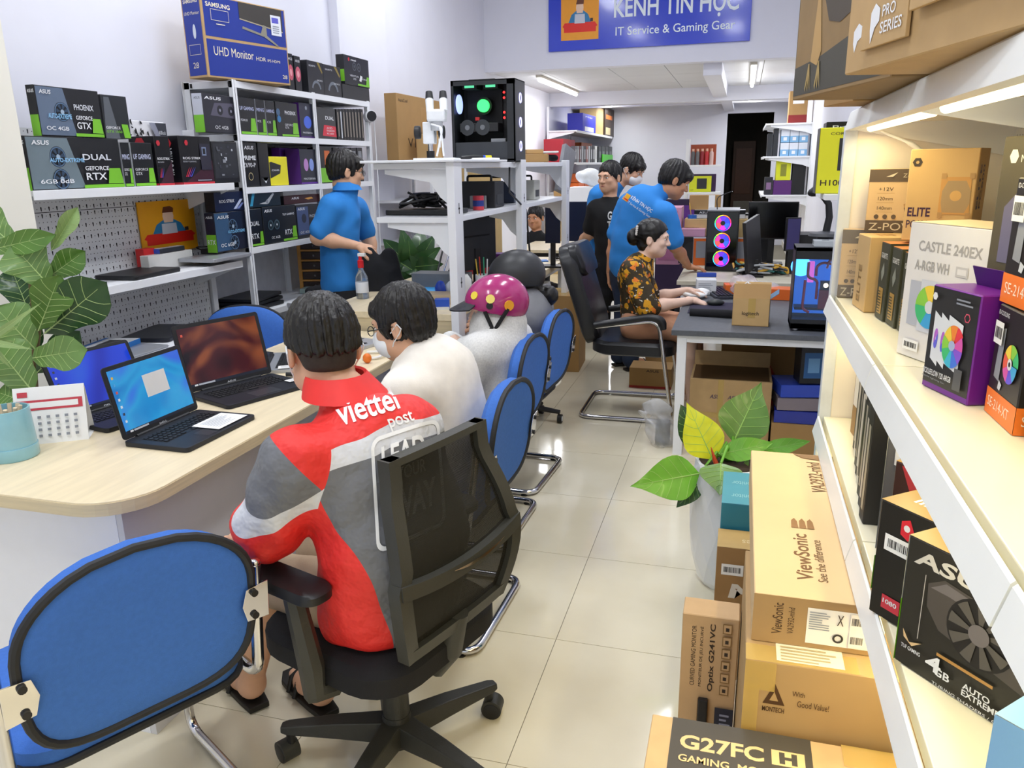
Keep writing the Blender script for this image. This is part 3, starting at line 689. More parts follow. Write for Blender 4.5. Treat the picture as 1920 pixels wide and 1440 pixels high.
def body_sdf(J, sk=1.0, legs=True, bare_feet=False):
    """one continuous body from the joints"""
    r, f, u = J['R']; S = Sdf(0.03); fl = (J['bf'], 1.45)
    S.chain([J['pelvis'], J['waist'], J['chest']], [.125*sk, .115*sk, .135*sk], flat=fl)
    S.cap(lerp(J['shl'], J['shr'], .12), lerp(J['shl'], J['shr'], .88), .062*sk, .062*sk, k=.05)
    S.cap(J['chest'], J['neck'], .075*sk, .054*sk, k=.04)
    S.cap(J['neck'], J['head']-u*.075+f*-.018, .054*sk, .055*sk)
    for a in 'lr':
        S.chain([J['sh'+a], J['el'+a]], [.052*sk, .041*sk]); S.chain([J['el'+a], lerp(J['el'+a], J['wr'+a], .35), J['wr'+a]], [.040*sk, .041*sk, .025*sk])
        if legs:
            S.chain([J['hip'+a], J['kn'+a]], [.085*sk, .058*sk]); S.chain([J['kn'+a], lerp(J['kn'+a], J['an'+a], .35), J['an'+a]], [.055*sk, .057*sk, .036*sk])
            S.chain([J['an'+a]+V3(0, 0, -.02), lerp(J['an'+a], J['to'+a], .55)+V3(0, 0, -.005), J['to'+a]], [.038, .034, .022])
    return S
def default_legs(J, standing=True, kl=.40):
    bf, br = V3(tuple(J['bf'])), V3(tuple(J['br']))
    for a, sg_ in (('l', -1), ('r', 1)):
        J.setdefault('hip'+a, J['pelvis']+br*sg_*.085)
        h = J['hip'+a]
        if standing:
            J.setdefault('kn'+a, V3(h[0], h[1], .48)+bf*.03); J.setdefault('an'+a, V3(h[0], h[1], .085)-bf*.02)
        else:
            J.setdefault('kn'+a, h+bf*kl+V3(0, 0, .03)); J.setdefault('an'+a, V3(*(J['kn'+a][:2]-bf[:2]*(.03 if kl > .38 else .14)), .085))
        J.setdefault('to'+a, V3(*(J['an'+a][:2]), .03)+bf*.17)
    return J
def shirt_sdf(J, sk=1.0, sleeve=0.62, hem=None, loose=1.0, long=False, fold=0.004, seed=0, belly=1.0):
    S = Sdf(0.035); fl = (J['bf'], 1.35); L = loose
    S.chain([J['pelvis'] if hem is None else hem, J['waist'], J['chest']], [.155*sk*L, .142*sk*L*belly, .155*sk*L], flat=fl)
    S.cap(lerp(J['shl'], J['shr'], .08), lerp(J['shl'], J['shr'], .92), .070*sk*L, .070*sk*L, k=.06)
    S.cap(J['chest'], J['neck']+(J['chest']-J['neck'])*.02, .095*sk, .064*sk, k=.05)
    for a in 'lr':
        if long:
            S.chain([J['sh'+a], J['el'+a]], [.075*sk*L, .060*sk*L]); S.chain([J['el'+a], J['wr'+a]], [.060*sk*L, .040*sk*L])
        else: S.chain([J['sh'+a], lerp(J['sh'+a], J['el'+a], sleeve)], [.072*sk*L, .066*sk*L])
    if fold: S.disp = folds(fold, 38, [(1, .3, .8), (-.5, 1, .6), (.2, -.7, 1)], seed)
    return S
def trousers_sdf(J, sk=1.0, upto=1.0, seed=0, loose=1.0):
    S = Sdf(0.035); S.cap(J['pelvis']+V3(0, 0, .06), J['pelvis'], .138*sk, .135*sk, flat=(J['bf'], 1.3))
    for a in 'lr':
        S.chain([J['hip'+a], J['kn'+a]], [.098*sk*loose, .074*sk*loose])
        if upto > 0: S.chain([J['kn'+a], lerp(J['kn'+a], J['an'+a], upto)], [.072*sk*loose, .060*sk*loose])
    S.disp = folds(0.003, 40, [(1, .3, .8), (-.5, 1, .6)], seed)
    return S

# ================================================================ people
def q(px, py, Y): return V3(tuple(U(px, py, 'Y', Y)))
def setup(bf, head, hf, hup=(0, 0, 1), **k):
    J = dict(k); bf = unit((bf[0], bf[1], 0)); J['bf'] = bf; J['br'] = V3(bf[1], -bf[0], 0); J['head'] = V3(tuple(head)); J['R'] = frame(hf, hup)
    for n in list(J):
        if n not in ('R',): J[n] = V3(tuple(J[n]))
    return J
def make_person(J, label, skin, sk=1.0, hands=(), base=None, jaw=1.0, hs=1.0, res=0.009, mask=False, face=True, ears=True):
    S = body_sdf(J, sk); head_prims(S, J['head'], J['R'], hs, jaw=jaw, ears=ears)
    ex = [hand_extra(*h) for h in hands]
    base = base if base is not None else (J['pelvis'][0], J['pelvis'][1], 0)
    # the head gets a finer grid of its own, sunk into the neck of the same mesh
    H = Sdf(0.03); head_prims(H, J['head'], J['R'], hs, jaw=jaw, ears=ears); r, f, u = J['R']
    H.cap(J['neck'], J['head']-u*.075+f*-.018, .0545*sk, .0555*sk)
    ex.append(H.surf(0.0042))
    S.p = [p for p in S.p]; S2 = body_sdf(J, sk)
    o = S2.build('person', [skin], None, res, extra=ex, origin=base); tag(o, label, 'person')
    if face: face_parts(J['head'], J['R'], o, hs, mask)
    return o
def glasses(J, parent, s=1.0):
    r, f, u = J['R']; c = J['head']; L = lambda x, y, z: Vector(c+s*(r*x+f*y+u*z)); BL = mat('glasses_black', '101012', 0.3)
    for sg_ in (-1, 1):
        MB().tube([L(sg_*.033+.021*math.cos(a), .108, .0+.016*math.sin(a)) for a in [2*PI*i/14 for i in range(14)]], .0016, 6, True).build('glasses_rim', BL, parent, smooth=True, world=True)
        MB().tube([L(sg_*.054, .106, .004), L(sg_*.078, .07, .006), L(sg_*.083, -.005, .006), L(sg_*.082, -.025, -.008)], .0018, 6).build('glasses_temple', BL, parent, smooth=True, world=True)
    MB().tube([L(-.013, .109, .003), L(0, .112, .006), L(.013, .109, .003)], .0015, 6).build('glasses_bridge', BL, parent, smooth=True, world=True)
def face_mask(J, parent, s=1.0, chin=False):
    r, f, u = J['R']; c = J['head']; RM = np.stack([r, f, u], 1); dz = -.022 if chin else 0; L = lambda x, y, z: c+s*(r*x+f*y+u*(z+dz)); S = Sdf(.02)
    S.ell(L(0, .046, -.055), V3(.068, .070, .054)*s, RM); S.ell(L(0, .09, -.035), V3(.03, .034, .03)*s, RM)
    S.cut(L(0, .028, 0), -f, .004); S.cut(L(0, 0, -.005), u, .006); S.cut(L(0, 0, -.106), -u, .006)
    m = S.build('face_mask', [MASKW], parent, .005)
    for sg_ in (-1, 1):
        for z in (-.02, -.075):
            MB().tube([Vector(L(sg_*.064, .035, z)), Vector(L(sg_*.078, .012, z*.6)), Vector(L(sg_*.088, -.02, -.02 if z < -.05 else .012))], .002, 6).build('mask_strap', MASKW, m, smooth=True, world=True)
        MB().tube([Vector(L(sg_*.088, -.02, .012)), Vector(L(sg_*.09, -.032, -.005)), Vector(L(sg_*.088, -.02, -.02))], .002, 6).build('mask_strap', MASKW, m, smooth=True, world=True)
def slipper(an, to, parent, m, w=0.045):
    an, to = V3(tuple(an)), V3(tuple(to)); d = unit((to-an)*V3(1, 1, 0)); t = V3(d[1], -d[0], 0); a = V3(an[0], an[1], 0)-d*.045; L = np.linalg.norm((to-an)[:2])+.10
    pts = [(0, .030), (.25, .038), (.6, w), (.85, w*.95), (1, .02)]
    poly = [a+d*L*x+t*y for x, y in pts]+[a+d*L*x-t*y for x, y in reversed(pts)]
    s = MB().add([tuple(p+V3(0, 0, .004)) for p in poly]+[tuple(p+V3(0, 0, .022)) for p in poly], [tuple(range(9, -1, -1)), tuple(range(10, 20))]+[(i, (i+1) % 10, 10+(i+1) % 10, 10+i) for i in range(10)]).build('slipper', m, parent, bevel=.003, world=True)
    for x in (.50, .64):
        c = a+d*L*x; MB().tube([c+t*.047+V3(0, 0, .015), c+t*.032+V3(0, 0, .062), c+V3(0, 0, .078), c-t*.032+V3(0, 0, .062), c-t*.047+V3(0, 0, .015)], .008, 8).build('strap', m, s, smooth=True, world=True)
SLIP = mat('black_rubber', '1b1917', 0.55)

# ---- man in the red and grey courier jacket, seated with his back to us
bf = unit((-.90, .44, 0)); br = V3(bf[1], -bf[0], 0)
J = setup(bf, (-.935, 1.615, 1.155), (-.66, .70, -.26), (0, 0, 1),
    pelvis=(-.79, 1.60, .55), waist=(-.755, 1.575, .70), chest=(-.79, 1.565, .875), neck=(-.865, 1.585, 1.045),
    shl=V3(-.83, 1.555, .95)-br*.165, shr=V3(-.83, 1.555, .95)+br*.165,
    ell=q(505, 985, 1.42), elr=(-.95, 1.86, .70), wrl=(-1.13, 1.56, .66), wrr=(-1.15, 1.78, .70))
J['hipl'] = J['pelvis']-br*.085; J['hipr'] = J['pelvis']+br*.085
J['knl'] = V3(-1.18, 1.64, .50); J['knr'] = V3(-1.12, 1.83, .50)
J['anl'] = V3(-1.335, 1.73, .085); J['anr'] = V3(-1.115, 1.755, .085); J['tol'] = J['anl']+V3(-.13, .09, -.055); J['tor'] = J['anr']+V3(-.15, .10, -.055)
RED1 = J
p = make_person(J, 'seated courier in a red and grey jacket with his back to the camera', SKIN, 1.0,
    [(J['wrl'], (-.9, .4, -.1), (0, 0, 1), -1, .5), (J['wrr'], (-.9, .35, 0), (0, 0, 1), 1, .5)], res=.009)
hair_short(J['head'], J['R'], p, 1.0, 1.05, nape=-.018, res=.0032, seed=1, fade=True)
face_mask(J, p)
# jacket: attributes drive the colour zones
S = shirt_sdf(J, .97, long=True, loose=1.0, fold=.0065, seed=3, hem=J['pelvis']+V3(0.01, 0, .0))
S.chain([J['ell'], lerp(J['ell'], J['wrl'], .6)], [.068, .060]); S.cap(J['shl'], J['ell'], .070, .070)
S.cap(J['chest'], J['waist'], .180, .185, flat=(bf, 1.45), k=.05); S.cap(J['waist'], J['pelvis']+V3(0, 0, -.0), .185, .195, flat=(bf, 1.25), k=.05); S.cut(V3(0, 0, .465), (0, 0, -1), .02)
JACK = S
neckc = J['neck']
def vz(P):           # signed distance (m) above the reflective chevron on the back; falls away along the arms
    s_ = (P-J['chest'])@br; arm = np.maximum(np.abs(s_+.0)-.17, 0)
    return P[:, 2]-(.997-.22*np.abs(s_))
def lat(P): return (P-J['chest'])@br
def armz(P):         # along the left upper arm
    d = unit(J['ell']-J['shl']); return (P-J['shl'])@d
def jacket_mat():
    m = bpy.data.materials.new('courier_jacket'); m.use_nodes = True; nt = m.node_tree; b = nt.nodes['Principled BSDF']; b.inputs['Roughness'].default_value = .55
    def A(n): a = nt.nodes.new('ShaderNodeAttribute'); a.attribute_name = n; return a.outputs['Fac']
    def ramp(src, stops):
        r = nt.nodes.new('ShaderNodeValToRGB'); r.color_ramp.interpolation = 'CONSTANT'; e = r.color_ramp.elements
        while len(e) < len(stops): e.new(.5)
        for k_, (pp, c) in zip(e, stops): k_.position = pp; k_.color = (*srgb(c), 1)
        nt.links.new(src, r.inputs['Fac']); return r.outputs['Color']
    R_, G_, S_ = 'e8302c', '6f7177', 'd6d8de'
    # z zone: 0.5 = chevron line
    base = ramp(A('zone'), [(0, G_), (.474, S_), (.526, R_)])
    side = ramp(A('side'), [(0, R_), (.27, 'ffffff'), (.80, R_)])
    low = ramp(A('zone'), [(0, 'ffffff'), (.47, '000000')])
    sidemask = ramp(A('side'), [(0, 'ffffff'), (.06, '000000')])
    mul = nt.nodes.new('ShaderNodeMath'); mul.operation = 'MULTIPLY'; nt.links.new(low, mul.inputs[0]); nt.links.new(sidemask, mul.inputs[1])
    mix = nt.nodes.new('ShaderNodeMix'); mix.data_type = 'RGBA'; nt.links.new(mul.outputs[0], mix.inputs['Factor']); nt.links.new(base, mix.inputs['A']); mix.inputs['B'].default_value = (*srgb(R_), 1)
    mp_ = nt.nodes.new('ShaderNodeMix'); mp_.data_type = 'RGBA'; nt.links.new(ramp(A('patch'), [(0, '000000'), (.5, 'ffffff')]), mp_.inputs['Factor'])
    nt.links.new(ramp(A('arm'), [(0, R_), (.28, S_), (.36, R_), (.93, G_)]), mp_.inputs['A']); nt.links.new(ramp(A('arm'), [(0, G_), (.28, S_), (.36, R_), (.93, G_)]), mp_.inputs['B']); arm = mp_.outputs['Result']
    am = ramp(A('isarm'), [(0, '000000'), (.5, 'ffffff')])
    mix2 = nt.nodes.new('ShaderNodeMix'); mix2.data_type = 'RGBA'; nt.links.new(am, mix2.inputs['Factor']); nt.links.new(mix.outputs['Result'], mix2.inputs['A']); nt.links.new(arm, mix2.inputs['B'])
    nt.links.new(mix2.outputs['Result'], b.inputs['Base Color'])
    tc = nt.nodes.new('ShaderNodeTexCoord'); n2 = nt.nodes.new('ShaderNodeTexNoise'); n2.inputs['Scale'].default_value = 16; n2.inputs['Detail'].default_value = 3; nt.links.new(tc.outputs['Object'], n2.inputs['Vector'])
    bp = nt.nodes.new('ShaderNodeBump'); bp.inputs['Strength'].default_value = .8; bp.inputs['Distance'].default_value = .02; nt.links.new(n2.outputs['Fac'], bp.inputs['Height']); nt.links.new(bp.outputs[0], b.inputs['Normal'])
    return m
def zone(P): return np.clip(.5+vz(P)*1.25, 0, 1)
def side_(P): return np.clip(.5+(lat(P)-(.9-P[:, 2])*.30)/.44, 0, 1)
def arm_(P):
    a = np.clip(armz(P)/.55+.25+2.2*((P-J['shl'])@br), 0, 1)
    # forearm continues
    d2 = unit(J['wrl']-J['ell']); t2 = (P-J['ell'])@d2
    return np.where(t2 > .0, np.clip(.74+t2*.9, 0, 1), np.minimum(a, .92))
def patch(P): return np.clip(.5+(armz(P)-.9*((P-J['shl'])@br))*4, 0, 1)
def isarm(P):
    d = np.minimum(Sdf._d('c', (J['shl']-br*.03, J['ell'], .0, .0, None), P), Sdf._d('c', (J['ell'], J['wrl'], 0, 0, None), P)); t = Sdf._d('c', (J['pelvis'], J['chest'], 0, 0, None), P)
    return np.clip(.5+(t-.085-d)*4, 0, 1)
jk = S.build('jacket', [jacket_mat()], p, .0065, attrs={'zone': zone, 'side': side_, 'arm': arm_, 'isarm': isarm, 'patch': patch})
def collar_band(J, parent, m, r0=.070, r1=.090, h=.045, lift=.0, gap=.5, lean=.02, name='collar'):
    vs = []; n = 26; bfv, brv = J['bf'], J['br']; c = J['neck']
    ax = unit(J['head']-J['neck']-J['R'][1]*.02)
    for i in range(n+1):
        a = PI/2+gap/2+(2*PI-gap)*i/n; e = brv*math.cos(a)+bfv*math.sin(a)
        for rr, hh in ((r0, lift+h), (r1, lift-.002), (r1+.006, lift-.002), (r0+.008, lift+h+.004)): vs.append(tuple(c+e*rr+ax*hh-bfv*lean*0))
    fs = [(4*k+j, 4*k+(j+1) % 4, 4*k+4+(j+1) % 4, 4*k+4+j) for k in range(n) for j in range(4)]+[(3, 2, 1, 0), (4*n, 4*n+1, 4*n+2, 4*n+3)]
    return MB().add(vs, fs).build(name, m, parent, smooth=True, world=True)
collar_band(J, jk, mat('jacket_red', 'e8302c', .55), .064, .094, .05, lift=.012)
WJ = mat('jacket_print_white', 'f2f3f5', .5, var=.02)
upb = unit(V3(0, 0, 1)); back = -bf
vd_ = lambda px, py: unit(ray(px, py)); on = lambda px, py, t=1.15: V3(0, 0, CAMH)+V3(tuple(ray(px, py)))*t
yb = unit(V3(0, 0, 1)-bf*-.55)
wrap_text(S, 'viettel', WJ, jk, on(688, 760), br, yb, vd_(688, 760), .168, bold=.02, h=.056)
wrap_text(S, 'post', WJ, jk, on(753, 789), br, yb, vd_(753, 789), .072, bold=.012, h=.034)
LC = J['chest']+back*.30+V3(0, 0, -.10)+br*.03
def rr_frame(w, h, t, r=.12, n=5):
    o = []; 
    def loop(w, h, r):
        return [(sx*(w/2-r)+r*math.cos(a), sy*(h/2-r)+r*math.sin(a)) for sx, sy, a0 in ((1, 1, 0), (-1, 1, PI/2), (-1, -1, PI), (1, -1, 1.5*PI)) for a in [a0+PI/2*i/n for i in range(n+1)]]
    A, B = loop(w, h, r), loop(w-2*t, h-2*t, r-t*.6); m = len(A)
    return [[A[i], A[(i+1) % m], B[(i+1) % m], B[i]] for i in range(m)]
wrap_text(S, '', WJ, jk, on(768, 905), br, (0, 0, 1), vd_(768, 905), .205, shape=rr_frame(1, 1.25, .045), h=.27, name='printed_frame')
wrap_text(S, 'LEAD', WJ, jk, on(757, 846), br, (0, 0, 1), vd_(757, 846), .125, bold=.03, h=.055)
wrap_text(S, 'YOUR', WJ, jk, on(772, 880), br, (0, 0, 1), vd_(772, 880), .085, bold=.015, h=.032)
wrap_text(S, 'WAY', WJ, jk, on(778, 935), br, (0, 0, 1), vd_(778, 935), .13, bold=.03, h=.07)
KH = mat('khaki_cotton', 'b49c80', .8, bump=.1, bs=200)
trousers_sdf(J, .95, .0).build('shorts', [KH], p, .009)
slipper(J['anl'], J['tol'], p, SLIP); slipper(J['anr'], J['tor'], p, SLIP)

# ---- man in the cream shirt with mask and glasses
bf = unit((-1, .05, 0)); br = V3(bf[1], -bf[0], 0)
J = setup(bf, (-1.055, 2.355, 1.065), (-.985, .02, -.22),
    pelvis=(-.965, 2.38, .555), waist=(-.925, 2.375, .70), chest=(-.955, 2.365, .84), neck=(-1.0, 2.36, .955),
    shl=V3(-.975, 2.365, .875)-br*.19, shr=V3(-.975, 2.365, .875)+br*.19,
    ell=(-1.14, 2.16, .68), elr=(-1.12, 2.58, .68), wrl=(-1.25, 2.32, .62), wrr=(-1.25, 2.46, .62))
default_legs(J, False, .36)
p = make_person(J, 'seated man in a cream shirt with black hair, glasses and a white mask', SKIN, 1.0,
    [(J['wrl'], (-.95, .3, -.05), (0, 0, 1), -1, .5), (J['wrr'], (-.95, -.2, -.05), (0, 0, 1), 1, .5)], mask=True)
hair_short(J['head'], J['R'], p, 1.02, 1.10, res=.0036, seed=4, fringe=.012, nape=-.075, side=.01)
face_mask(J, p); glasses(J, p)
S = shirt_sdf(J, 1.0, .7, loose=1.12, fold=.004, seed=5); S.cap(J['chest'], J['waist'], .175, .175, flat=(bf, 1.2), k=.05)
S.build('shirt', [mat('cream_shirt', 'f1ece2', .8, bump=.12, bs=220)], p, .008)
trousers_sdf(J, 1.0, 1.0).build('trousers', [mat('dark_trousers', '26272c', .8)], p, .012)

# ---- child in grey hoodie and magenta helmet
def helmet(parent, c, R, m, s=1.0, trim='202022', label=None, visor=True, fit=1.0):
    r, f, u = R; RM = np.stack([r, f, u], 1); L = lambda x, y, z: c+s*(r*x+f*y+u*z)
    S = Sdf(.02); S.ell(L(0, -.012, .025), V3(.118, .138, .12)*s, RM); S.cut(L(0, .11, .028), -u*.955-f*-.30*1.0, .006); S.ell(L(0, -.012, .025), V3(.108, .128, .11)*s, RM, op='s', k=.004)
    h = S.build('helmet', [m], parent, .005)
    if visor:
        T = mat('helmet_visor', '2b2c30', .35); pts = []
        for i in range(9):
            a = PI*(.18+.64*i/8); pts.append((math.cos(a), math.sin(a)))
        b = MB(); top = []; bot = []
        for x, y in pts: top.append(L(x*.105, -.012+.124*y, .052)); bot.append(L(x*.118, -.012+.122*y+.085*y, .022))
        for dz in (0, -.004): b.add([tuple(v+u*dz) for v in top+bot], [(i, i+1, 10+i, 9+i) for i in range(8)])
        b.build('visor', T, h, smooth=True, world=True)
    return h
PINK = mat('magenta_gloss', 'a8246e', .22, var=.02, coat=.5); YST = flat('f3dc4a'); 
Yc = 3.08
J = setup((-.98, -.15), q(928, 578, Yc), (-.97, -.25, -.12),
    pelvis=(-.985, 3.10, .555), waist=(-.945, 3.09, .70), chest=(-.95, 3.09, .80), neck=(-.965, 3.085, .91),
    shl=(-.99, 2.93, .83), shr=(-.93, 3.25, .83), ell=(-1.07, 2.90, .70), elr=(-1.08, 3.24, .70), wrl=q(872, 652, 2.98), wrr=q(845, 640, 3.14))
J['knl_'] = J['pelvis']; default_legs(J, False, .27); r, f, u = J['R']; RM = np.stack([r, f, u], 1)
p = make_person(J, 'seated person in a pale grey hoodie and magenta helmet', SKINP, .9,
    [(J['wrl'], q(850, 640, 2.99)-J['wrl'], (.2, -.4, .9), -1, .9, .95), (J['wrr'], (-.6, -.5, .1), (0, .2, 1), 1, .6, .95)], face=False, hs=.96)
S = shirt_sdf(J, .95, long=True, loose=1.18, fold=.004, seed=8)
S.ell(J['head']-u*.05-f*.01, V3(.098, .108, .10), RM, k=.03); S.cap(J['head']-u*.09-f*.02, J['neck'], .092, .098, k=.04)
S.ell(J['head']+u*.075, V3(.13, .15, .05), RM, op='s', k=.01)
S.build('hoodie', [mat('grey_marl', 'dadad8', .9, var=.10, vs=140, bump=.25, bs=260)], p, .008)
hl = helmet(p, J['head'], J['R'], PINK, .98)
near = -1 if (r@V3(0, 1, 0)) > 0 else 1
for (y_, z_, rr, c_) in ((.072, .078, .017, 'f3dc4a'), (.005, .06, .019, 'f6e27a'), (-.068, .022, .022, 'f0a52c'), (.012, .032, .014, '222226')):
    d_ = unit(V3(near*.118*math.sqrt(max(.05, 1-(y_/.138)**2-((z_-.03)/.115)**2)), y_, z_-.03)*V3(1/.118, 1/.138, 1/.115)); pos = J['head']+.98*(r*near*.121*math.sqrt(max(.05, 1-((y_+.012)/.138)**2-((z_-.03)/.115)**2))+f*y_+u*z_)
    n_ = unit(r*d_[0]+f*d_[1]+u*d_[2]); MB().cyl(pos-n_*.004, pos+n_*.0015, rr*.98, n=10 if c_ != '222226' else 18).build('sticker' if c_ != '222226' else 'snap_button', flat(c_), hl, world=True)
STR = mat('black_strap', '1a1a1c', .7)
for y_ in (.035, -.06):
    MB().tube([J['head']+r*near*.108+f*y_+u*(.01), J['head']+r*near*.112+f*.01+u*(-.075), J['head']+r*near*.07+f*.03+u*(-.145)], .0085, 8).build('chin_strap', STR, hl, smooth=True, world=True)
MB().obox(J['head']+r*near*.112+f*.01+u*(-.08), r*.006, f*.016, u*.022).build('strap_buckle', STR, hl, bevel=.003, world=True)
trousers_sdf(J, .92, 1.0).build('trousers', [mat('dark_trousers', '26272c', .8)], p, .012)

# ---- woman in grey with the black helmet and a bun
Yc = 3.72
J = setup((-.98, -.1), q(966, 527, Yc), (-.95, -.22, -.20),
    pelvis=(-1.02, 3.72, .555), waist=(-.98, 3.71, .69), chest=(-.985, 3.71, .82), neck=(-1.01, 3.71, .925),
    shl=(-1.02, 3.54, .845), shr=(-.98, 3.89, .845), ell=(-1.14, 3.55, .70), elr=(-1.14, 3.86, .70), wrl=(-1.20, 3.64, .80), wrr=(-1.20, 3.8, .82))
J['knl_'] = J['pelvis']; default_legs(J, False, .27); r, f, u = J['R']; RM = np.stack([r, f, u], 1)
p = make_person(J, 'seated woman in a grey top and black helmet with a low hair bun', SKIN, .95, [(J['wrl'], (-.9, .2, 0), (0, 0, 1), -1, .6), (J['wrr'], (-.9, -.2, 0), (0, 0, 1), 1, .6)])
S = shirt_sdf(J, .98, .8, loose=1.1, fold=.004, seed=11); S.build('shirt', [mat('grey_shirt', '7b7c80', .85, bump=.1, bs=200)], p, .009)
C = Sdf(.012)
for i in range(12):
    a0, a1 = 2*PI*i/12, 2*PI*(i+1)/12; cc = lambda a: J['neck']+V3(.067*math.cos(a), .067*math.sin(a), .012)
    C.cap(cc(a0), cc(a1), .018, .018)
cl = C.build('collar', [mat('black_knit', '18181a', .8)], p, .006)
for dz in (.004, .018): MB().tube([tuple(J['neck']+V3(.084*math.cos(a), .084*math.sin(a), dz+.002)) for a in [2*PI*i/20 for i in range(20)]], .0028, 6, True).build('collar_stripe', flat('e2c53a'), cl, smooth=True, world=True)
hr = Sdf(.02); hr.ell(J['head']-f*.02, V3(.085, .10, .09), RM); hr.cap(J['head']-f*.07-u*.04, J['head']-f*.125-u*.085, .04, .03); hr.ell(J['head']-f*.150-u*.105, V3(.05, .046, .05), RM); hr.ell(J['head']+f*.10-u*.04, V3(.08, .075, .08), RM, op='s')
hr.disp = folds(.003, 120, [(1, .2, .4), (.3, -1, .8)], 2); hr.build('hair', [HAIR], p, .006)
MB().lathe([(.034, -.008), (.041, -.006), (.041, .006), (.034, .008)], J['head']-f*.122-u*.078, 16).build('hair_tie', STR, p, smooth=True, world=True)
hb = helmet(p, J['head'], J['R'], mat('matt_black_helmet', '2c2d30', .42, var=.05), 1.05)
MB().tube([tuple(J['head']+1.05*(r*.113*math.cos(a)+f*(-.012+.132*math.sin(a))+u*(.018+.01*math.sin(a)))) for a in [2*PI*i/28 for i in range(28)]], .003, 6, True).build('helmet_trim', flat('c9c2b0'), hb, smooth=True, world=True)
trousers_sdf(J, .95, 1.0).build('trousers', [mat('dark_trousers', '26272c', .8)], p, .012)

# ---- staff man in blue polo standing at the left rack
BLUE = mat('blue_polo', '2f87d8', .8, var=.03, vs=12, bump=.15, bs=220)
Yc = 4.45
J = setup((.62, .78), q(647, 322, Yc), (.70, .68, -.12), 
    pelvis=q(640, 560, Yc), waist=q(637, 478, Yc), chest=q(637, 410, Yc), neck=q(652, 358, Yc),
    shl=q(668, 392, Yc+.22), shr=q(622, 388, Yc-.13), elr=q(596, 446, Yc-.18), wrr=q(672, 461, Yc-.12), ell=q(690, 445, Yc+.30), wrl=q(700, 480, Yc+.22))
default_legs(J, True)
p = make_person(J, 'standing man in a blue polo shirt and glasses beside the tall rack', SKIN, 1.0,
    [(J['wrr'], q(700, 470, Yc-.08)-J['wrr'], (.1, -.5, .85), 1, .55, 1.0), (J['wrl'], (.3, .2, -.9), (.9, 0, .2), 1, .5)])
hair_short(J['head'], J['R'], p, 1.0, 1.06, seed=9, nape=-.06, fringe=.01); glasses(J, p)
S = shirt_sdf(J, 1.0, .78, hem=q(639, 528, Yc), loose=1.03, fold=.004, seed=6); S.build('polo_shirt', [BLUE], p, .009)
collar_band(J, p, BLUE, .062, .084, .042, lift=.008)
trousers_sdf(J, 1.0, 1.0).build('trousers', [mat('black_trousers', '131316', .85)], p, .012)
jc = Sdf(.03); a0 = q(690, 478, Yc-.1); jc.chain([a0, q(712, 520, Yc-.1), q(722, 560, Yc-.1), q(715, 600, Yc-.1)], [.05, .10, .13, .12], flat=((.5, -.85, 0), 1.8)); jc.chain([q(728, 480, Yc-.05), q(735, 540, Yc-.05)], [.05, .09], flat=((.5, -.85, 0), 1.8))
jc.disp = folds(.008, 30, [(1, .3, .3), (.4, 1, -.3)], 3)
tag(jc.build('black_jacket', [mat('black_cloth', '15161b', .9)], None, .01, origin=(-2.1, 4.3, .6)), 'black jacket hanging from the hand of the man at the rack', 'jacket')

# ---- man in black T-shirt looking this way
Yc = 6.75
J = setup((.25, -.97), q(1143, 333, Yc), (-.42, -.90, -.05),
    pelvis=q(1150, 500, Yc), waist=q(1150, 455, Yc), chest=q(1147, 412, Yc), neck=q(1143, 376, Yc),
    shr=q(1117, 392, Yc), shl=q(1178, 394, Yc+.05), elr=q(1104, 440, Yc+.02), wrr=q(1083, 461, Yc+.25), ell=q(1185, 445, Yc), wrl=q(1180, 490, Yc))
default_legs(J, True)
p = make_person(J, 'young man in a black T-shirt turning his head to look this way', SKIN, 1.04, [(J['wrr'], (-.75, .3, -.45), (-.4, -.3, .85), 1, .7, 1.05), (J['wrl'], (0, 0, -1), (1, 0, 0), 1, .4)], hs=1.08)
hair_short(J['head'], J['R'], p, 1.06, 1.06, seed=12, fringe=.0, nape=-.04)
BLK = mat('black_tshirt', '141416', .85, bump=.1, bs=200)
S = shirt_sdf(J, 1.02, .72, loose=1.05, seed=4); S.build('t_shirt', [BLK], p, .010)
wrap_text(S, 'GOOD\nTIMES', flat('d8d8d6'), p, q(1147, 418, Yc-.4), (1, .05, 0), (0, 0, 1), (.0, 1, 0), .16, bold=.03, h=.15)
trousers_sdf(J, 1.0, 1.0).build('trousers', [mat('black_trousers', '131316', .85)], p, .012)
slipper(J['anr'], J['tor'], p, SLIP); slipper(J['anl'], J['tol'], p, SLIP)

# ---- staff man in blue polo bending over the desk
Yc = 6.05
J = setup((.75, .66), q(1264, 338, Yc), (.86, .28, -.42), (0, 0, 1),
    pelvis=q(1178, 512, Yc), waist=q(1182, 452, Yc-.03), chest=q(1202, 392, Yc-.05), neck=q(1240, 360, Yc-.02),
    shl=q(1176, 385, Yc+.08), shr=q(1248, 402, Yc-.17), ell=q(1152, 450, Yc+.08), wrl=q(1143, 512, Yc+.10), elr=q(1266, 462, Yc-.16), wrr=q(1291, 500, Yc+.18))
default_legs(J, True)
p = make_person(J, 'man in a blue polo with shop lettering bending over the desk', SKINT, 1.05, [(J['wrr'], (.75, .25, -.12), (0, 0, 1), -1, .35, 1.05), (J['wrl'], (0, 0, -1), (-1, 0, 0), 1, .4)], hs=1.08)
hair_short(J['head'], J['R'], p, 1.1, 1.10, seed=15, fringe=.022, nape=-.06)
S = shirt_sdf(J, 1.06, .80, hem=q(1178, 490, Yc), loose=1.10, seed=7, fold=.004); S.build('polo_shirt', [BLUE], p, .010)
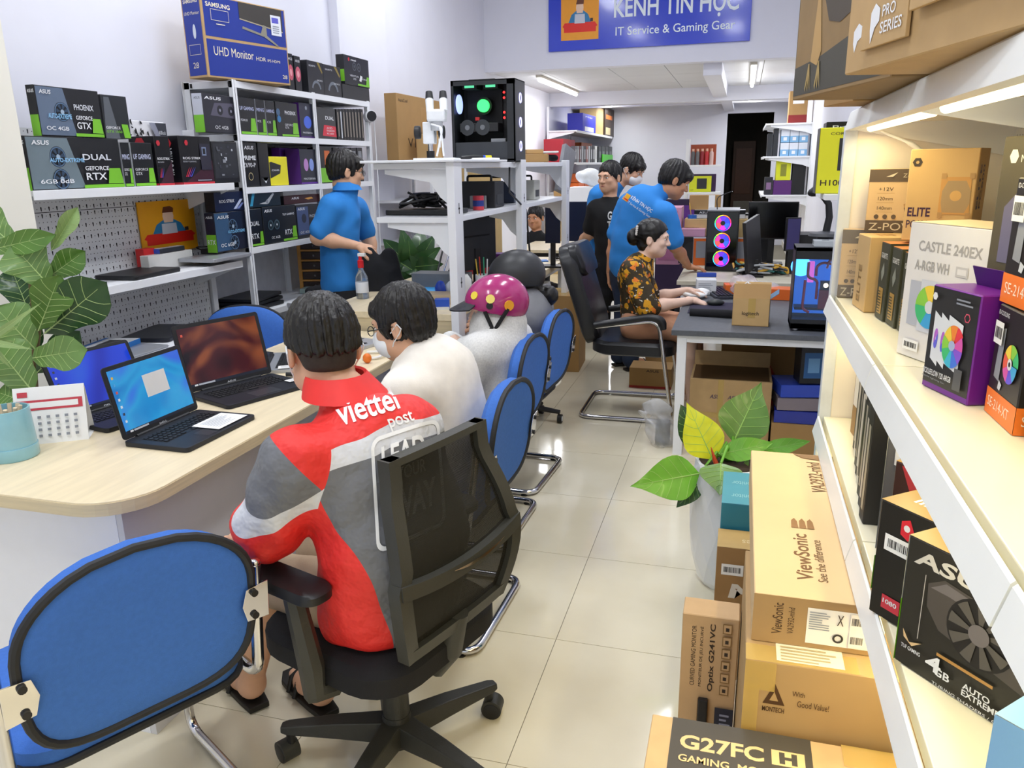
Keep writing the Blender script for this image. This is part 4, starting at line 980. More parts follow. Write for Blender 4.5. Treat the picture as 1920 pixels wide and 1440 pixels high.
PB = S; vd = unit(J['chest']-V3(0, 0, CAMH)); xr = unit(q(1225, 405, Yc)-q(1172, 368, Yc)); yr = unit(q(1188, 365, Yc)-q(1172, 385, Yc))
o_ = lambda px, py: q(px, py, Yc)-vd*.45
k_ = (6.05-.45)/6.05
def onshirt(t, px, py, w, h, bold=0, m=None, **kw): wrap_text(PB, t, m or flat('eef4fa'), p, o_(px, py)+(q(px, py, Yc)-o_(px, py))*.0, xr, yr, vd, w, bold=bold, h=h, **kw)
onshirt('KÊNH TIN HỌC', 1203, 383, .185, .038, .012)
onshirt('IT Service & Gaming Gear', 1198, 393, .20, .022, .0)
wrap_text(PB, '', flat('f3b01f'), p, o_(1175, 370), xr, yr, vd, .045, shape=[[(-1, -1.2), (1, -1.2), (1, 1.2), (-1, 1.2)]], name='shirt_logo')
wrap_text(PB, '', flat('e2301d'), p, o_(1174.3, 374), xr, yr, vd, .040, shape=[[(-1, -.25), (1, -.25), (1, .25), (-1, .25)]], name='shirt_logo', lift=.004)
trousers_sdf(J, 1.05, 1.0).build('trousers', [mat('navy_jeans', '25324a', .85)], p, .012)
slipper(J['anr'], J['tor'], p, SLIP); slipper(J['anl'], J['tol'], p, SLIP)

# ---- staff man with mask behind the man in black
Yc = 7.35
J = setup((.8, -.3), q(1184, 318, Yc), (.86, -.25, -.45),
    pelvis=q(1118, 480, Yc), waist=q(1120, 430, Yc), chest=q(1130, 380, Yc), neck=q(1158, 346, Yc),
    shl=q(1140, 372, Yc+.2), shr=q(1122, 368, Yc-.16), ell=q(1150, 420, Yc+.2), elr=q(1110, 425, Yc-.16), wrl=q(1180, 440, Yc+.2), wrr=q(1135, 465, Yc-.1))
default_legs(J, True)
p = make_person(J, 'man in blue with a mask standing behind the man in black', SKIN, 1.05, [(J['wrr'], (1, 0, -.2), (0, 0, 1), 1, .5), (J['wrl'], (1, 0, -.2), (0, 0, 1), -1, .5)], mask=True, hs=1.1)
hair_short(J['head'], J['R'], p, 1.1, 1.1, seed=20, fringe=.03); face_mask(J, p, 1.1)
shirt_sdf(J, 1.05, .75, loose=1.08, seed=3).build('polo_shirt', [BLUE], p, .012)
trousers_sdf(J, 1.0, 1.0).build('trousers', [mat('black_trousers', '131316', .85)], p, .014)

# ---- man seen through the shelving
Yc = 8.9
J = setup((.5, -.86), q(1004, 408, Yc), (-.15, -.97, -.1),
    pelvis=q(1008, 540, Yc), waist=q(1008, 500, Yc), chest=q(1008, 465, Yc), neck=q(1006, 436, Yc),
    shr=q(985, 448, Yc), shl=q(1032, 450, Yc), elr=q(978, 485, Yc-.1), ell=q(1034, 490, Yc-.1), wrr=q(1000, 488, Yc-.35), wrl=q(1018, 490, Yc-.35))
default_legs(J, False)
p = make_person(J, 'man in a dark T-shirt seen between the white shelf posts', SKINT, 1.0, [(J['wrr'], (.6, -.6, -.1), (0, 0, 1), -1, .5), (J['wrl'], (-.6, -.6, -.1), (0, 0, 1), 1, .5)], hs=1.1, res=.012)
hair_short(J['head'], J['R'], p, 1.1, 1.08, seed=25, nape=-.04)
S = shirt_sdf(J, 1.0, .7, seed=2); S.build('t_shirt', [BLK], p, .012)
wrap_text(S, '', flat('d8c23a'), p, q(1006, 470, Yc-.3), (1, 0, 0), (0, 0, 1), (0, 1, 0), .1, shape=[[(-1, -1), (0, 1), (.3, 0), (1, -.8), (.1, -.5)]], name='shirt_print')
trousers_sdf(J, 1.0, 1.0).build('trousers', [mat('black_trousers', '131316', .85)], p, .014)

# ---- woman at the computer
Yc = 4.98
J = setup((.99, .05), q(1224, 447, Yc), (.985, -.06, -.10),
    pelvis=q(1196, 605, Yc), waist=q(1195, 560, Yc), chest=q(1192, 525, Yc), neck=q(1206, 488, Yc),
    shr=q(1185, 507, Yc-.16), shl=q(1200, 507, Yc+.16), elr=q(1212, 577, Yc-.20), ell=q(1222, 560, Yc+.2), wrr=q(1300, 563, Yc-.02), wrl=q(1288, 544, Yc+.24))
default_legs(J, False)
J['knr'] = q(1290, 618, Yc-.08); J['knl'] = q(1290, 614, Yc+.10); J['anr'] = V3(*(J['knr'][:2]+V3(.05, 0, 0)[:2]), .085); J['anl'] = V3(*(J['knl'][:2]+V3(.02, .05, 0)[:2]), .085)
J['tor'] = J['anr']+V3(.17, 0, -.055); J['tol'] = J['anl']+V3(.17, 0, -.055)
p = make_person(J, 'woman in a black and yellow patterned blouse working at the computer', SKINP, .9, [(J['wrr'], q(1335, 574, Yc)-J['wrr'], (0, -.1, 1), -1, .35, .92), (J['wrl'], q(1315, 546, Yc+.25)-J['wrl'], (0, .1, 1), 1, .45, .92)], hs=.96, jaw=.92)
r, f, u = J['R']; RM = np.stack([r, f, u], 1); c = J['head']; L = lambda x, y, z: c+.96*(r*x+f*y+u*z)
S = Sdf(.02); S.ell(L(0, -.014, .036), V3(.084, .103, .09), RM); S.ell(L(0, -.045, -.045), V3(.062, .05, .05), RM); S.ell(L(0, -.128, -.005), V3(.05, .04, .052), RM, k=.03)
S.ell(L(0, .098, -.03), V3(.10, .072, .088), RM, op='s', k=.01)
for sg_ in (-1, 1): S.ell(L(sg_*.085, -.0, -.022), V3(.022, .024, .036), RM, op='s', k=.006)
S.disp = folds(.0022, 150, [(.9, .2, .4), (.3, -1, .8)], 5); hr = S.build('hair', [HAIR], p, .0045)
for i in range(5):
    MB().ball(L(.058, -.100, .030+.012*i-.01), .0085, 8, 6).build('hair_clip_bead', flat('dcd8d4'), hr, smooth=True, world=True)
def blouse():
    m = mat('patterned_blouse', '3a2f1c', .75, var=0); nt = m.node_tree; b = nt.nodes['Principled BSDF']
    tc = nt.nodes.new('ShaderNodeTexCoord')
    def vor(scale, off, th, feat='F1'):
        mp = nt.nodes.new('ShaderNodeMapping'); mp.inputs['Location'].default_value = off; nt.links.new(tc.outputs['Object'], mp.inputs[0])
        n = nt.nodes.new('ShaderNodeTexNoise'); n.inputs['Scale'].default_value = scale*1.6; nt.links.new(mp.outputs[0], n.inputs['Vector'])
        ad = nt.nodes.new('ShaderNodeVectorMath'); ad.operation = 'MULTIPLY_ADD'; nt.links.new(n.outputs['Color'], ad.inputs[0]); ad.inputs[1].default_value = (.05, .05, .05); nt.links.new(mp.outputs[0], ad.inputs[2])
        v = nt.nodes.new('ShaderNodeTexVoronoi'); v.inputs['Scale'].default_value = scale; nt.links.new(ad.outputs[0], v.inputs['Vector'])
        c_ = nt.nodes.new('ShaderNodeMath'); c_.operation = 'LESS_THAN'; c_.inputs[1].default_value = th; nt.links.new(v.outputs['Distance'], c_.inputs[0]); return c_.outputs[0]
    prev = None
    for fac, col in ((vor(17, (0, 0, 0), .42), 'd79a1e'), (vor(23, (3, 1, 2), .24), '5c4a1a'), (vor(19, (7, 5, 1), .26), 'e0792a'), (vor(40, (2, 8, 4), .18), '2a2416'), (vor(26, (1, 4, 9), .17), 'dcd8d0')):
        mx = nt.nodes.new('ShaderNodeMix'); mx.data_type = 'RGBA'; nt.links.new(fac, mx.inputs['Factor'])
        if prev is None: mx.inputs['A'].default_value = (*srgb('3a2f1c'), 1)
        else: nt.links.new(prev, mx.inputs['A'])
        mx.inputs['B'].default_value = (*srgb(col), 1); prev = mx.outputs['Result']
    nt.links.new(prev, b.inputs['Base Color']); return m
S = shirt_sdf(J, .93, .95, loose=1.05, seed=9, fold=.005, hem=J['pelvis']+V3(0, 0, .07)); S.cap(lerp(J['shr'], J['elr'], .5), J['elr']+V3(.02, 0, 0), .07, .066); S.build('blouse', [blouse()], p, .008)
SK = mat('peach_skirt', 'c39072', .85, bump=.1, bs=160)
S = Sdf(.05); S.cap(J['pelvis']+V3(0, 0, .06), J['pelvis'], .125, .145, flat=(J['bf'], 1.25)); 
for a in 'lr': S.chain([J['hip'+a], J['kn'+a]], [.10, .085])
S.chain([lerp(J['knl'], J['knr'], .5), lerp(J['knl'], J['knr'], .5)+V3(.03, 0, -.33)], [.12, .11], flat=((1, 0, 0), 1.3)); S.disp = folds(.004, 34, [(.2, 1, .3), (1, .3, .8)], 4)
S.build('skirt', [SK], p, .010)

# ================================================================ chairs
BLUEF = mat('blue_fabric', '3f70c4', .9, var=.05, vs=90, bump=.3, bs=420)
PIPE = mat('black_piping', '232427', .6)
def arc(pts, r=0.06, n=5):                           # round the corners of a polyline
    pts = [Vector(p) for p in pts]; o = [pts[0]]
    for i in range(1, len(pts)-1):
        a, b, c = pts[i-1], pts[i], pts[i+1]; da, dc = (a-b), (c-b); rr = min(r, da.length*.45, dc.length*.45); p, q_ = b+da.normalized()*rr, b+dc.normalized()*rr
        for k in range(n+1):
            t = k/n; o.append(p*(1-t)**2+b*2*t*(1-t)+q_*t*t)
    return o+[pts[-1]]
def pad(outline, place, th, crown, m, name, parent, pipe=True):
    """cushion: outline [(u, v)], place(u, v, w) -> point; both faces are crowned"""
    n = len(outline); cu = sum(p[0] for p in outline)/n; cv = sum(p[1] for p in outline)/n; b = MB(); vs = []; sc = [1, .93, .7, .4, .12]
    for side in (1, -1):
        for k, s in enumerate(sc):
            h = th/2*(0.55 if k == 0 else 1)+crown*(1-s*s) if side > 0 else th/2*(0.75 if k == 0 else 1)
            vs += [place(cu+(u-cu)*s, cv+(v-cv)*s, side*h) for u, v in outline]
    fs = []; m5 = len(sc)
    for sd in range(2):
        o = sd*m5*n
        for k in range(m5-1): fs += [(o+k*n+i, o+k*n+(i+1) % n, o+(k+1)*n+(i+1) % n, o+(k+1)*n+i) for i in range(n)]
        fs.append(tuple(range(o+(m5-1)*n, o+m5*n)))
    fs += [(i, m5*n+i, m5*n+(i+1) % n, (i+1) % n) for i in range(n)]
    o = b.add(vs, fs).build(name, m, parent, smooth=True)
    if pipe: MB().tube([place(cu+(u-cu)*1.005, cv+(v-cv)*1.005, -th*.40) for u, v in outline], .0095, 8, True).build('piping', PIPE, o, smooth=True)
    return o
def outline_back(w, h, arch=.05, n=40):
    o = []
    for i in range(n):
        a = 2*PI*i/n; c, s_ = math.cos(a), math.sin(a); e = 2/3.6; x = abs(c)**e*math.copysign(1, c); y = abs(s_)**e*math.copysign(1, s_)
        o.append((x*w/2*(1-.03*max(0, -y)), h/2+y*h/2-arch*(x*x)*max(0, y)))
    return o
def rrect(w, h, r, n=5):
    return [(sx*(w/2-r)+r*math.cos(a), sy*(h/2-r)+r*math.sin(a)) for sx, sy, a0 in ((1, 1, 0), (-1, 1, PI/2), (-1, -1, PI), (1, -1, 1.5*PI)) for a in [a0+PI/2*i/n for i in range(n+1)]]
def visitor_chair(label, loc, fwd, group='blue visitor chairs'):
    t = thing('visitor_chair', label, 'chair', loc, math.atan2(-fwd[0], fwd[1]), group)
    X = .252
    for sx in (-1, 1):
        pts = [(sx*X, -.275, .73), (sx*X, -.235, .45), (sx*X, -.20, .425), (sx*X, .22, .425), (sx*X, .25, .017), (sx*X, -.25, .017), (0, -.25, .017)]
        MB().tube(arc(pts, .06), .0135, 10).build('frame_tube', CH, t, smooth=True)
        f_ = MB().ball((sx*X, -.276, .735), (.0138, .0138, .010), 10, 6).build('tube_cap', CH, t, smooth=True)
        pl = MB().prism([(0, -.045), (.05, -.04), (.06, 0), (.05, .04), (0, .045)], (sx*(X+.002), -.320, .665), (-sx, 0, 0), (0, -.12, .99), (0, .003, 0)).build('back_plate', CH, t, bevel=.001)
        for dz in (-.028, .028): MB().cyl((sx*(X-.032), -.321+(-.12*dz), .665+dz), (sx*(X-.032), -.327+(-.12*dz), .665+dz), .008, n=10).build('screw', BLACKP, pl)
        MB().cyl((sx*X, -.2, .0), (sx*X, -.2, .006), .016, n=10).build('glide', BLACKP, t)
    tilt = .14
    place = lambda u, v, w: Vector((u, -.255-tilt*v*.9+w*.99+.35*u*u*-1+.01, .50+v*.99+w*tilt))
    pad(outline_back(.445, .385), place, .055, .012, BLUEF, 'backrest', t)
    pad(rrect(.48, .46, .09), lambda u, v, w: Vector((u, v+.0, .465+w)), .055, .012, BLUEF, 'seat', t)
    return t
visitor_chair('blue fabric chair seen from behind in the near left corner', (-1.345, 1.24, 0), (-.88, .475))
visitor_chair('blue visitor chair of the man in the cream shirt', (-1.00, 2.38, 0), (-1, .03))
visitor_chair('blue visitor chair under the child in the magenta helmet', (-1.115, 3.10, 0), (-1, .03))
visitor_chair('blue visitor chair of the woman in the black helmet', (-1.13, 3.70, 0), (-1, .06))
visitor_chair('blue chair behind the counter, its back above the largest laptop', (-2.40, 3.22, 0), (.25, -.97))
def lining(label, pts):
    S = Sdf(.02)
    for a, b_, r in pts: S.cap(a, b_, r, r*.5, flat=((1, .1, 0), 3.0))
    S.disp = folds(.004, 60, [(.2, 1, .4), (.3, .4, 1)], 2)
    tag(S.build('seat_lining', [mat('teal_lining', '4b7f78', .85)], None, .006, origin=pts[0][0]), label, 'cloth')
lining('torn teal seat lining hanging under the chair of the magenta helmet', [(q(962, 840, 3.0), q(952, 900, 3.0), .03), (q(962, 835, 3.0), q(975, 845, 3.05), .035)])
lining('teal seat lining hanging under the farthest blue chair', [(q(1000, 740, 3.6), q(996, 785, 3.6), .045), (q(1000, 740, 3.6), q(1012, 738, 3.65), .03)])

# ---- mesh office chair
oc = thing('office_chair', 'black mesh-backed swivel office chair the courier sits on', 'chair', (-.815, 1.635, 0), math.atan2(.95, .31))
HUBM = mat('charcoal_plastic', '333330', .5, var=.06, bump=.15, bs=300)
for k in range(5):
    a = math.radians(122.6+72*k); d = Vector((math.cos(a), math.sin(a), 0)); s = Vector((-d.y, d.x, 0)); R_ = .30
    b = MB(); sec = []
    for rr, w, z0, z1 in ((.03, .035, .075, .135), (.16, .028, .083, .128), (R_, .020, .088, .112), (R_+.018, .014, .09, .108)):
        c = d*rr; sec.append([c-s*w+Vector((0, 0, z0)), c+s*w+Vector((0, 0, z0)), c+s*w*.8+Vector((0, 0, z1)), c-s*w*.8+Vector((0, 0, z1))])
    b.add([p for q_ in sec for p in q_], [(4*i+j, 4*i+(j+1) % 4, 4*i+4+(j+1) % 4, 4*i+4+j) for i in range(3) for j in range(4)]+[(3, 2, 1, 0), (12, 13, 14, 15)])
    b.build('base_leg', HUBM, oc, bevel=.004)
    c = d*(R_-.005); cs = MB().cyl(c+Vector((0, 0, .045)), c+Vector((0, 0, .09)), .012, n=10).build('caster', BLACKP, oc)
    ax = (s*.7+d*.7).normalized(); cw = c+Vector((0, 0, .0255))+d*.012
    for e in (-1, 1): MB().cyl(cw+ax*e*.008, cw+ax*e*.026, .0255, n=20).build('wheel', BLACKP, cs, smooth=True, bevel=.003)
    MB().cyl(cw-ax*.024+Vector((0, 0, .004)), cw+ax*.024+Vector((0, 0, .004)), .030, n=20).build('hood', HUBM, cs, smooth=True)
    cs.children[-1].scale = (1, 1, 1)
MB().cyl((0, 0, .06), (0, 0, .15), .045, .038, 20).build('base_hub', HUBM, oc, smooth=True)
MB().cyl((0, 0, .15), (0, 0, .34), .036, .033, 20).build('gas_column', HUBM, oc, smooth=True)
MB().box((-.12, -.14, .335), (.12, .14, .375)).build('tilt_mechanism', BLACKP, oc, bevel=.01)
pad(rrect(.49, .48, .12), lambda u, v, w: Vector((u, v+.03, .425+w-.02*max(0, v-.1))), .075, .012, mat('black_seat_fabric', '17171a', .9, bump=.3, bs=400), 'seat', oc, pipe=False)
FR = mat('chair_frame', '3a3a35', .5, var=.05, bump=.1, bs=300)
def bk(u, v):                                        # back surface: v 0..1 from bottom to top
    return Vector((u, -.215-.05*math.sin(PI*min(1, v*1.2))*.9+.035*v-.16*u*u*-1.0, .49+.475*v))
def hw(v): return .185+.05*math.sin(PI*min(1, max(0, v*1.15)))*(1 if v < .5 else .75)-.01*v
lv = [i/16 for i in range(17)]
fr = MB()
for sx in (-1, 1):
    b = MB(); vs = []
    for v in lv:
        o_, i_ = hw(v), hw(v)-.038
        for u, dy in ((o_, .012), (i_, .006), (i_, -.018), (o_, -.022)): p_ = bk(sx*u, v); vs.append(p_+Vector((0, dy, 0)))
    b.add(vs, [(4*k+j, 4*k+(j+1) % 4, 4*k+4+(j+1) % 4, 4*k+4+j) for k in range(16) for j in range(4)]+[(3, 2, 1, 0), (64, 65, 66, 67)]).build('back_frame_side', FR, oc, smooth=True)
def crossbar(v0, v1, name, m=FR, off=0.0, k=1.0, bow=0.0):
    b = MB(); vs = []; n = 12
    for i in range(n+1):
        t = -1+2*i/n; e = bow*(1-t*t)
        for v, dy in ((v0-e, .010), (v1-e, .010), (v1-e, -.020), (v0-e, -.020)): vs.append(bk(t*(hw(v)-.006)*k, v)+Vector((0, dy-off, 0)))
    return b.add(vs, [(4*q_+j, 4*q_+(j+1) % 4, 4*q_+4+(j+1) % 4, 4*q_+4+j) for q_ in range(n) for j in range(4)]+[(3, 2, 1, 0), (4*n, 4*n+1, 4*n+2, 4*n+3)]).build(name, m, oc, smooth=True)
crossbar(.965, 1.0, 'back_frame_top'); crossbar(.0, .075, 'back_frame_bottom'); lb = crossbar(.40, .47, 'lumbar_bar', off=.006, bow=.05)
b = MB(); vs = []
for i in range(13):
    t = -1+2*i/12; e = .05*(1-t*t*.45); w_ = .008*(1-t*t)+.0008
    for s_ in (-1, 1): vs.append(bk(t*.10+.03, .445-e+s_*w_)+Vector((0, -.034, 0)))
b.add(vs, [(2*i, 2*i+1, 2*i+3, 2*i+2) for i in range(12)]).build('silver_inlay', CH, lb)
b = MB(); vs = []; NX = 14
for v in lv:
    for i in range(NX+1): t = -1+2*i/NX; vs.append(bk(t*(hw(v)-.03), v)+Vector((0, -.004, 0)))
def mesh_mat():
    m = mat('back_mesh', '17160f', .7, var=0); nt = m.node_tree; b_ = nt.nodes['Principled BSDF']; tc = nt.nodes.new('ShaderNodeTexCoord'); mp = nt.nodes.new('ShaderNodeMapping'); mp.inputs['Rotation'].default_value = (0, .785, 0); nt.links.new(tc.outputs['Object'], mp.inputs[0])
    ck = nt.nodes.new('ShaderNodeTexChecker'); ck.inputs['Scale'].default_value = 420; nt.links.new(mp.outputs[0], ck.inputs['Vector'])
    mr = nt.nodes.new('ShaderNodeMapRange'); mr.inputs['To Min'].default_value = .84; mr.inputs['To Max'].default_value = 1.0; nt.links.new(ck.outputs['Fac'], mr.inputs['Value']); nt.links.new(mr.outputs[0], b_.inputs['Alpha']); return m
b.add(vs, [(k*(NX+1)+i, k*(NX+1)+i+1, (k+1)*(NX+1)+i+1, (k+1)*(NX+1)+i) for k in range(16) for i in range(NX)]).build('back_mesh', mesh_mat(), oc, smooth=True, fixn=False)
MB().tube([(0, -.05, .37), (0, -.16, .36), (0, -.20, .42), (0, -.225, .53)], [.035, .032, .03, .028], 10).build('back_stem', FR, oc, smooth=True)
for sx in (-1, 1):
    pst = MB().tube([(sx*.20, .0, .36), (sx*.265, .0, .38), (sx*.275, -.01, .46), (sx*.275, .03, .64)], [.026, .028, .03, .024], 8).build('arm_post', FR, oc, smooth=True)
    pad(rrect(.085, .25, .035), lambda u, v, w, sx=sx: Vector((sx*.275+u, .05+v, .658+w)), .028, .004, BLACKP, 'arm_pad', oc, pipe=False)

# ---- black leather cantilever armchair at the computer desk
ac = thing('cantilever_armchair', 'black leather armchair on a chrome sled frame at the grey desk', 'chair', (-.62, 4.985, 0), -PI/2)
LEA = mat('black_leather', '1d1e22', .35, var=.06, bump=.12, bs=120)
for sx in (-1, 1):
    X = .29
    MB().tube(arc([(sx*X, -.20, .60), (sx*X, .18, .655), (sx*X, .285, .02), (sx*X, -.30, .017), (0, -.30, .017)], .07), .0135, 10).build('frame_tube', CH, ac, smooth=True)
    MB().tube(arc([(sx*X, -.21, .61), (sx*X, .12, .672), (sx*X, .20, .66), (sx*X, .215, .60)], .06), [.022]*1+[.024]*(len(arc([(0,0,0),(1,0,0),(2,1,0),(3,1,0)], .06))-2)+[.016], 10).build('arm_pad', LEA, ac, smooth=True)
pad(rrect(.52, .52, .10), lambda u, v, w: Vector((u, v+.02, .455+w+.10*max(0, -v-.14))), .085, .015, LEA, 'seat', ac, pipe=False)
def lb_(u, v, w): return Vector((u, -.235-.20*v-.18*v*v+w, .47+v*.98+w*.25))
pad(rrect(.50, .62, .12), lambda u, v, w: lb_(u, v+.31, w), .095, .02, LEA, 'backrest', ac, pipe=False)
pad(rrect(.46, .20, .07), lambda u, v, w: lb_(u, v+.52, w+.05), .06, .015, LEA, 'headrest', ac, pipe=False)
# ---- teal-topped rolling stool foot behind the blue chairs
st = thing('rolling_stool', 'small stool with a black caster half hidden behind the blue chairs', 'stool', (-1.18, 4.58, 0))
MB().cyl((-1.18, 4.58, .40), (-1.18, 4.58, .46), .15, n=24).build('seat', LEA, st, smooth=True, world=True, bevel=.01)
MB().cyl((-1.18, 4.58, .08), (-1.18, 4.58, .40), .025, n=12).build('column', CH, st, smooth=True, world=True)
for k in range(4):
    a = math.radians(0+90*k); d = Vector((math.cos(a), math.sin(a), 0)); c = Vector((-1.18, 4.58, 0))
    MB().tube([c+Vector((0, 0, .09)), c+d*.16+Vector((0, 0, .07))], [.02, .014], 8).build('leg', BLACKP, st, smooth=True, world=True)
    cs = MB().cyl(c+d*.16+Vector((-.014, 0, .028)), c+d*.16+Vector((.014, 0, .028)), .028, n=16).build('caster', BLACKP, st, smooth=True, world=True)
    MB().cyl(c+d*.16+Vector((-.0155, 0, .028)), c+d*.16+Vector((.0155, 0, .028)), .016, n=12).build('hub_cap', WHITE, cs, world=True)

# ================================================================ things on the counter
LAPD = mat('laptop_dark', '2b2d33', .42, metal=.4, var=.03); LAPB = mat('laptop_black', '17181b', .45); LAPS = mat('laptop_silver', 'b9bcc2', .35, metal=.6, var=.03); KEYM = mat('keycap', '1b1c20', .5)
SCRW = flat('f2f4f6')
def screen_mat(name, c0, c1, c2, strength=.75, scale=3.0):
    m = mat(name, '000000', .12, var=0); nt = m.node_tree; b = nt.nodes['Principled BSDF']; tc = nt.nodes.new('ShaderNodeTexCoord'); n = nt.nodes.new('ShaderNodeTexNoise'); n.inputs['Scale'].default_value = scale; n.inputs['Detail'].default_value = 1.5; n.inputs['Distortion'].default_value = 1.2
    nt.links.new(tc.outputs['Object'], n.inputs['Vector']); r = nt.nodes.new('ShaderNodeValToRGB'); e = r.color_ramp.elements; e.new(.5)
    for k, (p_, c) in zip(e, ((.32, c0), (.5, c1), (.68, c2))): k.position = p_; k.color = (*srgb(c), 1)
    nt.links.new(n.outputs['Fac'], r.inputs['Fac']); nt.links.new(r.outputs['Color'], b.inputs['Emission Color']); b.inputs['Emission Strength'].default_value = strength
    return m
def laptop(label, loc, rotz, w, d, body, scr, ang=105, brand=None, icons=0, extras=None, lidh=None, group='display laptops on the counter', bezel=LAPB):
    """open laptop: local +y is towards the hinge, screen faces -y"""
    t = thing('laptop', label, 'laptop', loc, rotz, group)
    MB().prism(rrect(w, d, .015, 4), (0, 0, 0), (1, 0, 0), (0, 1, 0), (0, 0, .016)).build('base', body, t, bevel=.003)
    kw, kd = w*.82, d*.40
    MB().box((-kw/2, -.02, .0158), (kw/2, kd-.02, .0166)).build('keyboard_tray', LAPB, t)
    kp = MB().box((-.0065, -.006, 0), (.0065, .006, .0022)).mesh('key', KEYM); nx, ny = int(kw/.0178), int(kd/.0175)
    for i in range(nx):
        for j in range(ny):
            if j == 0 and abs(i-nx/2) < nx*.18: continue
            o = bpy.data.objects.new('key', kp); COL.objects.link(o); o.parent = t; o.location = (-kw/2+kw*(i+.5)/nx, -.02+kd*(j+.5)/ny, .0166)
    MB().box((-w*.05, -.02, .0167), (w*.05, -.02+kd/ny*.8, .0187)).build('space_bar', KEYM, t)
    MB().box((-.055, -d/2+.015, .0158), (.055, -.045, .0164)).build('touchpad', mat('touchpad', '34363c', .3), t)
    h = lidh or d*.97; a = math.radians(180-ang); L = lambda x, z, n_=0: Vector((x, d/2-.006+math.sin(PI/2-a)*z*1.0*0+math.cos(math.radians(ang))*-z+n_*-math.sin(math.radians(ang)), .018+math.sin(math.radians(ang))*z+n_*-math.cos(math.radians(ang))*1))
    upv = (L(0, 1)-L(0, 0)); nv = Vector((1, 0, 0)).cross(upv)*1.0   # faces -y side
    o0 = L(0, 0)
    lid = MB().prism(rrect(w, h, .012, 4), o0+upv*(h/2)-nv*.0045, (1, 0, 0), upv, nv*.0045).build('lid', body, t, bevel=.0015)
    MB().prism(rrect(w*.985, h*.985, .010, 4), o0+upv*(h/2)+nv*.0002, (1, 0, 0), upv, nv*.0006).build('bezel', bezel, lid)
    s0 = .07; F = Face(lid, o0+upv*(h*s0)+Vector((-w*.455, 0, 0))+nv*.001, (1, 0, 0), upv, w*.91, h*(1-s0-.06))
    F.panel(0, 0, 1, 1, scr, 'screen')
    F.panel(0, 0, 1, .045, flat('1d2436'), 'taskbar')
    for i in range(icons):
        F.panel(.03, .86-.115*i, .055, .90-.115*i, flat(random.choice(['dfe6f0', '4aa3e0', 'e0b84a', 'd85a4a', '3c3f4a'])), 'icon')
    F.panel(.05, .008, .09, .036, SCRW, 'icon'); F.panel(.1, .008, .3, .036, flat('c8ccd4'), 'icon')
    if brand: text_obj(brand, flat('c9ccd2'), lid, o0+upv*(h*.018)+Vector((-w*.05, 0, 0))+nv*.0012, (1, 0, 0), upv, w*.10, h*.026, .02)
    MB().cyl((-w*.35, d/2-.006, .016), (w*.35, d/2-.006, .016), .007, n=10).build('hinge', LAPB, t, smooth=True)
    if extras: extras(t, F)
    return t
S1 = screen_mat('screen_deep_blue', '1020a8', '1f44dc', '2f6fe8', .8)
S2 = screen_mat('screen_sky_blue', '1478c8', '2ea0dc', '3a6fe0', .85, 5)
S3 = screen_mat('screen_sunset', '180a1c', '5a1e28', 'b0603c', .5, 5)
ex2 = lambda t, F: F.panel(.40, .42, .72, .78, flat('d8d8d6'), 'dialog_window')
rz = lambda fx, fy: math.atan2(fy, fx)-PI/2*1 if False else math.atan2(-fx, fy)     # local +y -> (fx, fy)
PAPER = mat('paper', 'f4f4f2', .7, var=.01)
def sheet(label, c, rotz, w, d, z, lines=8):
    o = MB().box((-w/2, -d/2, 0), (w/2, d/2, .0008)).build('paper_sheet', PAPER); o.location = (c[0], c[1], z); o.rotation_euler = (0, 0, rotz); tag(o, label, 'paper', 'spec sheets on the laptops')
    F = Face(o, (-w/2, -d/2, .0008), (1, 0, 0), (0, 1, 0), w, d); F.lines(.12, .15, .9, .9, lines, flat('a8abb2'), .25)
la = laptop('dark laptop with a pale blue desktop nearest on the counter', (-1.665, 2.02, ZC), rz(-1, .02), .345, .238, LAPD, S2, 102, 'DELL', 7, ex2)
lb2 = laptop('black laptop with a plain royal blue screen beside the plant', (-2.005, 2.125, ZC), rz(-.98, .20), .335, .225, LAPB, S1, 112, 'DELL', 7)
lc = laptop('wide black laptop with a red and orange wallpaper', (-1.752, 2.475, ZC), rz(-.92, .36), .372, .262, mat('laptop_navy', '23252d', .4, metal=.3), S3, 104, 'ASUS', 1)
sheet('white spec sheet on the nearest laptop', (-1.612, 2.09), rz(-1, .02), .15, .105, ZC+.0195); sheet('white slip on the keyboard of the royal blue laptop', (-1.925, 2.17), .2, .10, .06, ZC+.0195, 3); sheet('small white card on the wide black laptop', (-1.648, 2.615), 1.2, .075, .035, ZC+.0195, 2)
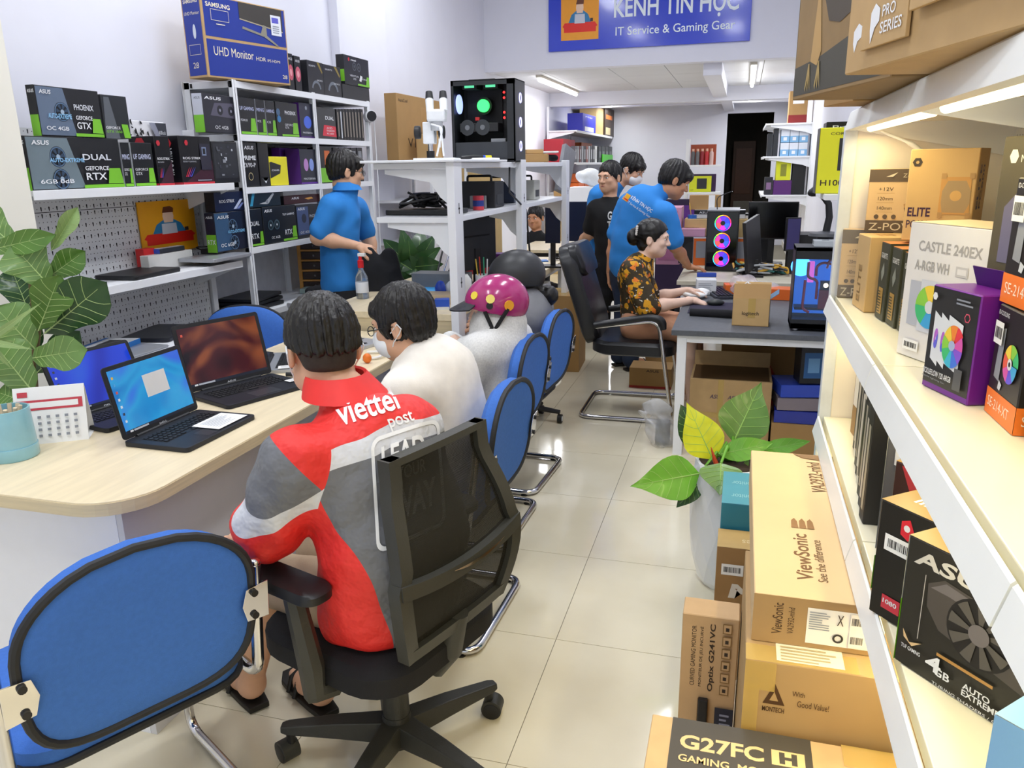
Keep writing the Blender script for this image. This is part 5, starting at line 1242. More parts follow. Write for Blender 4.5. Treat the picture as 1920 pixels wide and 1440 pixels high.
# silver laptop and cables between the customers
t = laptop('open silver laptop in front of the man in the cream shirt', (-1.80, 3.30, ZC), rz(-.2, -.98), .325, .225, LAPS, S2, 110, None, 0, group='laptops at the far end of the counter')
t = laptop('silver laptop lying open beside the courier, seen past his head', (-1.83, 2.92, ZC), rz(-.9, -.44), .33, .225, LAPS, mat('screen_off', '0c0d10', .1), 170, None, 0, group='laptops at the far end of the counter')
sheet('white label on the palm rest of the silver laptop', (-1.78, 2.79), .5, .09, .05, ZC+.0195, 2)
tag(MB().tube([q_ for q_ in [Vector((-1.74, 2.70, ZC+.012)), Vector((-1.66, 2.72, ZC+.012)), Vector((-1.58, 2.76, ZC+.012)), Vector((-1.56, 2.86, ZC+.012))]], .009, 8).build('power_cable', BLACKP, smooth=True), 'black laptop power cable on the counter behind the courier', 'cable')
tag(MB().tube(arc([(-1.56, 3.02, ZC+.008), (-1.50, 3.06, ZC+.008), (-1.49, 3.12, ZC+.02), (-1.53, 3.17, ZC+.01), (-1.60, 3.15, ZC+.008)], .03), .006, 8).build('white_cable', mat('white_rubber', 'e8e8e6', .5), smooth=True), 'coiled white cable in front of the man with glasses', 'cable')
tag(MB().ball((-1.52, 2.99, ZC+.022), (.02, .018, .022), 12, 8).build('orange_plug', flat('e87a2c'), smooth=True), 'small orange plug by the white cable', 'plug')
# mug, calendar
mg = MB().lathe([(.0, 0), (.066, 0), (.069, .004), (.069, .038), (.066, .0385), (.067, .042), (.063, .15), (.058, .15), (.058, .012), (0, .012)], n=32).build('pot_cup', mat('pale_blue_glaze', '8fc3d2', .3, coat=.4), smooth=True); mg.location = (-2.05, 1.70, ZC); tag(mg, 'pale blue ceramic cup of pens at the left edge of the counter', 'cup')
for k in range(9):
    a = k*.7; c = Vector((.03*math.cos(a), .03*math.sin(a), .11)); MB().cyl(c, c+Vector((.01*math.cos(a), .01*math.sin(a), .045)), .006, n=8).build('cork_stick', mat('beige_stick', 'd9c7a8', .7), mg)
cal = thing('desk_calendar', 'white desk calendar standing behind the pale blue cup', 'calendar', (-2.06, 1.87, ZC), rz(-.55, .83))
MB().add([(-.10, -.05, 0), (.10, -.05, 0), (.10, 0, .17), (-.10, 0, .17), (-.10, -.052, 0), (.10, -.052, 0), (.10, -.002, .171), (-.10, -.002, .171)], [(0, 1, 2, 3), (4, 7, 6, 5), (0, 4, 5, 1), (1, 5, 6, 2), (2, 6, 7, 3), (3, 7, 4, 0)]).build('front_leaf', PAPER, cal)
MB().add([(-.10, .05, 0), (.10, .05, 0), (.10, 0, .17), (-.10, 0, .17), (-.10, .052, 0), (.10, .052, 0), (.10, .002, .171), (-.10, .002, .171)], [(3, 2, 1, 0), (5, 6, 7, 4), (1, 5, 4, 0), (2, 6, 5, 1), (3, 7, 6, 2), (0, 4, 7, 3)]).build('back_leaf', PAPER, cal)
MB().box((-.10, -.05, 0), (.10, .05, .0015)).build('foot', PAPER, cal)
F = Face(cal, (-.10, -.0525, 0), (1, 0, 0), Vector((0, .05, .17)).normalized(), .20, .177); F.k = 2
F.panel(.04, .60, .96, .78, flat('c9434f'), 'calendar_header'); F.panel(.1, .64, .9, .74, PAPER, 'calendar_title'); F.panel(.06, .84, .2, .93, flat('c9434f'), 'calendar_logo')
for i in range(7):
    for j in range(4): F.panel(.06+.128*i, .12+.11*j, .06+.128*i+.05, .12+.11*j+.045, flat('8d9098' if i else 'c9434f'), 'calendar_day')
# sanitiser bottle on the far end
bo = thing('spray_bottle', 'clear sanitiser bottle with a red cap beside the man in glasses', 'bottle', (-2.045, 4.02, Z2))
MB().lathe([(0, 0), (.034, 0), (.036, .006), (.036, .10), (.034, .125), (.018, .155), (.014, .165), (.014, .18), (0, .18)], n=20).build('bottle', mat('clear_plastic', 'e6eef2', .08, trans=.85, var=0, alpha=.75), bo, smooth=True)
MB().lathe([(.0364, .035), (.0366, .036), (.0366, .095), (.0364, .096)], n=20).build('label', flat('dfe4ee'), bo, smooth=True)
MB().lathe([(0, .175), (.017, .175), (.017, .215), (.010, .22), (.010, .24), (0, .24)], n=16).build('cap', flat('d8202a'), bo, smooth=True)
MB().box((-.012, -.01, .238), (.032, .01, .256)).build('nozzle', flat('eef0f2'), bo, bevel=.003)
# clutter on the side desk
def small_box(name, label, p, size, col, rot=0, cat='box', group=None, m=None): return Box(name, label, p, size, m or flat(col), rot, cat, group)
small_box('box', 'small blue and white carton at the end of the side desk', (-1.47, 3.78, Z2), (.075, .06, .055), '2a55c0', .3).face('y-').panel(0, 0, 1, .3, flat('dcdcd8'))
small_box('tray', 'cardboard tray of parts on the side desk behind the carton', (-1.55, 3.98, Z2), (.20, .14, .05), 'cdb896', .1)
small_box('folder', 'bright blue folder lying on the side desk', (-1.78, 4.28, Z2), (.30, .22, .02), '3f9fe0', .35, 'folder')
for k, (dx, col) in enumerate(((0, '2a50c8'), (.05, 'dfe6ee'), (.10, '3b62d0'))):
    S = Sdf(.02); S.ell((-1.60+dx, 4.10+.03*k, Z2+.052), (.034, .03, .05)); S.disp = folds(.006, 90, [(1, .3, .4), (.2, 1, -.5)], k)
    tag(S.build('packet', [flat(col, .25)], None, .006, origin=(-1.60+dx, 4.10, Z2)), ['crumpled blue plastic packet', 'crumpled clear packet', 'second crumpled blue packet behind the clear one'][k]+' on the side desk', 'packet', 'packets on the side desk')
pc = thing('pen_cup', 'white cup of pens standing beside the white post on the side desk', 'cup', (-1.42, 4.32, Z2))
MB().lathe([(0, 0), (.04, 0), (.045, .11), (.041, .11), (.038, .006), (0, .006)], n=20).build('cup', WHITE, pc, smooth=True)
for k, c in enumerate(('e6c34a', 'c23a2e', '3a3a3c', '2f8f6a', 'd8d8d8')): MB().cyl((.01*k-.02, .006*(k % 3)-.006, .01), (.016*k-.035, .02*(k % 3)-.02, .20+.012*(k % 2)), .004, n=6).build('pen', flat(c), pc)
tag(MB().lathe([(0, 0), (.045, 0), (.05, .01), (.05, .12), (.03, .15), (0, .15)], n=20).build('solvent_jar', mat('milky_plastic', 'e6e6e2', .3, alpha=.9), smooth=True), 'white plastic jar behind the magenta helmet on the side desk', 'jar').location = (-1.44, 4.02, Z2)

# ================================================================ boxes on the left shelving
KB = flat('17181c', .35); NAVY = flat('151c30', .35); GRN = flat('7ac231', .4); WHT = flat('e8eaee', .4); GRY = flat('8d93a0', .4)
def wall_box(name, label, x0, x1, z, ytop, m, plane=-2.68, depth=.10, group=None, ymid=None, cat='box', side=None, dx=0, h=None):
    """carton on a left-wall shelf: front face on X = plane, edges read from the photograph"""
    zt = U((x0+x1)/2, ytop, 'X', plane).z if h is None else z+h
    zm = (z+zt)/2
    def yat(px):                                     # Y where the ray column px meets the plane at mid height
        lo, hi = 0., 1440.
        for _ in range(30):
            mid = (lo+hi)/2
            if U(px, mid, 'X', plane).z > zm: lo = mid
            else: hi = mid
        return U(px, lo, 'X', plane).y
    y0, y1 = yat(x0), yat(x1)
    return Box(name, label, (plane-depth/2, (y0+y1)/2, z+.001), (depth, y1-y0-.003, zt-z), m, 0, cat, group, side)
def gpu_art(b, brand='ASUS', name=None, tier=None, sub=None, fans=1, green=True, tint='3c5a86', bar=True, u_fan=.3, sidecol=None):
    F = b.face('x+')
    if tint: F.poly([(0.01, .02), (.55, .02), (.42, .98), (.01, .98)], flat(tint, .4), 'art_glow')
    for k in range(fans):
        v = .62-.42*k if fans == 2 else .5
        F.disc(u_fan, v, b.sz*.20, flat('10131a'), 'fan_art', 20); F.disc(u_fan, v, b.sz*.19, flat('54708f'), 'fan_art', 20, r0=b.sz*.165)
        for j in range(7):
            a = 2*PI*j/7; F.disc(u_fan, v, b.sz*.155, flat('31465f'), 'fan_art', 3, r0=b.sz*.06, a0=a, a1=a+.5)
        F.disc(u_fan, v, b.sz*.05, flat('9fb4c8'), 'fan_art', 12)
    if brand: F.text(.05, .84, .17, brand, WHT, h=.085, bold=.02, shear=.15)
    if name: F.text(.55, .56, .32, name, flat('d4d8e0'), h=.12, bold=.02)
    if tier:
        for i, l in enumerate(tier): F.text(.56, .36-.17*i-(.02 if i else 0), .14+.09*i if len(l) < 5 else .27, l, WHT, h=.085 if i == 0 else .14, bold=.015)
    if sub: F.text(.08, .12, .34, sub, WHT, h=.08, bold=.01)
    if green:
        F.poly([(.80, .09), (.985, .09), (.96, .40), (.83, .40)], GRN, 'green_mark')
        if bar: F.panel(.52, .01, .99, .075, GRN, 'green_bar')
    if sidecol: b.face('y-').panel(.0, .0, 1, .42, GRN, 'green_bar'); b.face('y-').panel(.0, .42, 1, 1, flat(sidecol), 'print_side'); b.face('y-').text(.1, .85, .8, brand or 'ASUS', WHT, h=.07, bold=.02)
G1 = 'boxes on the upper pegboard shelf'; z1 = PZ[0]
b = wall_box('graphics_card_box', 'wide dual fan graphics card box at the left end of the upper shelf', 52, 228, z1, 258, KB, -2.63, .045, G1); gpu_art(b, 'ASUS', 'DUAL', ['GEFORCE', 'RTX'], '6GB 0dB', 2, tint='6f7f88', sidecol='1a1c20'); zd = z1+b.sz
b.face('x+').text(.2, .52, .36, 'AUTO-EXTREME', flat('8fc6ee'), h=.08, bold=.02)
b = wall_box('graphics_card_box', 'single fan graphics card box standing on the wide dual fan box', 70, 190, zd+.002, 166, KB, -2.63, .04, G1); gpu_art(b, 'ASUS', 'PHOENIX', ['GEFORCE', 'GTX'], 'OC 4GB', 1, tint='5f6f86', sidecol='1a1c20', u_fan=.36); b.face('x+').text(.13, .36, .36, 'AUTO-EXTREME', flat('8fc6ee'), h=.10, bold=.02)
b = wall_box('graphics_card_box', 'dark grey graphics card box right of the upper single fan box', 193, 242, zd+.002, 180, flat('23262b', .35), -2.64, .09, G1); F = b.face('x+'); F.poly([(.0, .0), (.55, .0), (.3, .95), (.1, .95)], flat('5a5f66')); F.text(.05, .22, .55, 'GEFORCE', WHT, h=.06, bold=.01); F.text(.05, .13, .6, 'GTX 1050', GRN, h=.06, bold=.01); F.poly([(.72, .02), (.98, .02), (.9, .34), (.66, .34)], GRN)
for k, (x0, x1) in enumerate(((230, 247), (249, 289))):
    b = wall_box('graphics_card_box', ['mostly hidden green-marked box right of the wide dual fan box', 'green-marked graphics card box with a silver edge on the upper shelf'][k], x0, x1, z1, 268, KB, -2.645+.004*k, .05, G1); F = b.face('x+')
    F.text(.06, .62, .82, ['MING', 'UF GAMING'][k], flat('b9bfd8'), h=.12, bold=.02); F.text(.08, .36, .6, 'GEFORCE', WHT, h=.06); F.text(.08, .26, .3, 'GTX', WHT, h=.07); F.poly([(.66, .09), (.99, .09), (.93, .42), (.72, .42)], GRN); F.panel(.02, .01, .98, .075, GRN)
    b.face('y-').panel(0, 0, 1, 1, flat('c9ced6'))
b = wall_box('motherboard_box', 'black and white camouflage patterned box behind the upper shelf front row', 241, 315, z1, 228, flat('e6e6ea'), -2.78, .08, G1); F = b.face('x+')
for k in range(46):
    u, v = random.uniform(.02, .5), random.uniform(.1, .97); w = random.uniform(.03, .07); F.poly([(u, v), (u+w, v+random.uniform(-.05, .05)), (u+w*.6, v+random.uniform(.02, .09)), (u-.01, v+.04)], flat('1a1a1e'))
F.poly([(.55, .98), (.99, .98), (.99, .2), (.85, .5)], flat('8d8fa0')); F.poly([(.7, .98), (.99, .98), (.99, .45)], flat('3a3b46')); F.text(.78, .8, .18, 'ASRock', WHT, h=.06)
ROG = flat('c22a38')
for k, (x0, x1) in enumerate(((293, 322), (338, 398))):
    b = wall_box('motherboard_box', ['black gaming motherboard box with red lettering half hidden on the upper shelf', 'black gaming motherboard box with red base line on the upper shelf'][k], x0, x1, z1, 256, flat('141318', .3), -2.64+.004*k, .16 if k == 0 else .14, G1); F = b.face('x+')
    F.poly([(.0, .0), (1, .0), (1, .5), (.4, .2)], flat('3a1426')); F.text(.08, .52, .55 if k else .8, 'ROG STRIX', WHT, h=.05, bold=.015); F.text(.08, .46, .4, 'B550-F GAMING', flat('b8bcc4'), h=.03)
    for j in range(4): F.poly([(.10+.05*j, .16), (.13+.05*j, .16), (.25+.06*j, .36), (.22+.06*j, .33)], flat(['c8283a', 'd84a78', '7a3aa8', '4a5ad0'][j]))
    F.panel(0, .0, 1, .045, ROG, 'red_bar'); F.disc(.22, .86, b.sz*.06, ROG, 'badge', 6)
    if k: F.panel(.62, .3, .95, .85, flat('2a2838')); F.panel(.68, .6, .82, .78, flat('7c8aa8')); F.panel(.71, .63, .79, .75, KB); F.lines(.45, .07, .95, .12, 1, GRY)
    S_ = b.face('y-'); S_.text(.7, .2, .55, 'ROG STRIX', WHT, h=.35, bold=.02, rot=90); S_.panel(0, 0, 1, .045, ROG); S_.disc(.5, .85, .03, ROG, n=6)
b = wall_box('motherboard_box', 'dark motherboard box at the right end of the upper shelf', 399, 447, z1, 266, flat('1a1b20', .3), -2.66, .10, G1); F = b.face('x+'); F.panel(.05, .12, .95, .95, flat('2c2e34'))
for k in range(16): u, v = random.uniform(.08, .8), random.uniform(.15, .85); F.panel(u, v, u+random.uniform(.04, .12), v+random.uniform(.02, .09), flat(random.choice(['565a62', '8c9098', '3a3d48', 'b8bcc4'])))
# ---- shelf two and three of the pegboard
z2_ = PZ[1]
def lap_closed(label, px, py, z, w, d, rot, m, group, plane=-2.70, h=.02):
    p_ = U(px, py, 'Z', z); o = MB().prism(rrect(w, d, .02, 4), (0, 0, 0), (1, 0, 0), (0, 1, 0), (0, 0, h)).build('closed_laptop', m, bevel=.004); o.location = (p_.x, p_.y, z+.001); o.rotation_euler = (0, 0, rot); tag(o, label, 'laptop', group)
    MB().box((-w*.35, d/2-.012, h*.3), (w*.35, d/2+.002, h*.9)).build('hinge', LAPB, o); MB().box((-w*.49, -d*.49, h*.5), (w*.49, d*.488, h*.56)).build('lid_seam', LAPB, o); return o
GL = 'closed laptops on the left shelves'
lap_closed('closed black laptop alone on the middle pegboard shelf', 268, 503, z2_, .34, .225, PI/2+.06, LAPB, GL).location = (-2.735, 3.09, z2_+.001)
for k in range(2): lap_closed(['lower silver laptop under the charger on the middle shelf', 'upper silver laptop carrying the charger on the middle shelf'][k], 405, 486, z2_+.021*k, .33, .23, PI/2-.05+.05*k, LAPS, GL)
p_ = U(398, 475, 'Z', z2_+.045); ad = MB().box((-.05, -.03, 0), (.05, .03, .028)).build('power_adapter', BLACKP, bevel=.004); ad.location = (p_.x, p_.y, z2_+.0435); tag(ad, 'black laptop charger lying on the silver laptops', 'charger')
MB().tube(arc([(-.05, 0, .014), (-.10, 0, .03), (-.12, .04, .03), (-.08, .07, .03), (-.04, .06, .03)], .02), .004, 6).build('cable', BLACKP, ad, smooth=True)
b = wall_box('carton', 'white carton under the poster on the middle shelf', 279, 362, z2_, 474, flat('e4e4e0'), -2.78, .05); zc = z2_+b.sz
b = wall_box('gadget_box', 'flat blue and black box on the white carton below the poster', 299, 347, zc+.002, 464, flat('2a2d36'), -2.785, .045); b.face('y-').panel(0, 0, 1, 1, flat('3a63d8')); b.face('z+').panel(.02, .02, .98, .98, flat('dcdfe6')); b.face('z+').lines(.1, .2, .9, .8, 4, GRY)
b = wall_box('gadget_box', 'small red box left of the white carton', 271, 293, z2_, 466, flat('d02a2a'), -2.82, .05); b.face('x+').text(.3, .5, .5, 'USB', WHT, h=.2)
z3_ = PZ[2]
lap_closed('closed dark laptop with a pale base on the lower pegboard shelf', 305, 628, z3_, .36, .25, PI/2+.2, mat('laptop_navy', '23252d', .4), GL)
p_ = U(205, 658, 'Z', z3_); bb = Box('accessory_box', 'white box with blue edges lying on the lower shelf', (p_.x, p_.y, z3_), (.17, .24, .035), flat('e6e8ea'), .2); bb.face('z+').panel(0, 0, .12, 1, flat('2a78c8')); bb.face('z+').panel(.3, .3, .7, .8, flat('2a2c30')); bb.face('y-').panel(0, 0, 1, 1, flat('2a78c8')); bb.face('x+').panel(0, 0, 1, 1, flat('2a78c8'))
lap_closed('thin grey tablet beside the blue edged box on the lower shelf', 252, 660, z3_, .26, .18, PI/2, LAPS, GL, h=.01)

# ---- tall rack, from the top down
RP = -2.675
p0, p1 = Vector((-2.702, 3.744, 2.036)), Vector((-2.557, 4.30, 2.036)); d_ = (p1-p0); L_ = d_.length; an = math.atan2(d_.y, d_.x)
nrm = Vector((math.sin(an), -math.cos(an), 0)); c_ = (p0+p1)/2-nrm*.075
sb = Box('monitor_box', 'large blue monitor carton standing on top of the rack', (c_.x, c_.y, 2.034), (.15, L_, .40), mat('carton_brown', 'ba9a6c', .7, var=.05), an-PI/2, 'box')
SB = flat('1b3390', .4); F = sb.face('x+'); F.panel(.02, .025, .985, .47, SB, 'blue_print'); F.panel(.02, .505, .985, .985, SB, 'blue_print'); CR = flat('e6dcc0')
F.text(.05, .86, .27, 'SAMSUNG', CR, h=.055, bold=.02); F.text(.09, .28, .46, 'UHD Monitor', CR, h=.11); F.text(.58, .28, .12, 'HDR', CR, h=.05); F.text(.72, .28, .16, 'IPS HDMI', CR, h=.035); F.text(.90, .08, .06, '28', CR, h=.05)
F.poly([(.42, .78), (.95, .70), (.95, .985), (.42, .985)], flat('3a3632'), 'monitor_art'); F.poly([(.42, .77), (.95, .69), (.95, .705), (.42, .785)], flat('a39a84'), 'monitor_art'); F.poly([(.66, .62), (.70, .75), (.74, .74), (.74, .6)], flat('8a8678'), 'monitor_art'); F.poly([(.44, .66), (.70, .60), (.71, .625), (.45, .69)], flat('8a8678'), 'monitor_art'); F.poly([(.70, .6), (.86, .50), (.88, .51), (.74, .62)], flat('8a8678'), 'monitor_art')
F.panel(.80, .64, .93, .90, flat('dfe2ea'), 'label_sticker'); F.panel(.815, .80, .90, .87, flat('5a5ac0')); F.lines(.82, .67, .92, .78, 4, GRY)
for u0 in (.09,): F.panel(u0, .70, u0+.20, .705, CR); F.panel(u0, .86-.03, u0+.20, .835, CR); F.panel(u0, .70, u0+.004, .83, CR); F.panel(u0+.197, .70, u0+.2, .83, CR); F.panel(u0+.05, .655, u0+.15, .665, CR)
S_ = sb.face('y-'); S_.panel(.06, .03, .94, .985, SB, 'blue_print'); S_.text(.12, .90, .72, 'SAMSUNG', CR, h=.045, bold=.02); S_.text(.12, .76, .76, 'UHD Monitor', CR, h=.04); S_.text(.3, .12, .28, '28', CR, h=.07); S_.disc(.55, .56, .012, flat('cfd6e0'), ry=.035); S_.panel(.2, .28, .78, .285, CR); S_.panel(.2, .40, .78, .405, CR); S_.panel(.2, .28, .21, .4, CR); S_.panel(.77, .28, .78, .4, CR)
GT = 'boxes on top of the rack'; zt = RZ[0]+.002
for k, (x0, x1, yt) in enumerate(((540, 551, 101), (553, 565, 106))):
    b = wall_box('fan_box', ['black fan box with a pink disc right behind the monitor carton', 'second black fan box with a pink disc on top of the rack'][k], x0, x1, zt, yt, KB, RP, .20, GT); F = b.face('x+'); F.disc(.5, .48, b.sy*.42, flat('c65a6e'), ry=b.sz*.22); F.disc(.5, .48, b.sy*.2, flat('e6a0a8'), ry=b.sz*.1); F.text(.15, .82, .7, 'ARGB', WHT, h=.07)
for k, (x0, x1, yt) in enumerate(((577, 607, 116), (607, 640, 124))):
    b = wall_box('graphics_card_box', ['black graphics card box with a gold streak on top of the rack', 'black graphics card box with a pale arc on top of the rack'][k], x0, x1, zt, yt, flat('212226', .35), RP, .22, GT); F = b.face('x+'); F.text(.1, .82, .4, 'GIGABYTE', WHT, h=.05); F.poly([(.6, .98), (.75, .98), (.95, .7), (.9, .65)], flat('8c7a3a')); F.disc(.5, .1, b.sy*.3, flat('6f7680'), r0=b.sy*.22, a0=.2, a1=PI-.2); F.text(.55, .4, .35, 'GEFORCE', WHT, h=.045)
b = wall_box('graphics_card_box', 'low black box under the red shield graphics card box at the rack end', 642, 693, zt, 162, KB, RP, .2, GT); zz = zt+b.sz
b = wall_box('graphics_card_box', 'graphics card box with a red shield mark at the right end of the rack top', 645, 692, zz+.002, 108, flat('1e1f23', .35), RP, .06, GT); F = b.face('x+'); F.disc(.2, .87, .012, ROG); F.text(.28, .84, .2, 'msi', WHT, h=.06, bold=.02)
for u in (.40, .58): F.disc(u, .66, b.sz*.15, flat('5c6068'), r0=b.sz*.11); F.disc(u, .66, b.sz*.05, flat('5c6068'))
F.text(.2, .30, .34, 'VENTUS', WHT, h=.06); F.text(.32, .2, .12, 'XS', WHT, h=.06); F.panel(.5, .03, .98, .09, GRN); F.poly([(.84, .09), (.98, .09), (.97, .38), (.88, .38)], GRN); F.poly([(.56, .2), (.64, .17), (.70, .36), (.62, .40)], flat('e6e6e6')); b.face('y-').panel(0, .1, 1, .5, GRN); F.text(.6, .25, .28, 'GEFORCE', WHT, h=.05)
GA = 'boxes on the second rack shelf'; za = RZ[1]+.001
b = wall_box('graphics_card_box', 'dark twin fan graphics card box with a pale spine on the second rack shelf', 381, 443, za, 179, flat('26262f', .35), RP, .06, GA); F = b.face('x+'); F.text(.06, .86, .5, 'ASUS', WHT, h=.08, bold=.02, shear=.2); F.poly([(.2, .45), (.35, .78), (1, .82), (1, .4)], flat('555262'))
for u in (.5, .84): F.disc(u, .6, b.sz*.13, flat('24242c')); F.disc(u, .6, b.sz*.04, flat('8a8a9a'))
F.text(.3, .10, .4, 'OC 4GB', WHT, h=.09); S_ = b.face('y-'); S_.panel(0, 0, 1, .45, GRN); S_.panel(0, .45, 1, 1, flat('c2c6d2')); S_.text(.2, .86, .6, 'ASUS', KB, h=.06)
for k, (x0, x1) in enumerate(((449, 480), (481, 498), (499, 517))):
    b = wall_box('graphics_card_box', ['first', 'second', 'third'][k]+' of three matching green-marked graphics card boxes on the rack', x0, x1, za, 184+3*k, KB, RP+.003, .12, GA); F = b.face('x+')
    F.text(.05, .66, .85, ['UF GAMING', 'MING', 'AMING'][k], flat('b9bfe0'), h=.10, bold=.02); F.text(.05, .36, .4, ['FORCE', 'RCE', 'CE'][k], WHT, h=.06); F.poly([(.6, .09), (.99, .09), (.93, .45), (.68, .45)], GRN); F.panel(.02, .01, .99, .075, GRN); b.face('y-').panel(0, 0, 1, 1, flat('b9bcc8'))
b = wall_box('graphics_card_box', 'green-marked box left of the purple fan box on the second rack shelf', 518, 559, za, 193, KB, RP, .06, GA); F = b.face('x+'); F.text(.4, .65, .5, 'PHOENIX', WHT, h=.11, bold=.01); F.disc(.1, .7, .02, flat('4a6a8c')); F.disc(.12, .5, .02, flat('3f80b8')); F.text(.36, .32, .4, 'GEFORCE', WHT, h=.06); F.text(.36, .24, .18, 'GTX', WHT, h=.06); F.poly([(.7, .09), (.99, .09), (.95, .42), (.75, .42)], GRN); F.panel(.2, .01, .99, .07, GRN)
PUR = flat('4a2470', .4)
b = wall_box('fan_box', 'purple edged cooling fan box on the second rack shelf', 562, 588, za, 194, flat('26283a', .4), RP, .1, GA); F = b.face('x+'); F.disc(.55, .45, b.sy*.28, flat('4a6ad8'), ry=b.sz*.18); F.disc(.5, .86, .012, GRY); F.text(.15, .12, .7, 'MASTERFAN', WHT, h=.05); F.panel(0, 0, 1, .04, PUR); b.face('y-').panel(0, 0, 1, 1, PUR)
b = wall_box('graphics_card_box', 'graphics card box with a red panel on the second rack shelf', 594, 630, za, 203, flat('2b2c30', .35), RP, .06, GA); F = b.face('x+'); F.text(.45, .62, .45, 'DUAL', WHT, h=.12, bold=.01); F.poly([(.35, .45), (.98, .42), (.99, .07), (.25, .10)], flat('d23446')); F.text(.48, .33, .3, 'AMD', WHT, h=.05); F.text(.48, .24, .4, 'RADEON', WHT, h=.06); F.text(.48, .15, .36, 'RX 6600', WHT, h=.05)
for k in range(9):
    x0 = 632+5.6*k; b = wall_box('motherboard_box', ['first', 'second', 'third', 'fourth', 'fifth', 'sixth', 'seventh', 'eighth', 'last'][k]+' from the left of nine slim spines on the second rack shelf', x0, x0+5.4, za, 205, flat('1c1a1c', .4), RP, .22, 'nine slim black boxes on the rack'); F = b.face('x+')
    if k != 1: F.panel(.35, .1, .65, .9, flat('9a9084'), 'spine_print')
    else: F.panel(.3, .05, .7, .92, flat('c9ced6'), 'spine_print')
GB = 'boxes on the third rack shelf'; zb = RZ[2]+.001
b = wall_box('motherboard_box', 'black motherboard box with a gold ring on the third rack shelf', 452, 484, zb, 267, flat('19191c', .35), RP, .1, GB); F = b.face('x+'); F.text(.25, .84, .55, 'ASUS', WHT, h=.08, bold=.02, shear=.2); F.text(.1, .60, .8, 'PRIME', WHT, h=.10, bold=.02); F.text(.1, .44, .75, 'Z690-P', WHT, h=.10); F.disc(.5, .23, .022, flat('c9b88a'), r0=.018)
b = wall_box('motherboard_box', 'narrow black box with a winged mark on the third rack shelf', 486, 505, zb, 268, flat('1d1d20', .35), RP, .1, GB); F = b.face('x+'); F.poly([(.2, .2), (.5, .06), (.8, .2), (.65, .12), (.5, .16), (.35, .12)], WHT)
b = wall_box('power_supply_box', 'bright yellow power supply box on the third rack shelf', 506, 540, zb, 294, flat('ece025'), RP, .15, GB); F = b.face('x+'); F.poly([(.0, .25), (.55, .42), (.62, .70), (.1, .82), (.0, .8)], flat('26262a')); F.text(.1, .5, .4, 'CX650', WHT, h=.06, bold=.01)
b = wall_box('cooler_box', 'black box behind the yellow power supply box', 502, 520, zb, 275, KB, -2.86, .08, GB)
b = wall_box('cooler_box', 'purple cooler box behind the yellow power supply box', 527, 562, zb, 278, flat('5a2090', .4), -2.80, .10, GB)
b = wall_box('fan_box', 'dark fan box with two pastel fans on the third rack shelf', 563, 594, zb, 280, flat('2a2c38', .4), RP, .1, GB); F = b.face('x+'); F.disc(.35, .55, b.sy*.14, flat('c08ac8'), ry=b.sz*.18); F.disc(.68, .55, b.sy*.14, flat('8aa0e0'), ry=b.sz*.18); F.text(.15, .12, .7, 'MASTERFAN', WHT, h=.06); F.panel(0, 0, 1, .05, flat('5a2a90')); b.face('y-').panel(0, 0, 1, 1, PUR)
b = wall_box('graphics_card_box', 'black and green graphics card box behind the man at the rack', 600, 624, zb, 276, KB, RP, .06, GB); F = b.face('x+'); F.panel(.0, .02, 1, .42, GRN); F.panel(.38, .45, .8, .9, flat('d06a30'))
for k in range(5):
    b = wall_box('motherboard_box', ['first', 'second', 'third', 'fourth', 'last'][k]+' from the left of five tall black boxes on the third rack shelf', 627+11*k, 637+11*k, zb, 277, flat('222226', .4), RP, .2, 'five tall black boxes on the rack'); F = b.face('x+'); F.panel(.2, .6, .8, .9, flat('8f9298'), 'spine_print')
GC = 'boxes on the fourth rack shelf'; zc_ = RZ[3]+.001
b = wall_box('graphics_card_box', 'wide blue-lit graphics card box at the left of the fourth rack shelf', 404, 463, zc_, 397, NAVY, RP, .06, GC); gpu_art(b, None, None, None, None, 2, False, '3a5c80', u_fan=.55); F = b.face('x+'); F.text(.06, .84, .36, 'ASUS', WHT, h=.08, bold=.02, shear=.2); F.text(.10, .12, .42, 'OC 6GB', WHT, h=.09, bold=.01); F.text(.35, .45, .55, 'AUTO-EXTREME', flat('7fc4f0'), h=.08, bold=.02); S_ = b.face('y-'); S_.panel(0, 0, 1, .45, GRN); S_.text(.1, .2, .8, 'RTX', WHT, h=.12, bold=.01); S_.text(.15, .86, .7, 'ASUS', WHT, h=.06, bold=.02); zk = zc_+b.sz
b = wall_box('graphics_card_box', 'narrow green-marked box beside the rack post on the fourth shelf', 464, 493, zc_, 392, KB, RP, .06, GC); F = b.face('x+'); F.text(.2, .55, .6, 'DUAL', WHT, h=.12, bold=.01); F.text(.2, .2, .5, 'RTX', WHT, h=.14, bold=.01); F.poly([(.75, .07), (.99, .07), (.97, .38), (.80, .38)], GRN); F.panel(.02, .01, .98, .06, GRN)
b = wall_box('graphics_card_box', 'graphics card box with two dark fans on the fourth rack shelf', 494, 556, zc_, 386, flat('161a20', .35), RP, .06, GC); F = b.face('x+'); F.text(.05, .85, .22, 'ASUS', WHT, h=.08, bold=.02, shear=.2); F.text(.58, .72, .36, 'TUF GAMING', WHT, h=.06, bold=.01); F.text(.62, .18, .22, 'RTX', WHT, h=.14, bold=.01); F.text(.2, .12, .25, 'OC 6GB', WHT, h=.07); F.poly([(.84, .09), (.99, .09), (.97, .40), (.87, .40)], GRN); F.panel(.55, .01, .99, .07, GRN)
for u in (.2, .38): F.disc(u, .5, b.sz*.14, flat('3f5560'), r0=b.sz*.10); F.disc(u, .5, b.sz*.09, flat('24323a')); F.disc(u, .5, b.sz*.03, flat('d0d8dc'))
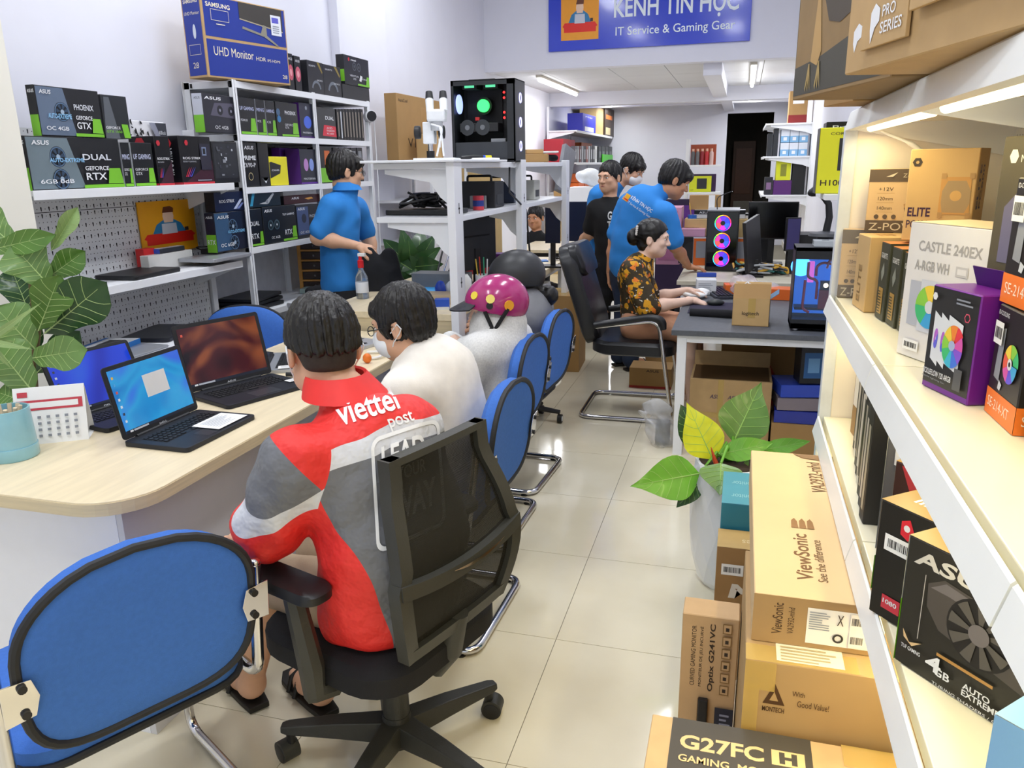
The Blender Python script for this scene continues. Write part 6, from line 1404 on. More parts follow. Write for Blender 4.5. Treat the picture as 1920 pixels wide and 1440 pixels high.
zk2 = zc_+b.sz
b = wall_box('graphics_card_box', 'graphics card box half hidden by the blue polo on the fourth shelf', 557, 600, zc_, 384, flat('20242e', .35), RP, .06, GC); F = b.face('x+'); F.panel(.02, .1, .5, .95, flat('4a5c86')); F.disc(.3, .6, b.sz*.14, flat('2a3448')); F.text(.06, .85, .3, 'ASUS', WHT, h=.08, bold=.02); F.text(.55, .6, .4, 'PHOENIX', WHT, h=.09); F.text(.1, .14, .4, 'OC 4GB', WHT, h=.07); F.panel(.6, .01, .99, .08, GRN)
b = wall_box('graphics_card_box', 'flat dark blue gaming box on the wide blue-lit box', 402, 458, zk+.002, 360, flat('121a3a', .35), RP, .06, GC); F = b.face('x+'); F.text(.15, .45, .5, 'ROG STRIX', WHT, h=.16, bold=.01); F.poly([(.6, .1), (.7, .1), (.95, .6), (.85, .6)], flat('b8c4e0')); F.poly([(.7, .1), (.8, .1), (.98, .4), (.9, .4)], flat('7a8ac8')); b.face('y-').panel(0, 0, 1, 1, flat('16161c'))
b = wall_box('graphics_card_box', 'flat dark teal gaming box on the twin fan box', 466, 526, zk2+.002, 357, flat('14222c', .35), RP, .06, GC); F = b.face('x+'); F.poly([(.02, .1), (.1, .1), (.2, .9), (.12, .9)], flat('3aa0c8')); F.poly([(.3, .2), (.5, .3), (.75, .8), (.8, .75), (.6, .2), (.55, .15)], flat('b8bcc0')); F.disc(.55, .3, .012, flat('8a9098'))
b = wall_box('graphics_card_box', 'flat dark red gaming box beside the blue polo on the rack', 532, 600, zk2+.002, 366, flat('3a1218', .35), RP, .06, GC); F = b.face('x+'); F.text(.2, .55, .2, 'ASUS', WHT, h=.25, bold=.02); F.poly([(.55, .6), (.75, .7), (.8, .5), (.65, .4)], flat('e0a04a')); b.face('y-').panel(0, 0, 1, 1, KB)
# drawer cabinet and laptops on the fifth shelf
zd_ = RZ[4]+.001; pa, pb = U(522, 549, 'Z', zd_), U(590, 547, 'Z', zd_)
dc = thing('drawer_cabinet', 'small orange framed cabinet of clear plastic drawers on the rack', 'cabinet', (-2.80, 4.86, zd_), .25)
OR = mat('orange_plastic', 'd79a4e', .5); CLR = mat('smoky_clear', 'a8a2a0', .2, alpha=.7)
MB().box((-.10, .075, 0), (.10, .085, .34)).build('back', OR, dc); 
for sx in (-.1, .1): MB().box((sx-.012, -.085, 0), (sx+.012, .085, .34)).build('side', OR, dc, bevel=.002)
for k in range(6): MB().box((-.09, -.085, .068*k-.006 if k else 0), (.09, .08, .068*k+.006)).build('divider', OR, dc)
for k in range(5):
    dr = MB().box((-.086, -.08, .008+.068*k), (.086, .07, .058+.068*k)).build('drawer', mat('drawer_dark', '4a3a34', .35), dc, bevel=.003); MB().ball((0, -.085, .033+.068*k), .008, 8, 6).build('knob', CLR, dr, smooth=True)
sdp = thing('parts_organiser', 'stack of clear parts boxes right of the orange drawer cabinet', 'organiser', (-2.76, 5.03, zd_), .25)
for k in range(5):
    dr = MB().box((-.09, -.06, .066*k), (.09, .06, .066*k+.06)).build('clear_box', mat('milky_box', 'bfb2b0', .3, var=.25, vs=40), sdp, bevel=.004)
    for j in range(3): MB().box((-.07+.05*j, -.063, .066*k+.015), (-.04+.05*j, -.0605, .066*k+.045)).build('part', flat(random.choice(['8a4a3c', '5a5a66', 'd8d4cc', '3a3438'])), dr)
for k in range(3): lap_closed(['lowest', 'middle', 'topmost'][k]+' closed black laptop of the stack on the lowest visible rack shelf', 470, 575-8*k, RZ[4]+.023*k, .35, .25, PI/2+.1*k-.1, LAPB if k != 2 else LAPD, GL, h=.02)
S = Sdf(.02); a_ = V3(-2.70, 4.55, RZ[4]+.03); S.cap(a_, a_+V3(.0, .28, 0), .028, .024); tag(S.build('laptop_sleeve', [mat('black_cloth', '15161b', .9)], None, .008, origin=a_-V3(0, 0, .03)), 'rolled black laptop sleeve beside the laptop stack', 'sleeve')
b = Box('glass_trays', 'stack of pale green glass sheets beside the laptop stack', (-2.76, 4.72, RZ[4]), (.16, .14, .03), mat('green_glass', 'bcd4cc', .15, alpha=.8), .2, 'glass')
lap_closed('open-lidded dark laptop at the right end of the rack', 688, 419, RZ[3], .30, .21, PI/2, LAPB, GL)
# security camera on the rack end
cm = thing('security_camera', 'white security camera with a black face at the end of the rack', 'camera', (-2.68, 5.60, 1.93), 0); MB().box((-.02, -.06, -.02), (.02, 0, .02)).build('mount', WHITE, cm, bevel=.004); MB().cyl((0, -.05, 0), (.05, -.10, 0), .042, n=20).build('body', WHITE, cm, smooth=True, bevel=.006); MB().cyl((.05, -.10, 0), (.054, -.104, 0), .036, n=20).build('lens_face', BLACKP, cm)
tag(MB().tube([(-2.66, 5.60, 1.92), (-2.66, 5.61, 1.5), (-2.67, 5.60, 1.0), (-2.66, 5.62, .6)], .004, 6).build('camera_cable', WHITE, smooth=True), 'thin white cable hanging from the security camera', 'cable')

# ================================================================ right gondola: boxes
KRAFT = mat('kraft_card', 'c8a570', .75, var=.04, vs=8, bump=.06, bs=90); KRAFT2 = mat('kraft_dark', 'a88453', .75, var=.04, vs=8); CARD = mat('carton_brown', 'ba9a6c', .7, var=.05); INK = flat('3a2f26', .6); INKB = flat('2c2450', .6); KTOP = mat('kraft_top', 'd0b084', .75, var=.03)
def face_box(name, label, A, B, z, h, depth, m, cat='box', group=None, side=None):
    """carton whose visible front runs from A (left) to B (right) on the shelf; returns Box with front 'y-'"""
    A, B = Vector((A[0], A[1], 0)), Vector((B[0], B[1], 0)); d = B-A; L = d.length; d.normalize(); n = Vector((-d.y, d.x, 0)); c = (A+B)/2+n*depth/2
    return Box(name, label, (c.x, c.y, z), (L, depth, h), m, math.atan2(d.y, d.x), cat, group, side)
z = SZ[1]+.001; GR = 'boxes on the lit middle shelf'
# fan triple pack
b = face_box('fan_box', 'purple and black box of three rainbow fans with a hanging tab', (.327, 1.491), (.370, 1.368), z, .180, .072, flat('6a2090', .35), group=GR); F = b.face('y-'); F.panel(.02, .06, .985, .985, flat('2a2a2c', .35), 'black_print')
cols = ['e8404a', 'f08a3c', 'f2d24a', '8fd04a', '46c07a', '46b8d8', '4a7ae0', '8a5ad8', 'd85ab0']
for k, u in enumerate((.20, .36, .60)):
    w = .16 if k < 2 else .30; F.poly([(u-w*.5, .30), (u+w*.52, .24), (u+w*.52, .70), (u-w*.5, .76)], flat('dfe3ea'), 'fan_frame')
    rr = b.sx*(.11 if k < 2 else .22); n_ = len(cols)
    for i, c in enumerate(cols if k == 2 else ['b86ad0', '6a6ae0']):
        m_ = n_ if k == 2 else 2; F.disc(u, .50-.01*k, rr*(.42 if k < 2 else 1), flat(c), 'fan_print', 6, ry=rr*1.25, a0=2*PI*i/m_+.6, a1=2*PI*(i+1)/m_+.6, r0=.001)
    if k == 2: F.disc(u, .49, rr*.3, flat('a8b4d8'), 'fan_print')
F.panel(.72, .10, .88, .30, flat('55565a')); F.disc(.13, .90, .007, WHT, 'badge', 6); F.text(.06, .15, .62, 'SICKLEFLOW 120 ARGB', WHT, h=.055, bold=.01); F.text(.06, .11, .5, 'PWM lighting fan', GRY, h=.02); F.disc(.85, .78, .008, flat('d0506a'), 'badge', 6, r0=.006); F.lines(.6, .88, .95, .95, 2, GRY)
MB().add([(-.05, .03, .18), (.05, .03, .18), (.05, .018, .212), (-.05, .018, .212), (-.05, .032, .18), (.05, .032, .18), (.05, .020, .2125), (-.05, .020, .2125)], [(0, 1, 2, 3), (7, 6, 5, 4), (0, 4, 5, 1), (1, 5, 6, 2), (2, 6, 7, 3), (3, 7, 4, 0)]).build('hang_tab', flat('4a1870'), b.o)
# orange banded coolers
OB = flat('f07a28', .4)
def se_box(label, A, B, z, h=.172):
    b = face_box('cooler_box', label, A, B, z, h, .11, flat('231f1e', .35), group=GR)
    for f in ('y-', 'x+'):
        F = b.face(f); F.panel(0, 0, 1, .24, OB, 'orange_band'); F.text(.08, .08, .72, 'SE-214-XT', flat('fbe6d4'), h=.09, bold=.0)
    F = b.face('y-'); F.poly([(.16, .36), (.34, .34), (.36, .82), (.2, .80)], flat('8f939c'), 'heatsink_art'); F.poly([(.34, .28), (.42, .27), (.46, .33), (.36, .36)], flat('c9ced6'))
    F.fan(.66, .55, b.sx*.23, ['46c07a', '8fd04a', 'f2d24a', 'e8604a', 'd85ab0', '6a5ae0', '46a8e0'], 'e6e6ea'); F.disc(.66, .55, b.sx*.03, flat('202022')); F.text(.1, .92, .35, 'ID-COOLING', WHT, h=.04); F.barcode(.05, .66, .33, .86)
    b.face('x+').panel(.15, .35, .4, .8, flat('4a4a52')); return b
b = se_box('black cooler box with an orange band standing on the shelf beside the purple fan box', (.392, 1.352), (.396, 1.226), z); b2 = se_box('upper black cooler box with an orange band and round fan picture', (.394, 1.365), (.407, 1.215), z+.174, .185)
se_box('second orange banded cooler box at the right edge of the picture', (.405, 1.20), (.42, 1.07), z)
b = face_box('cooler_box', 'dark grey cooler box with a hexagon badge high at the right edge', (.405, 1.50), (.44, 1.37), z+.20, .22, .12, flat('57503f', .5), group=GR); F = b.face('y-'); F.disc(.25, .86, .012, flat('e6e0d0'), 'badge', 6); F.poly([(.2, .1), (.9, .1), (.9, .6), (.6, .7), (.2, .5)], flat('6d6a84')); F.text(.4, .82, .4, 'Master', flat('e6e0d0'), h=.05); face_box('spacer_box', 'plain box under the dark grey cooler box', (.405, 1.50), (.44, 1.37), z, .198, .12, flat('3a2a4a'), group=GR)
# white castle box
b = face_box('cooler_box', 'tall white liquid cooler box with grey lettering', (.327, 1.745), (.425, 1.535), z, .268, .13, flat('e6e3e0', .4), group=GR); F = b.face('y-'); CG = flat('a9a6a4'); F.text(.14, .80, .74, 'CASTLE 240EX', CG, h=.075, bold=.02); F.text(.12, .66, .42, 'A-RGB WH', CG, h=.075, bold=.02); F.panel(.62, .66, .76, .73, flat('c9c6c4')); F.panel(.64, .675, .74, .715, flat('e6e3e0'))
F.panel(.10, .25, .30, .58, flat('b9bcc6'), 'radiator_art'); F.panel(.24, .22, .52, .60, flat('d3d6de'), 'radiator_art'); F.fan(.38, .41, .042, ['e86a4a', 'f2d24a', '8fd04a', '46c07a', '46a8e0', 'd86ad0'], 'd8dae0'); b.face('z+').panel(.0, .0, 1, 1, flat('e8d4b4')); F.barcode(.1, .06, .3, .14)
# elite kraft boxes and neighbours
hl_ = .196
b = face_box('cpu_cooler_box', 'narrow plain kraft cooler box upright on the lit shelf', (.312, 2.338), (.325, 2.214), z, hl_, .115, KRAFT, group=GR); b.face('x+').text(.6, .15, .6, 'ELITE', INK, h=.35, bold=.02, rot=90); b.face('y-').text(.55, .1, .5, 'ELITE', flat('8a6a3a'), h=.25, bold=.01, rot=90); b.face('z+').lines(.2, .3, .8, .7, 3, flat('b88a50'))
for k in range(3):
    y = 2.165-.085*k; b = face_box('memory_cooler_box', ['dark green box with an orange column right of the narrow kraft box', 'middle dark green box with an orange column', 'dark green box with an orange column against the white cooler box'][k], (.345+.012*k, y), (.352+.012*k, y-.075), z, .19-.004*k, .12, flat('3c3d2c', .5), group='dark green slim boxes'); F = b.face('y-'); F.text(.15, .80, .7, 'GIGABYTE', flat('e6e4da'), h=.07, bold=.01); F.poly([(.3, .62), (.55, .75), (.7, .62), (.45, .50)], flat('8a8d80')); F.panel(.25, .08, .75, .42, flat('b08a44')); F.lines(.28, .1, .72, .4, 8, flat('3c3d2c'), .4); b.face('z+').panel(0, 0, 1, 1, flat('c07a44'))
ZP = flat('5a4a3a', .5)
def zpower(label, A, B, z, h, film=False):
    b = face_box('power_supply_box', label, A, B, z, h, .12, KTOP, group=GR); F = b.face('y-'); F.panel(0, 0, 1, .19, ZP, 'brown_band'); F.panel(0, .80, 1, 1, ZP, 'brown_band'); F.text(.06, .03, .95, 'Z-POWER', flat('cdbfa6'), h=.12, bold=.0); F.text(.50, .87, .42, 'Z-POWER', flat('cdbfa6'), h=.06)
    for i, s_ in enumerate(('+12V', '120mm', '140mm')): F.text(.16, .66-.15*i, .22, s_, INK, h=.055); F.panel(.14, .62-.15*i, .40, .625-.15*i, flat('a8834e'))
    for i in range(3): F.disc(.16+.13*i, .25, .006, ZP, 'badge', 14)
    F.poly([(.55, .45), (.95, .65), (.99, .6), (.99, .25), (.6, .25)], flat('b58a55'), 'supply_art'); F.poly([(.56, .40), (.7, .33), (.7, .26), (.58, .30)], INK, 'supply_art'); F.poly([(.25, .88), (.35, .88), (.42, .95), (.32, .91)], flat('cdbfa6'), 'logo')
    if film: MB().box((-b.sx/2-.004, -b.sy/2-.004, 0), (b.sx/2+.004, b.sy/2+.004, b.sz+.004)).build('plastic_film', mat('film', 'f4f4f4', .08, alpha=.12, var=0), b.o, bevel=.006)
    return b
zpower('film wrapped kraft power supply box at the far end of the shelf', (.285, 2.46), (.415, 2.44), z, hl_, True)
zl = z+hl_+.002
pa = U(1597, 425, 'Z', zl); zpower('kraft power supply box with brown bands on the upper layer', (pa.x+.01, 2.36), (pa.x+.17, 2.33), zl, .165)
pa = Vector((.40, 2.13, 0)); pb = Vector((.565, 2.06, 0))
b = face_box('cpu_cooler_box', 'large kraft cooler box with a darker side on the upper layer', (.378, 2.115), (.512, 2.06), zl, .212, .135, KRAFT, group=GR); F = b.face('y-'); PU = flat('3a1c3c', .6); F.text(.05, .27, .34, 'ELITE', PU, h=.10, bold=.03); F.text(.05, .14, .33, 'PC600', PU, h=.09, bold=.012); F.text(.42, .15, .12, 'VER.2', INK, h=.03); F.disc(.12, .86, .011, INK, 'badge', 6, r0=.004)
F.poly([(.50, .30), (.95, .30), (.93, .70), (.50, .70)], flat('c4924e'), 'board_art'); F.poly([(.56, .32), (.88, .32), (.94, .42), (.94, .55), (.86, .66), (.60, .66), (.53, .55), (.53, .42)], flat('a58a62'), 'board_art'); F.disc(.73, .50, .012, flat('cda15f'), 'board_art')
for u in (.50, .90):
    for v in (.26, .68): F.panel(u, v, u+.07, v+.06, flat('b08a55'), 'board_art')
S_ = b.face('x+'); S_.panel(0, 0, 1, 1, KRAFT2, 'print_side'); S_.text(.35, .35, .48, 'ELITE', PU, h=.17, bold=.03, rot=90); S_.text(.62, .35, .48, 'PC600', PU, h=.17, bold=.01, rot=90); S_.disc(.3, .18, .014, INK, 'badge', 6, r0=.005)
# filler under the upper layer so that it stands on boxes
face_box('cpu_cooler_box', 'dark kraft box under the large kraft cooler box', (.44, 2.22), (.56, 2.10), z, hl_, .10, KRAFT2, group=GR)
# ---- lower lit shelf
z = SZ[2]+.001; GQ = 'boxes on the lit lower shelf'; d = Vector((.64, -.768, 0))
def row(A, w): A = Vector((A[0], A[1], 0)); return A, A+d*w
A, B = row((.276, 1.207), .26)
b = face_box('graphics_card_box', 'black graphics card box with one large fan and a green spine', A, B, z, .217, .075, flat('26241f', .35), group=GQ); F = b.face('y-')
F.text(.05, .82, .52, 'ASUS', flat('c9c6c0'), h=.11, bold=.03, shear=.2); F.poly([(.16, .72), (.26, .80), (.95, .70), (.98, .35), (.80, .30), (.26, .42), (.17, .55)], flat('4c4744'), 'card_art'); F.poly([(.18, .70), (.27, .78), (.9, .68), (.88, .62), (.3, .70)], flat('6d686a'), 'card_art')
F.disc(.50, .55, .052, flat('1c1a19'), 'fan_art', 28)
for j in range(9): a = 2*PI*j/9; F.disc(.50, .55, .048, flat('57534f'), 'fan_art', 4, r0=.016, a0=a, a1=a+.38)
F.disc(.50, .55, .016, flat('6f6a6c'), 'fan_art', 18); F.panel(.145, .28, .15, .78, flat('b8b4ae'), 'bracket_art'); F.panel(.28, .245, .62, .268, flat('b98a4a'), 'connector_art')
F.text(.05, .155, .13, 'TUF GAMING', WHT, h=.03, bold=.01); F.poly([(.05, .30), (.10, .22), (.18, .26), (.12, .20), (.06, .24)], flat('d8b88a'), 'wing_mark'); F.text(.22, .11, .10, '4', WHT, h=.12, bold=.03); F.text(.28, .10, .10, 'GB', WHT, h=.06, bold=.02); F.text(.46, .13, .16, 'AUTO', WHT, h=.045, bold=.02); F.text(.46, .08, .22, 'EXTREME', WHT, h=.045, bold=.02); F.text(.28, .025, .5, 'TURING SHADERS / GDDR6', WHT, h=.022)
S_ = b.face('x-'); S_.panel(0, .5, 1, 1, flat('b9bcc0')); S_.panel(0, 0, 1, .5, GRN); T_ = b.face('z+'); T_.panel(0, 0, 1, 1, flat('6d5426')); T_.text(.2, .3, .3, '4GB', flat('c9b890'), h=.4, bold=.02)
A, B = row((.258, 1.350), .28)
b = face_box('graphics_card_box', 'black graphics card box with a red shield behind the single fan box', A, B, z, .213, .10, flat('211f1b', .35), group=GQ); F = b.face('y-'); F.disc(.20, .84, .014, flat('d82a38'), 'shield', 5, ry=.02); F.disc(.20, .85, .006, WHT, 'shield'); F.barcode(.06, .60, .30, .74); F.text(.30, .42, .25, 'AERO', flat('b8bcc0'), h=.12, bold=.03); F.panel(.09, .10, .22, .22, flat('d03a4a'), 'badge'); F.panel(.26, .08, .38, .20, flat('d03a4a'), 'badge'); F.text(.10, .15, .10, '1080', WHT, h=.04, bold=.02); F.text(.27, .13, .10, '4GB', WHT, h=.04, bold=.02)
T_ = b.face('z+'); T_.panel(0, 0, 1, 1, flat('6d5426')); T_.disc(.35, .5, .022, flat('d82a38'), 'shield', 18, ry=.03); T_.text(.12, .35, .16, 'msi', WHT, h=.35, bold=.03); b.face('x-').panel(0, .2, 1, .5, GRN)
A, B = row((.300, 1.485), .30)
b = face_box('graphics_card_box', 'dark red graphics card box behind the red shield box', A, B, z, .235, .09, flat('3a2420', .35), group=GQ); F = b.face('y-'); F.text(.12, .80, .45, 'COLORFUL', WHT, h=.07, bold=.02); F.poly([(.05, .98), (.12, .98), (.2, .75), (.14, .75)], flat('a03038')); T_ = b.face('z+'); T_.panel(0, 0, 1, 1, flat('6d5426')); T_.text(.3, .3, .4, 'JVL', WHT, h=.35, bold=.02)
A, B = row((.305, 1.60), .30)
b = face_box('motherboard_box', 'grey motherboard box with a silver spine on the lower lit shelf', A, B, z, .275, .07, flat('5c5b5c', .35), group=GQ); F = b.face('y-'); b.face('x-').panel(0, 0, 1, 1, flat('b9bcc4')); b.face('z+').panel(0, 0, 1, 1, KRAFT2)
for k in range(18): u, v = random.uniform(.05, .7), random.uniform(.2, .7); F.panel(u, v, u+random.uniform(.04, .1), v+random.uniform(.03, .1), flat(random.choice(['2a2a2c', '8a8c90', '3c3c40', 'b0b2b6'])))
F.panel(.08, .70, .26, .84, flat('c9ccd2')); F.panel(.12, .74, .15, .80, flat('3a3a3c'))
ords = ['first', 'second', 'third', 'fourth', 'fifth', 'sixth', 'seventh', 'eighth']
for k in range(8):
    y = 2.22-.066*k; b = face_box('motherboard_box', ords[k]+' slim spine from the far end of the lower lit shelf', (.335-.006*k, y), (.337-.006*k, y-.045), z, .27+.006*(k % 3), .20, flat(['26251f', 'd9d3c2', '2c2c2a', '1c1c1c', 'cfc9b8', '24241f', '3a3a38', '2c2a26'][k], .5), group='slim spines on the lower lit shelf'); F = b.face('y-'); F.panel(.3, .1, .7, .8, flat(['b8b09c', '4a463c', '9a9484', 'd8d4c4', '3a3a34', 'a8a290', 'c9c4b4', 'b0a890'][k]), 'spine_print')
b = face_box('carton', 'small brown carton at the far end of the lower lit shelf', (.345, 2.36), (.352, 2.29), z, .29, .15, KRAFT2, group=GQ); b.face('y-').panel(.1, .3, .9, .7, flat('ece4d4'))
b = face_box('gadget_box', 'white box with a pale blue side at the bottom right corner', (.290, .815), (.42, .69), z, .20, .22, flat('d9dcd2', .4), group=GQ); b.face('z+').panel(0, 0, 1, 1, flat('6f9fd0')); F = b.face('y-'); F.panel(0, 0, 1, 1, flat('6f9fd0', .35)); S_ = b.face('x-'); S_.disc(.6, .45, .018, flat('a8a880'), ry=.05); S_.panel(.05, .7, .2, .9, flat('6fb0d8'))
# ---- on top
zt = SZ[0]+.004
A = Vector((.150, 1.475, 0)); d2_ = Vector((.27, -.963, 0))
b = face_box('case_carton', 'brown carton with white hexagon logo overhanging the top shelf', A, A+d2_*.55, zt, .40, .42, CARD); F = b.face('y-'); F.poly([(.045, .11), (.045, .155), (.075, .18), (.108, .16), (.108, .13), (.075, .115), (.058, .075)], WHT, 'logo_mark')
for k, (u0, v0, u1) in enumerate(((.135, .068, .40), (.43, .14, .99))):
    l = .006+.006*k; o = MB().obox(F.at((u0+u1)/2, (v0+1)/2, l), F.x*((u1-u0)/2*F.w), F.y*((1-v0)/2*F.h), F.n*.003).build('flap', CARD, b.o, bevel=.001)
    G = Face(o, F.at(u0, v0, l+.0035), F.x, F.y, (u1-u0)*F.w, (1-v0)*F.h)
    if k == 0: G.poly([(.22, .065), (.22, .13), (.31, .16), (.42, .135), (.42, .09), (.33, .07), (.25, .015)], WHT, 'logo_mark'); G.text(.48, .10, .28, 'PRO', WHT, h=.042, bold=.01); G.text(.46, .04, .46, 'SERIES', WHT, h=.042, bold=.01)
A = Vector((.100, 2.03, 0))
b = face_box('case_carton', 'dark carton printed with a perched bird at the far end of the top shelf', A, A+d2_*.49, zt+.001, .40, .44, mat('bird_card', '8f7550', .7, var=.05)); F = b.face('y-'); DKB = flat('4f463c', .6); F.poly([(.0, .17), (.0, .02), (1, .02), (1, .26), (.6, .24), (.3, .19)], flat('4d4a42', .6), 'branch_print'); F.poly([(.0, .99), (.0, .55), (.15, .56), (.22, .72), (.24, .99)], DKB, 'bird_print'); F.poly([(.24, .99), (.25, .6), (.38, .35), (.5, .32), (1, .45), (1, .99)], DKB, 'bird_print'); F.poly([(.20, .18), (.245, .55), (.25, .75), (.26, .55), (.32, .22), (.28, .15)], flat('b8955f', .6), 'bird_print')
for u in (.17, .29): 
    for k in range(3): F.poly([(u+.01, .17), (u+.025, .17), (u-.01+.03*k, -.0+.03), (u-.02+.03*k, .05)], flat('a8905a', .6), 'claw_print')
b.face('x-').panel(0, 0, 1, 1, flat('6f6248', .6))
b = face_box('carton', 'flat brown carton under the far end of the bird carton', (.19, 2.30), (.24, 2.12), zt, .0+.39, .30, KRAFT2)
# white tube connector hanging at the far end
tag(MB().tube(arc([(.36, 2.47, 1.64), (.45, 2.45, 1.60), (.50, 2.46, 1.54), (.53, 2.46, 1.50)], .03), [.004]*2+[.007]*8+[.006]*(len(arc([(.36, 2.47, 1.64), (.45, 2.45, 1.60), (.50, 2.46, 1.54), (.53, 2.46, 1.50)], .03))-10), 10).build('lamp_cable', WHITE, smooth=True), 'white plug cable of the shelf lamp at the far end panel', 'cable')
# yellow cooler box on a small wall shelf beyond the gondola
ws = thing('display_shelf', 'small white wall shelf beyond the end of the gondola', 'shelf', (.55, 3.2, 1.44)); MB().box((.28, 3.02, 1.43), (.80, 3.4, 1.45)).build('board', WHITE, ws, bevel=.002, world=True)
for y in (3.06, 3.36): MB().prism([(0, 0), (0, -.10), (-.45, -.01), (-.45, 0)], (.80, y, 1.43), (1, 0, 0), (0, 0, 1), (0, .006, 0)).build('bracket', WHITE, ws, world=True)
pa, pb = U(1532, 345, 'Z', 1.452), U(1600, 350, 'Z', 1.452)
xa = U(1534, 300, 'Y', 3.08).x; b = Box('cooler_box', 'yellow liquid cooler box on the small wall shelf', (xa+.11, 3.14, 1.451), (.22, .11, .225), flat('e3e22a')); F = b.face('y-'); F.text(.06, .12, .70, 'H100 RGB', INK, h=.09, bold=.01); F.panel(.30, .35, .8, .84, flat('2c2d30')); F.disc(.55, .45, .03, flat('d8dade'), r0=.02); F.text(.16, .89, .4, 'CORSAIR', INK, h=.04); b.face('x-').panel(0, 0, 1, 1, KB); xa2 = xa
b2 = Box('cooler_box', 'black box behind the yellow liquid cooler box', (xa+.14, 3.28, 1.451), (.22, .12, .25), KB); b2.face('y-').text(.1, .9, .3, 'Pro', WHT, h=.05)

# ================================================================ cartons on the floor by the gondola, and the plants
b = Box('monitor_carton', 'long kraft ultrawide monitor carton lying flat on the other boxes', (.265, 1.872, .637), (.39, .83, .105), mat('kraft_light', 'd6b98e', .72, var=.04, vs=5)); F = b.face('z+'); VB = flat('6d4a24', .6); F.text(.30, .09, .26, 'ViewSonic', VB, h=.085, bold=.015, rot=90); F.text(.37, .09, .23, 'See the difference', VB, h=.05, rot=90); F.text(.47, .66, .26, 'VA2932-mhd', VB, h=.09, rot=90)
for k, u in enumerate((.22, .265, .31)): F.poly([(u, .385), (u+.04, .385), (u+.036, .43), (u+.022, .45), (u+.004, .434)], flat('8a6236', .6), 'bird_mark')
F.poly([(.30, .99), (.36, .955), (.45, .945), (.99, .94), (.99, .99)], flat('8a6a44', .6), 'corner_print')
S_ = b.face('y-'); S_.panel(0, 0, 1, 1, mat('kraft_shade', 'a3845a', .75, var=.04), 'end_shade'); S_.text(.145, .20, .66, 'ViewSonic', flat('4a3420', .6), h=.05, bold=.01, rot=90); S_.text(.20, .24, .55, 'VA2932-mhd', flat('4a3420', .6), h=.03, rot=90); S_.panel(.26, .10, .62, .84, flat('e8e6e4'), 'label_sticker'); S_.lines(.27, .40, .37, .80, 8, GRY); S_.text(.40, .55, .03, 'X', INK, h=.22); S_.disc(.41, .28, .010, flat('2c2c2c'), 'badge', 16, r0=.006); S_.barcode(.46, .52, .53, .82, 'e8e6e4'); S_.barcode(.46, .14, .53, .44, 'e8e6e4')  # near end face: shade painted in as a darker kraft
b = Box('case_carton', 'tall taped carton with a triangle logo under the long flat monitor carton', (.265, 1.62, 0), (.41, .46, .635), mat('carton_gold', 'ae8f62', .7, var=.06, vs=5)); F = b.face('y-'); F.text(.10, .50, .58, 'X2 MESH', flat('4a3018', .6), h=.13, bold=.04); F.poly([(.09, .855), (.14, .93), (.19, .855)], flat('4a3018', .6), 'logo_mark'); F.poly([(.12, .868), (.14, .90), (.16, .868)], mat('carton_gold', 'ae8f62'), 'logo_mark'); F.text(.09, .828, .10, 'MONTECH', flat('4a3018', .6), h=.018, bold=.02); F.text(.22, .895, .055, 'With', flat('4a3018', .6), h=.018); F.text(.245, .86, .14, 'Good Value!', flat('4a3018', .6), h=.022)
TAPE = mat('clear_tape', 'd8b868', .15, alpha=.55, var=.0); T_ = b.face('z+'); T_.panel(.0, .0, .5, .12, TAPE, 'tape'); F.panel(.0, .90, .14, 1.0, TAPE, 'tape'); F.panel(.0, .45, .07, .92, TAPE, 'tape'); T_.panel(.14, .02, .44, .15, flat('efe6cc'), 'label_sticker'); T_.lines(.16, .03, .42, .14, 5, flat('b8a880')); F.panel(.0, .60, 1, .66, TAPE, 'tape')
b = Box('monitor_carton', 'upright carton with rotated lettering and a black carry handle', (-.012, 1.785, 0), (.135, .08, .50), mat('carton_tan', 'c7a57a', .72, var=.04)); F = b.face('y-'); F.text(.26, .60, .34, 'CURVED GAMING MONITOR', INK, h=.08, rot=90); F.text(.40, .60, .34, 'MONITEUR DE JEU INCURVÉ', INK, h=.08, rot=90); F.text(.62, .58, .38, 'Optix G241VC', INK, h=.12, bold=.02, rot=90)
for i in range(6): F.panel(.72, .57+.07*i, .88, .625+.07*i, flat('8a6a3c', .6), 'icon_frame'); F.panel(.735, .575+.07*i, .865, .62+.07*i, mat('carton_tan', 'c7a57a'), 'icon_frame'); F.panel(.77, .585+.07*i, .83, .605+.07*i, INK, 'icon')
F.panel(.34, .32, .54, .54, flat('8a6538'), 'handle_hole'); MB().obox(F.at(.44, .43, .008), F.x*.012, F.y*.055, F.n*.008).build('carry_handle', BLACKP, b.o, bevel=.003); F.panel(.66, .37, .99, .50, flat('23283a'), 'label_sticker'); F.lines(.75, .40, .95, .48, 3, flat('8a90a8'))
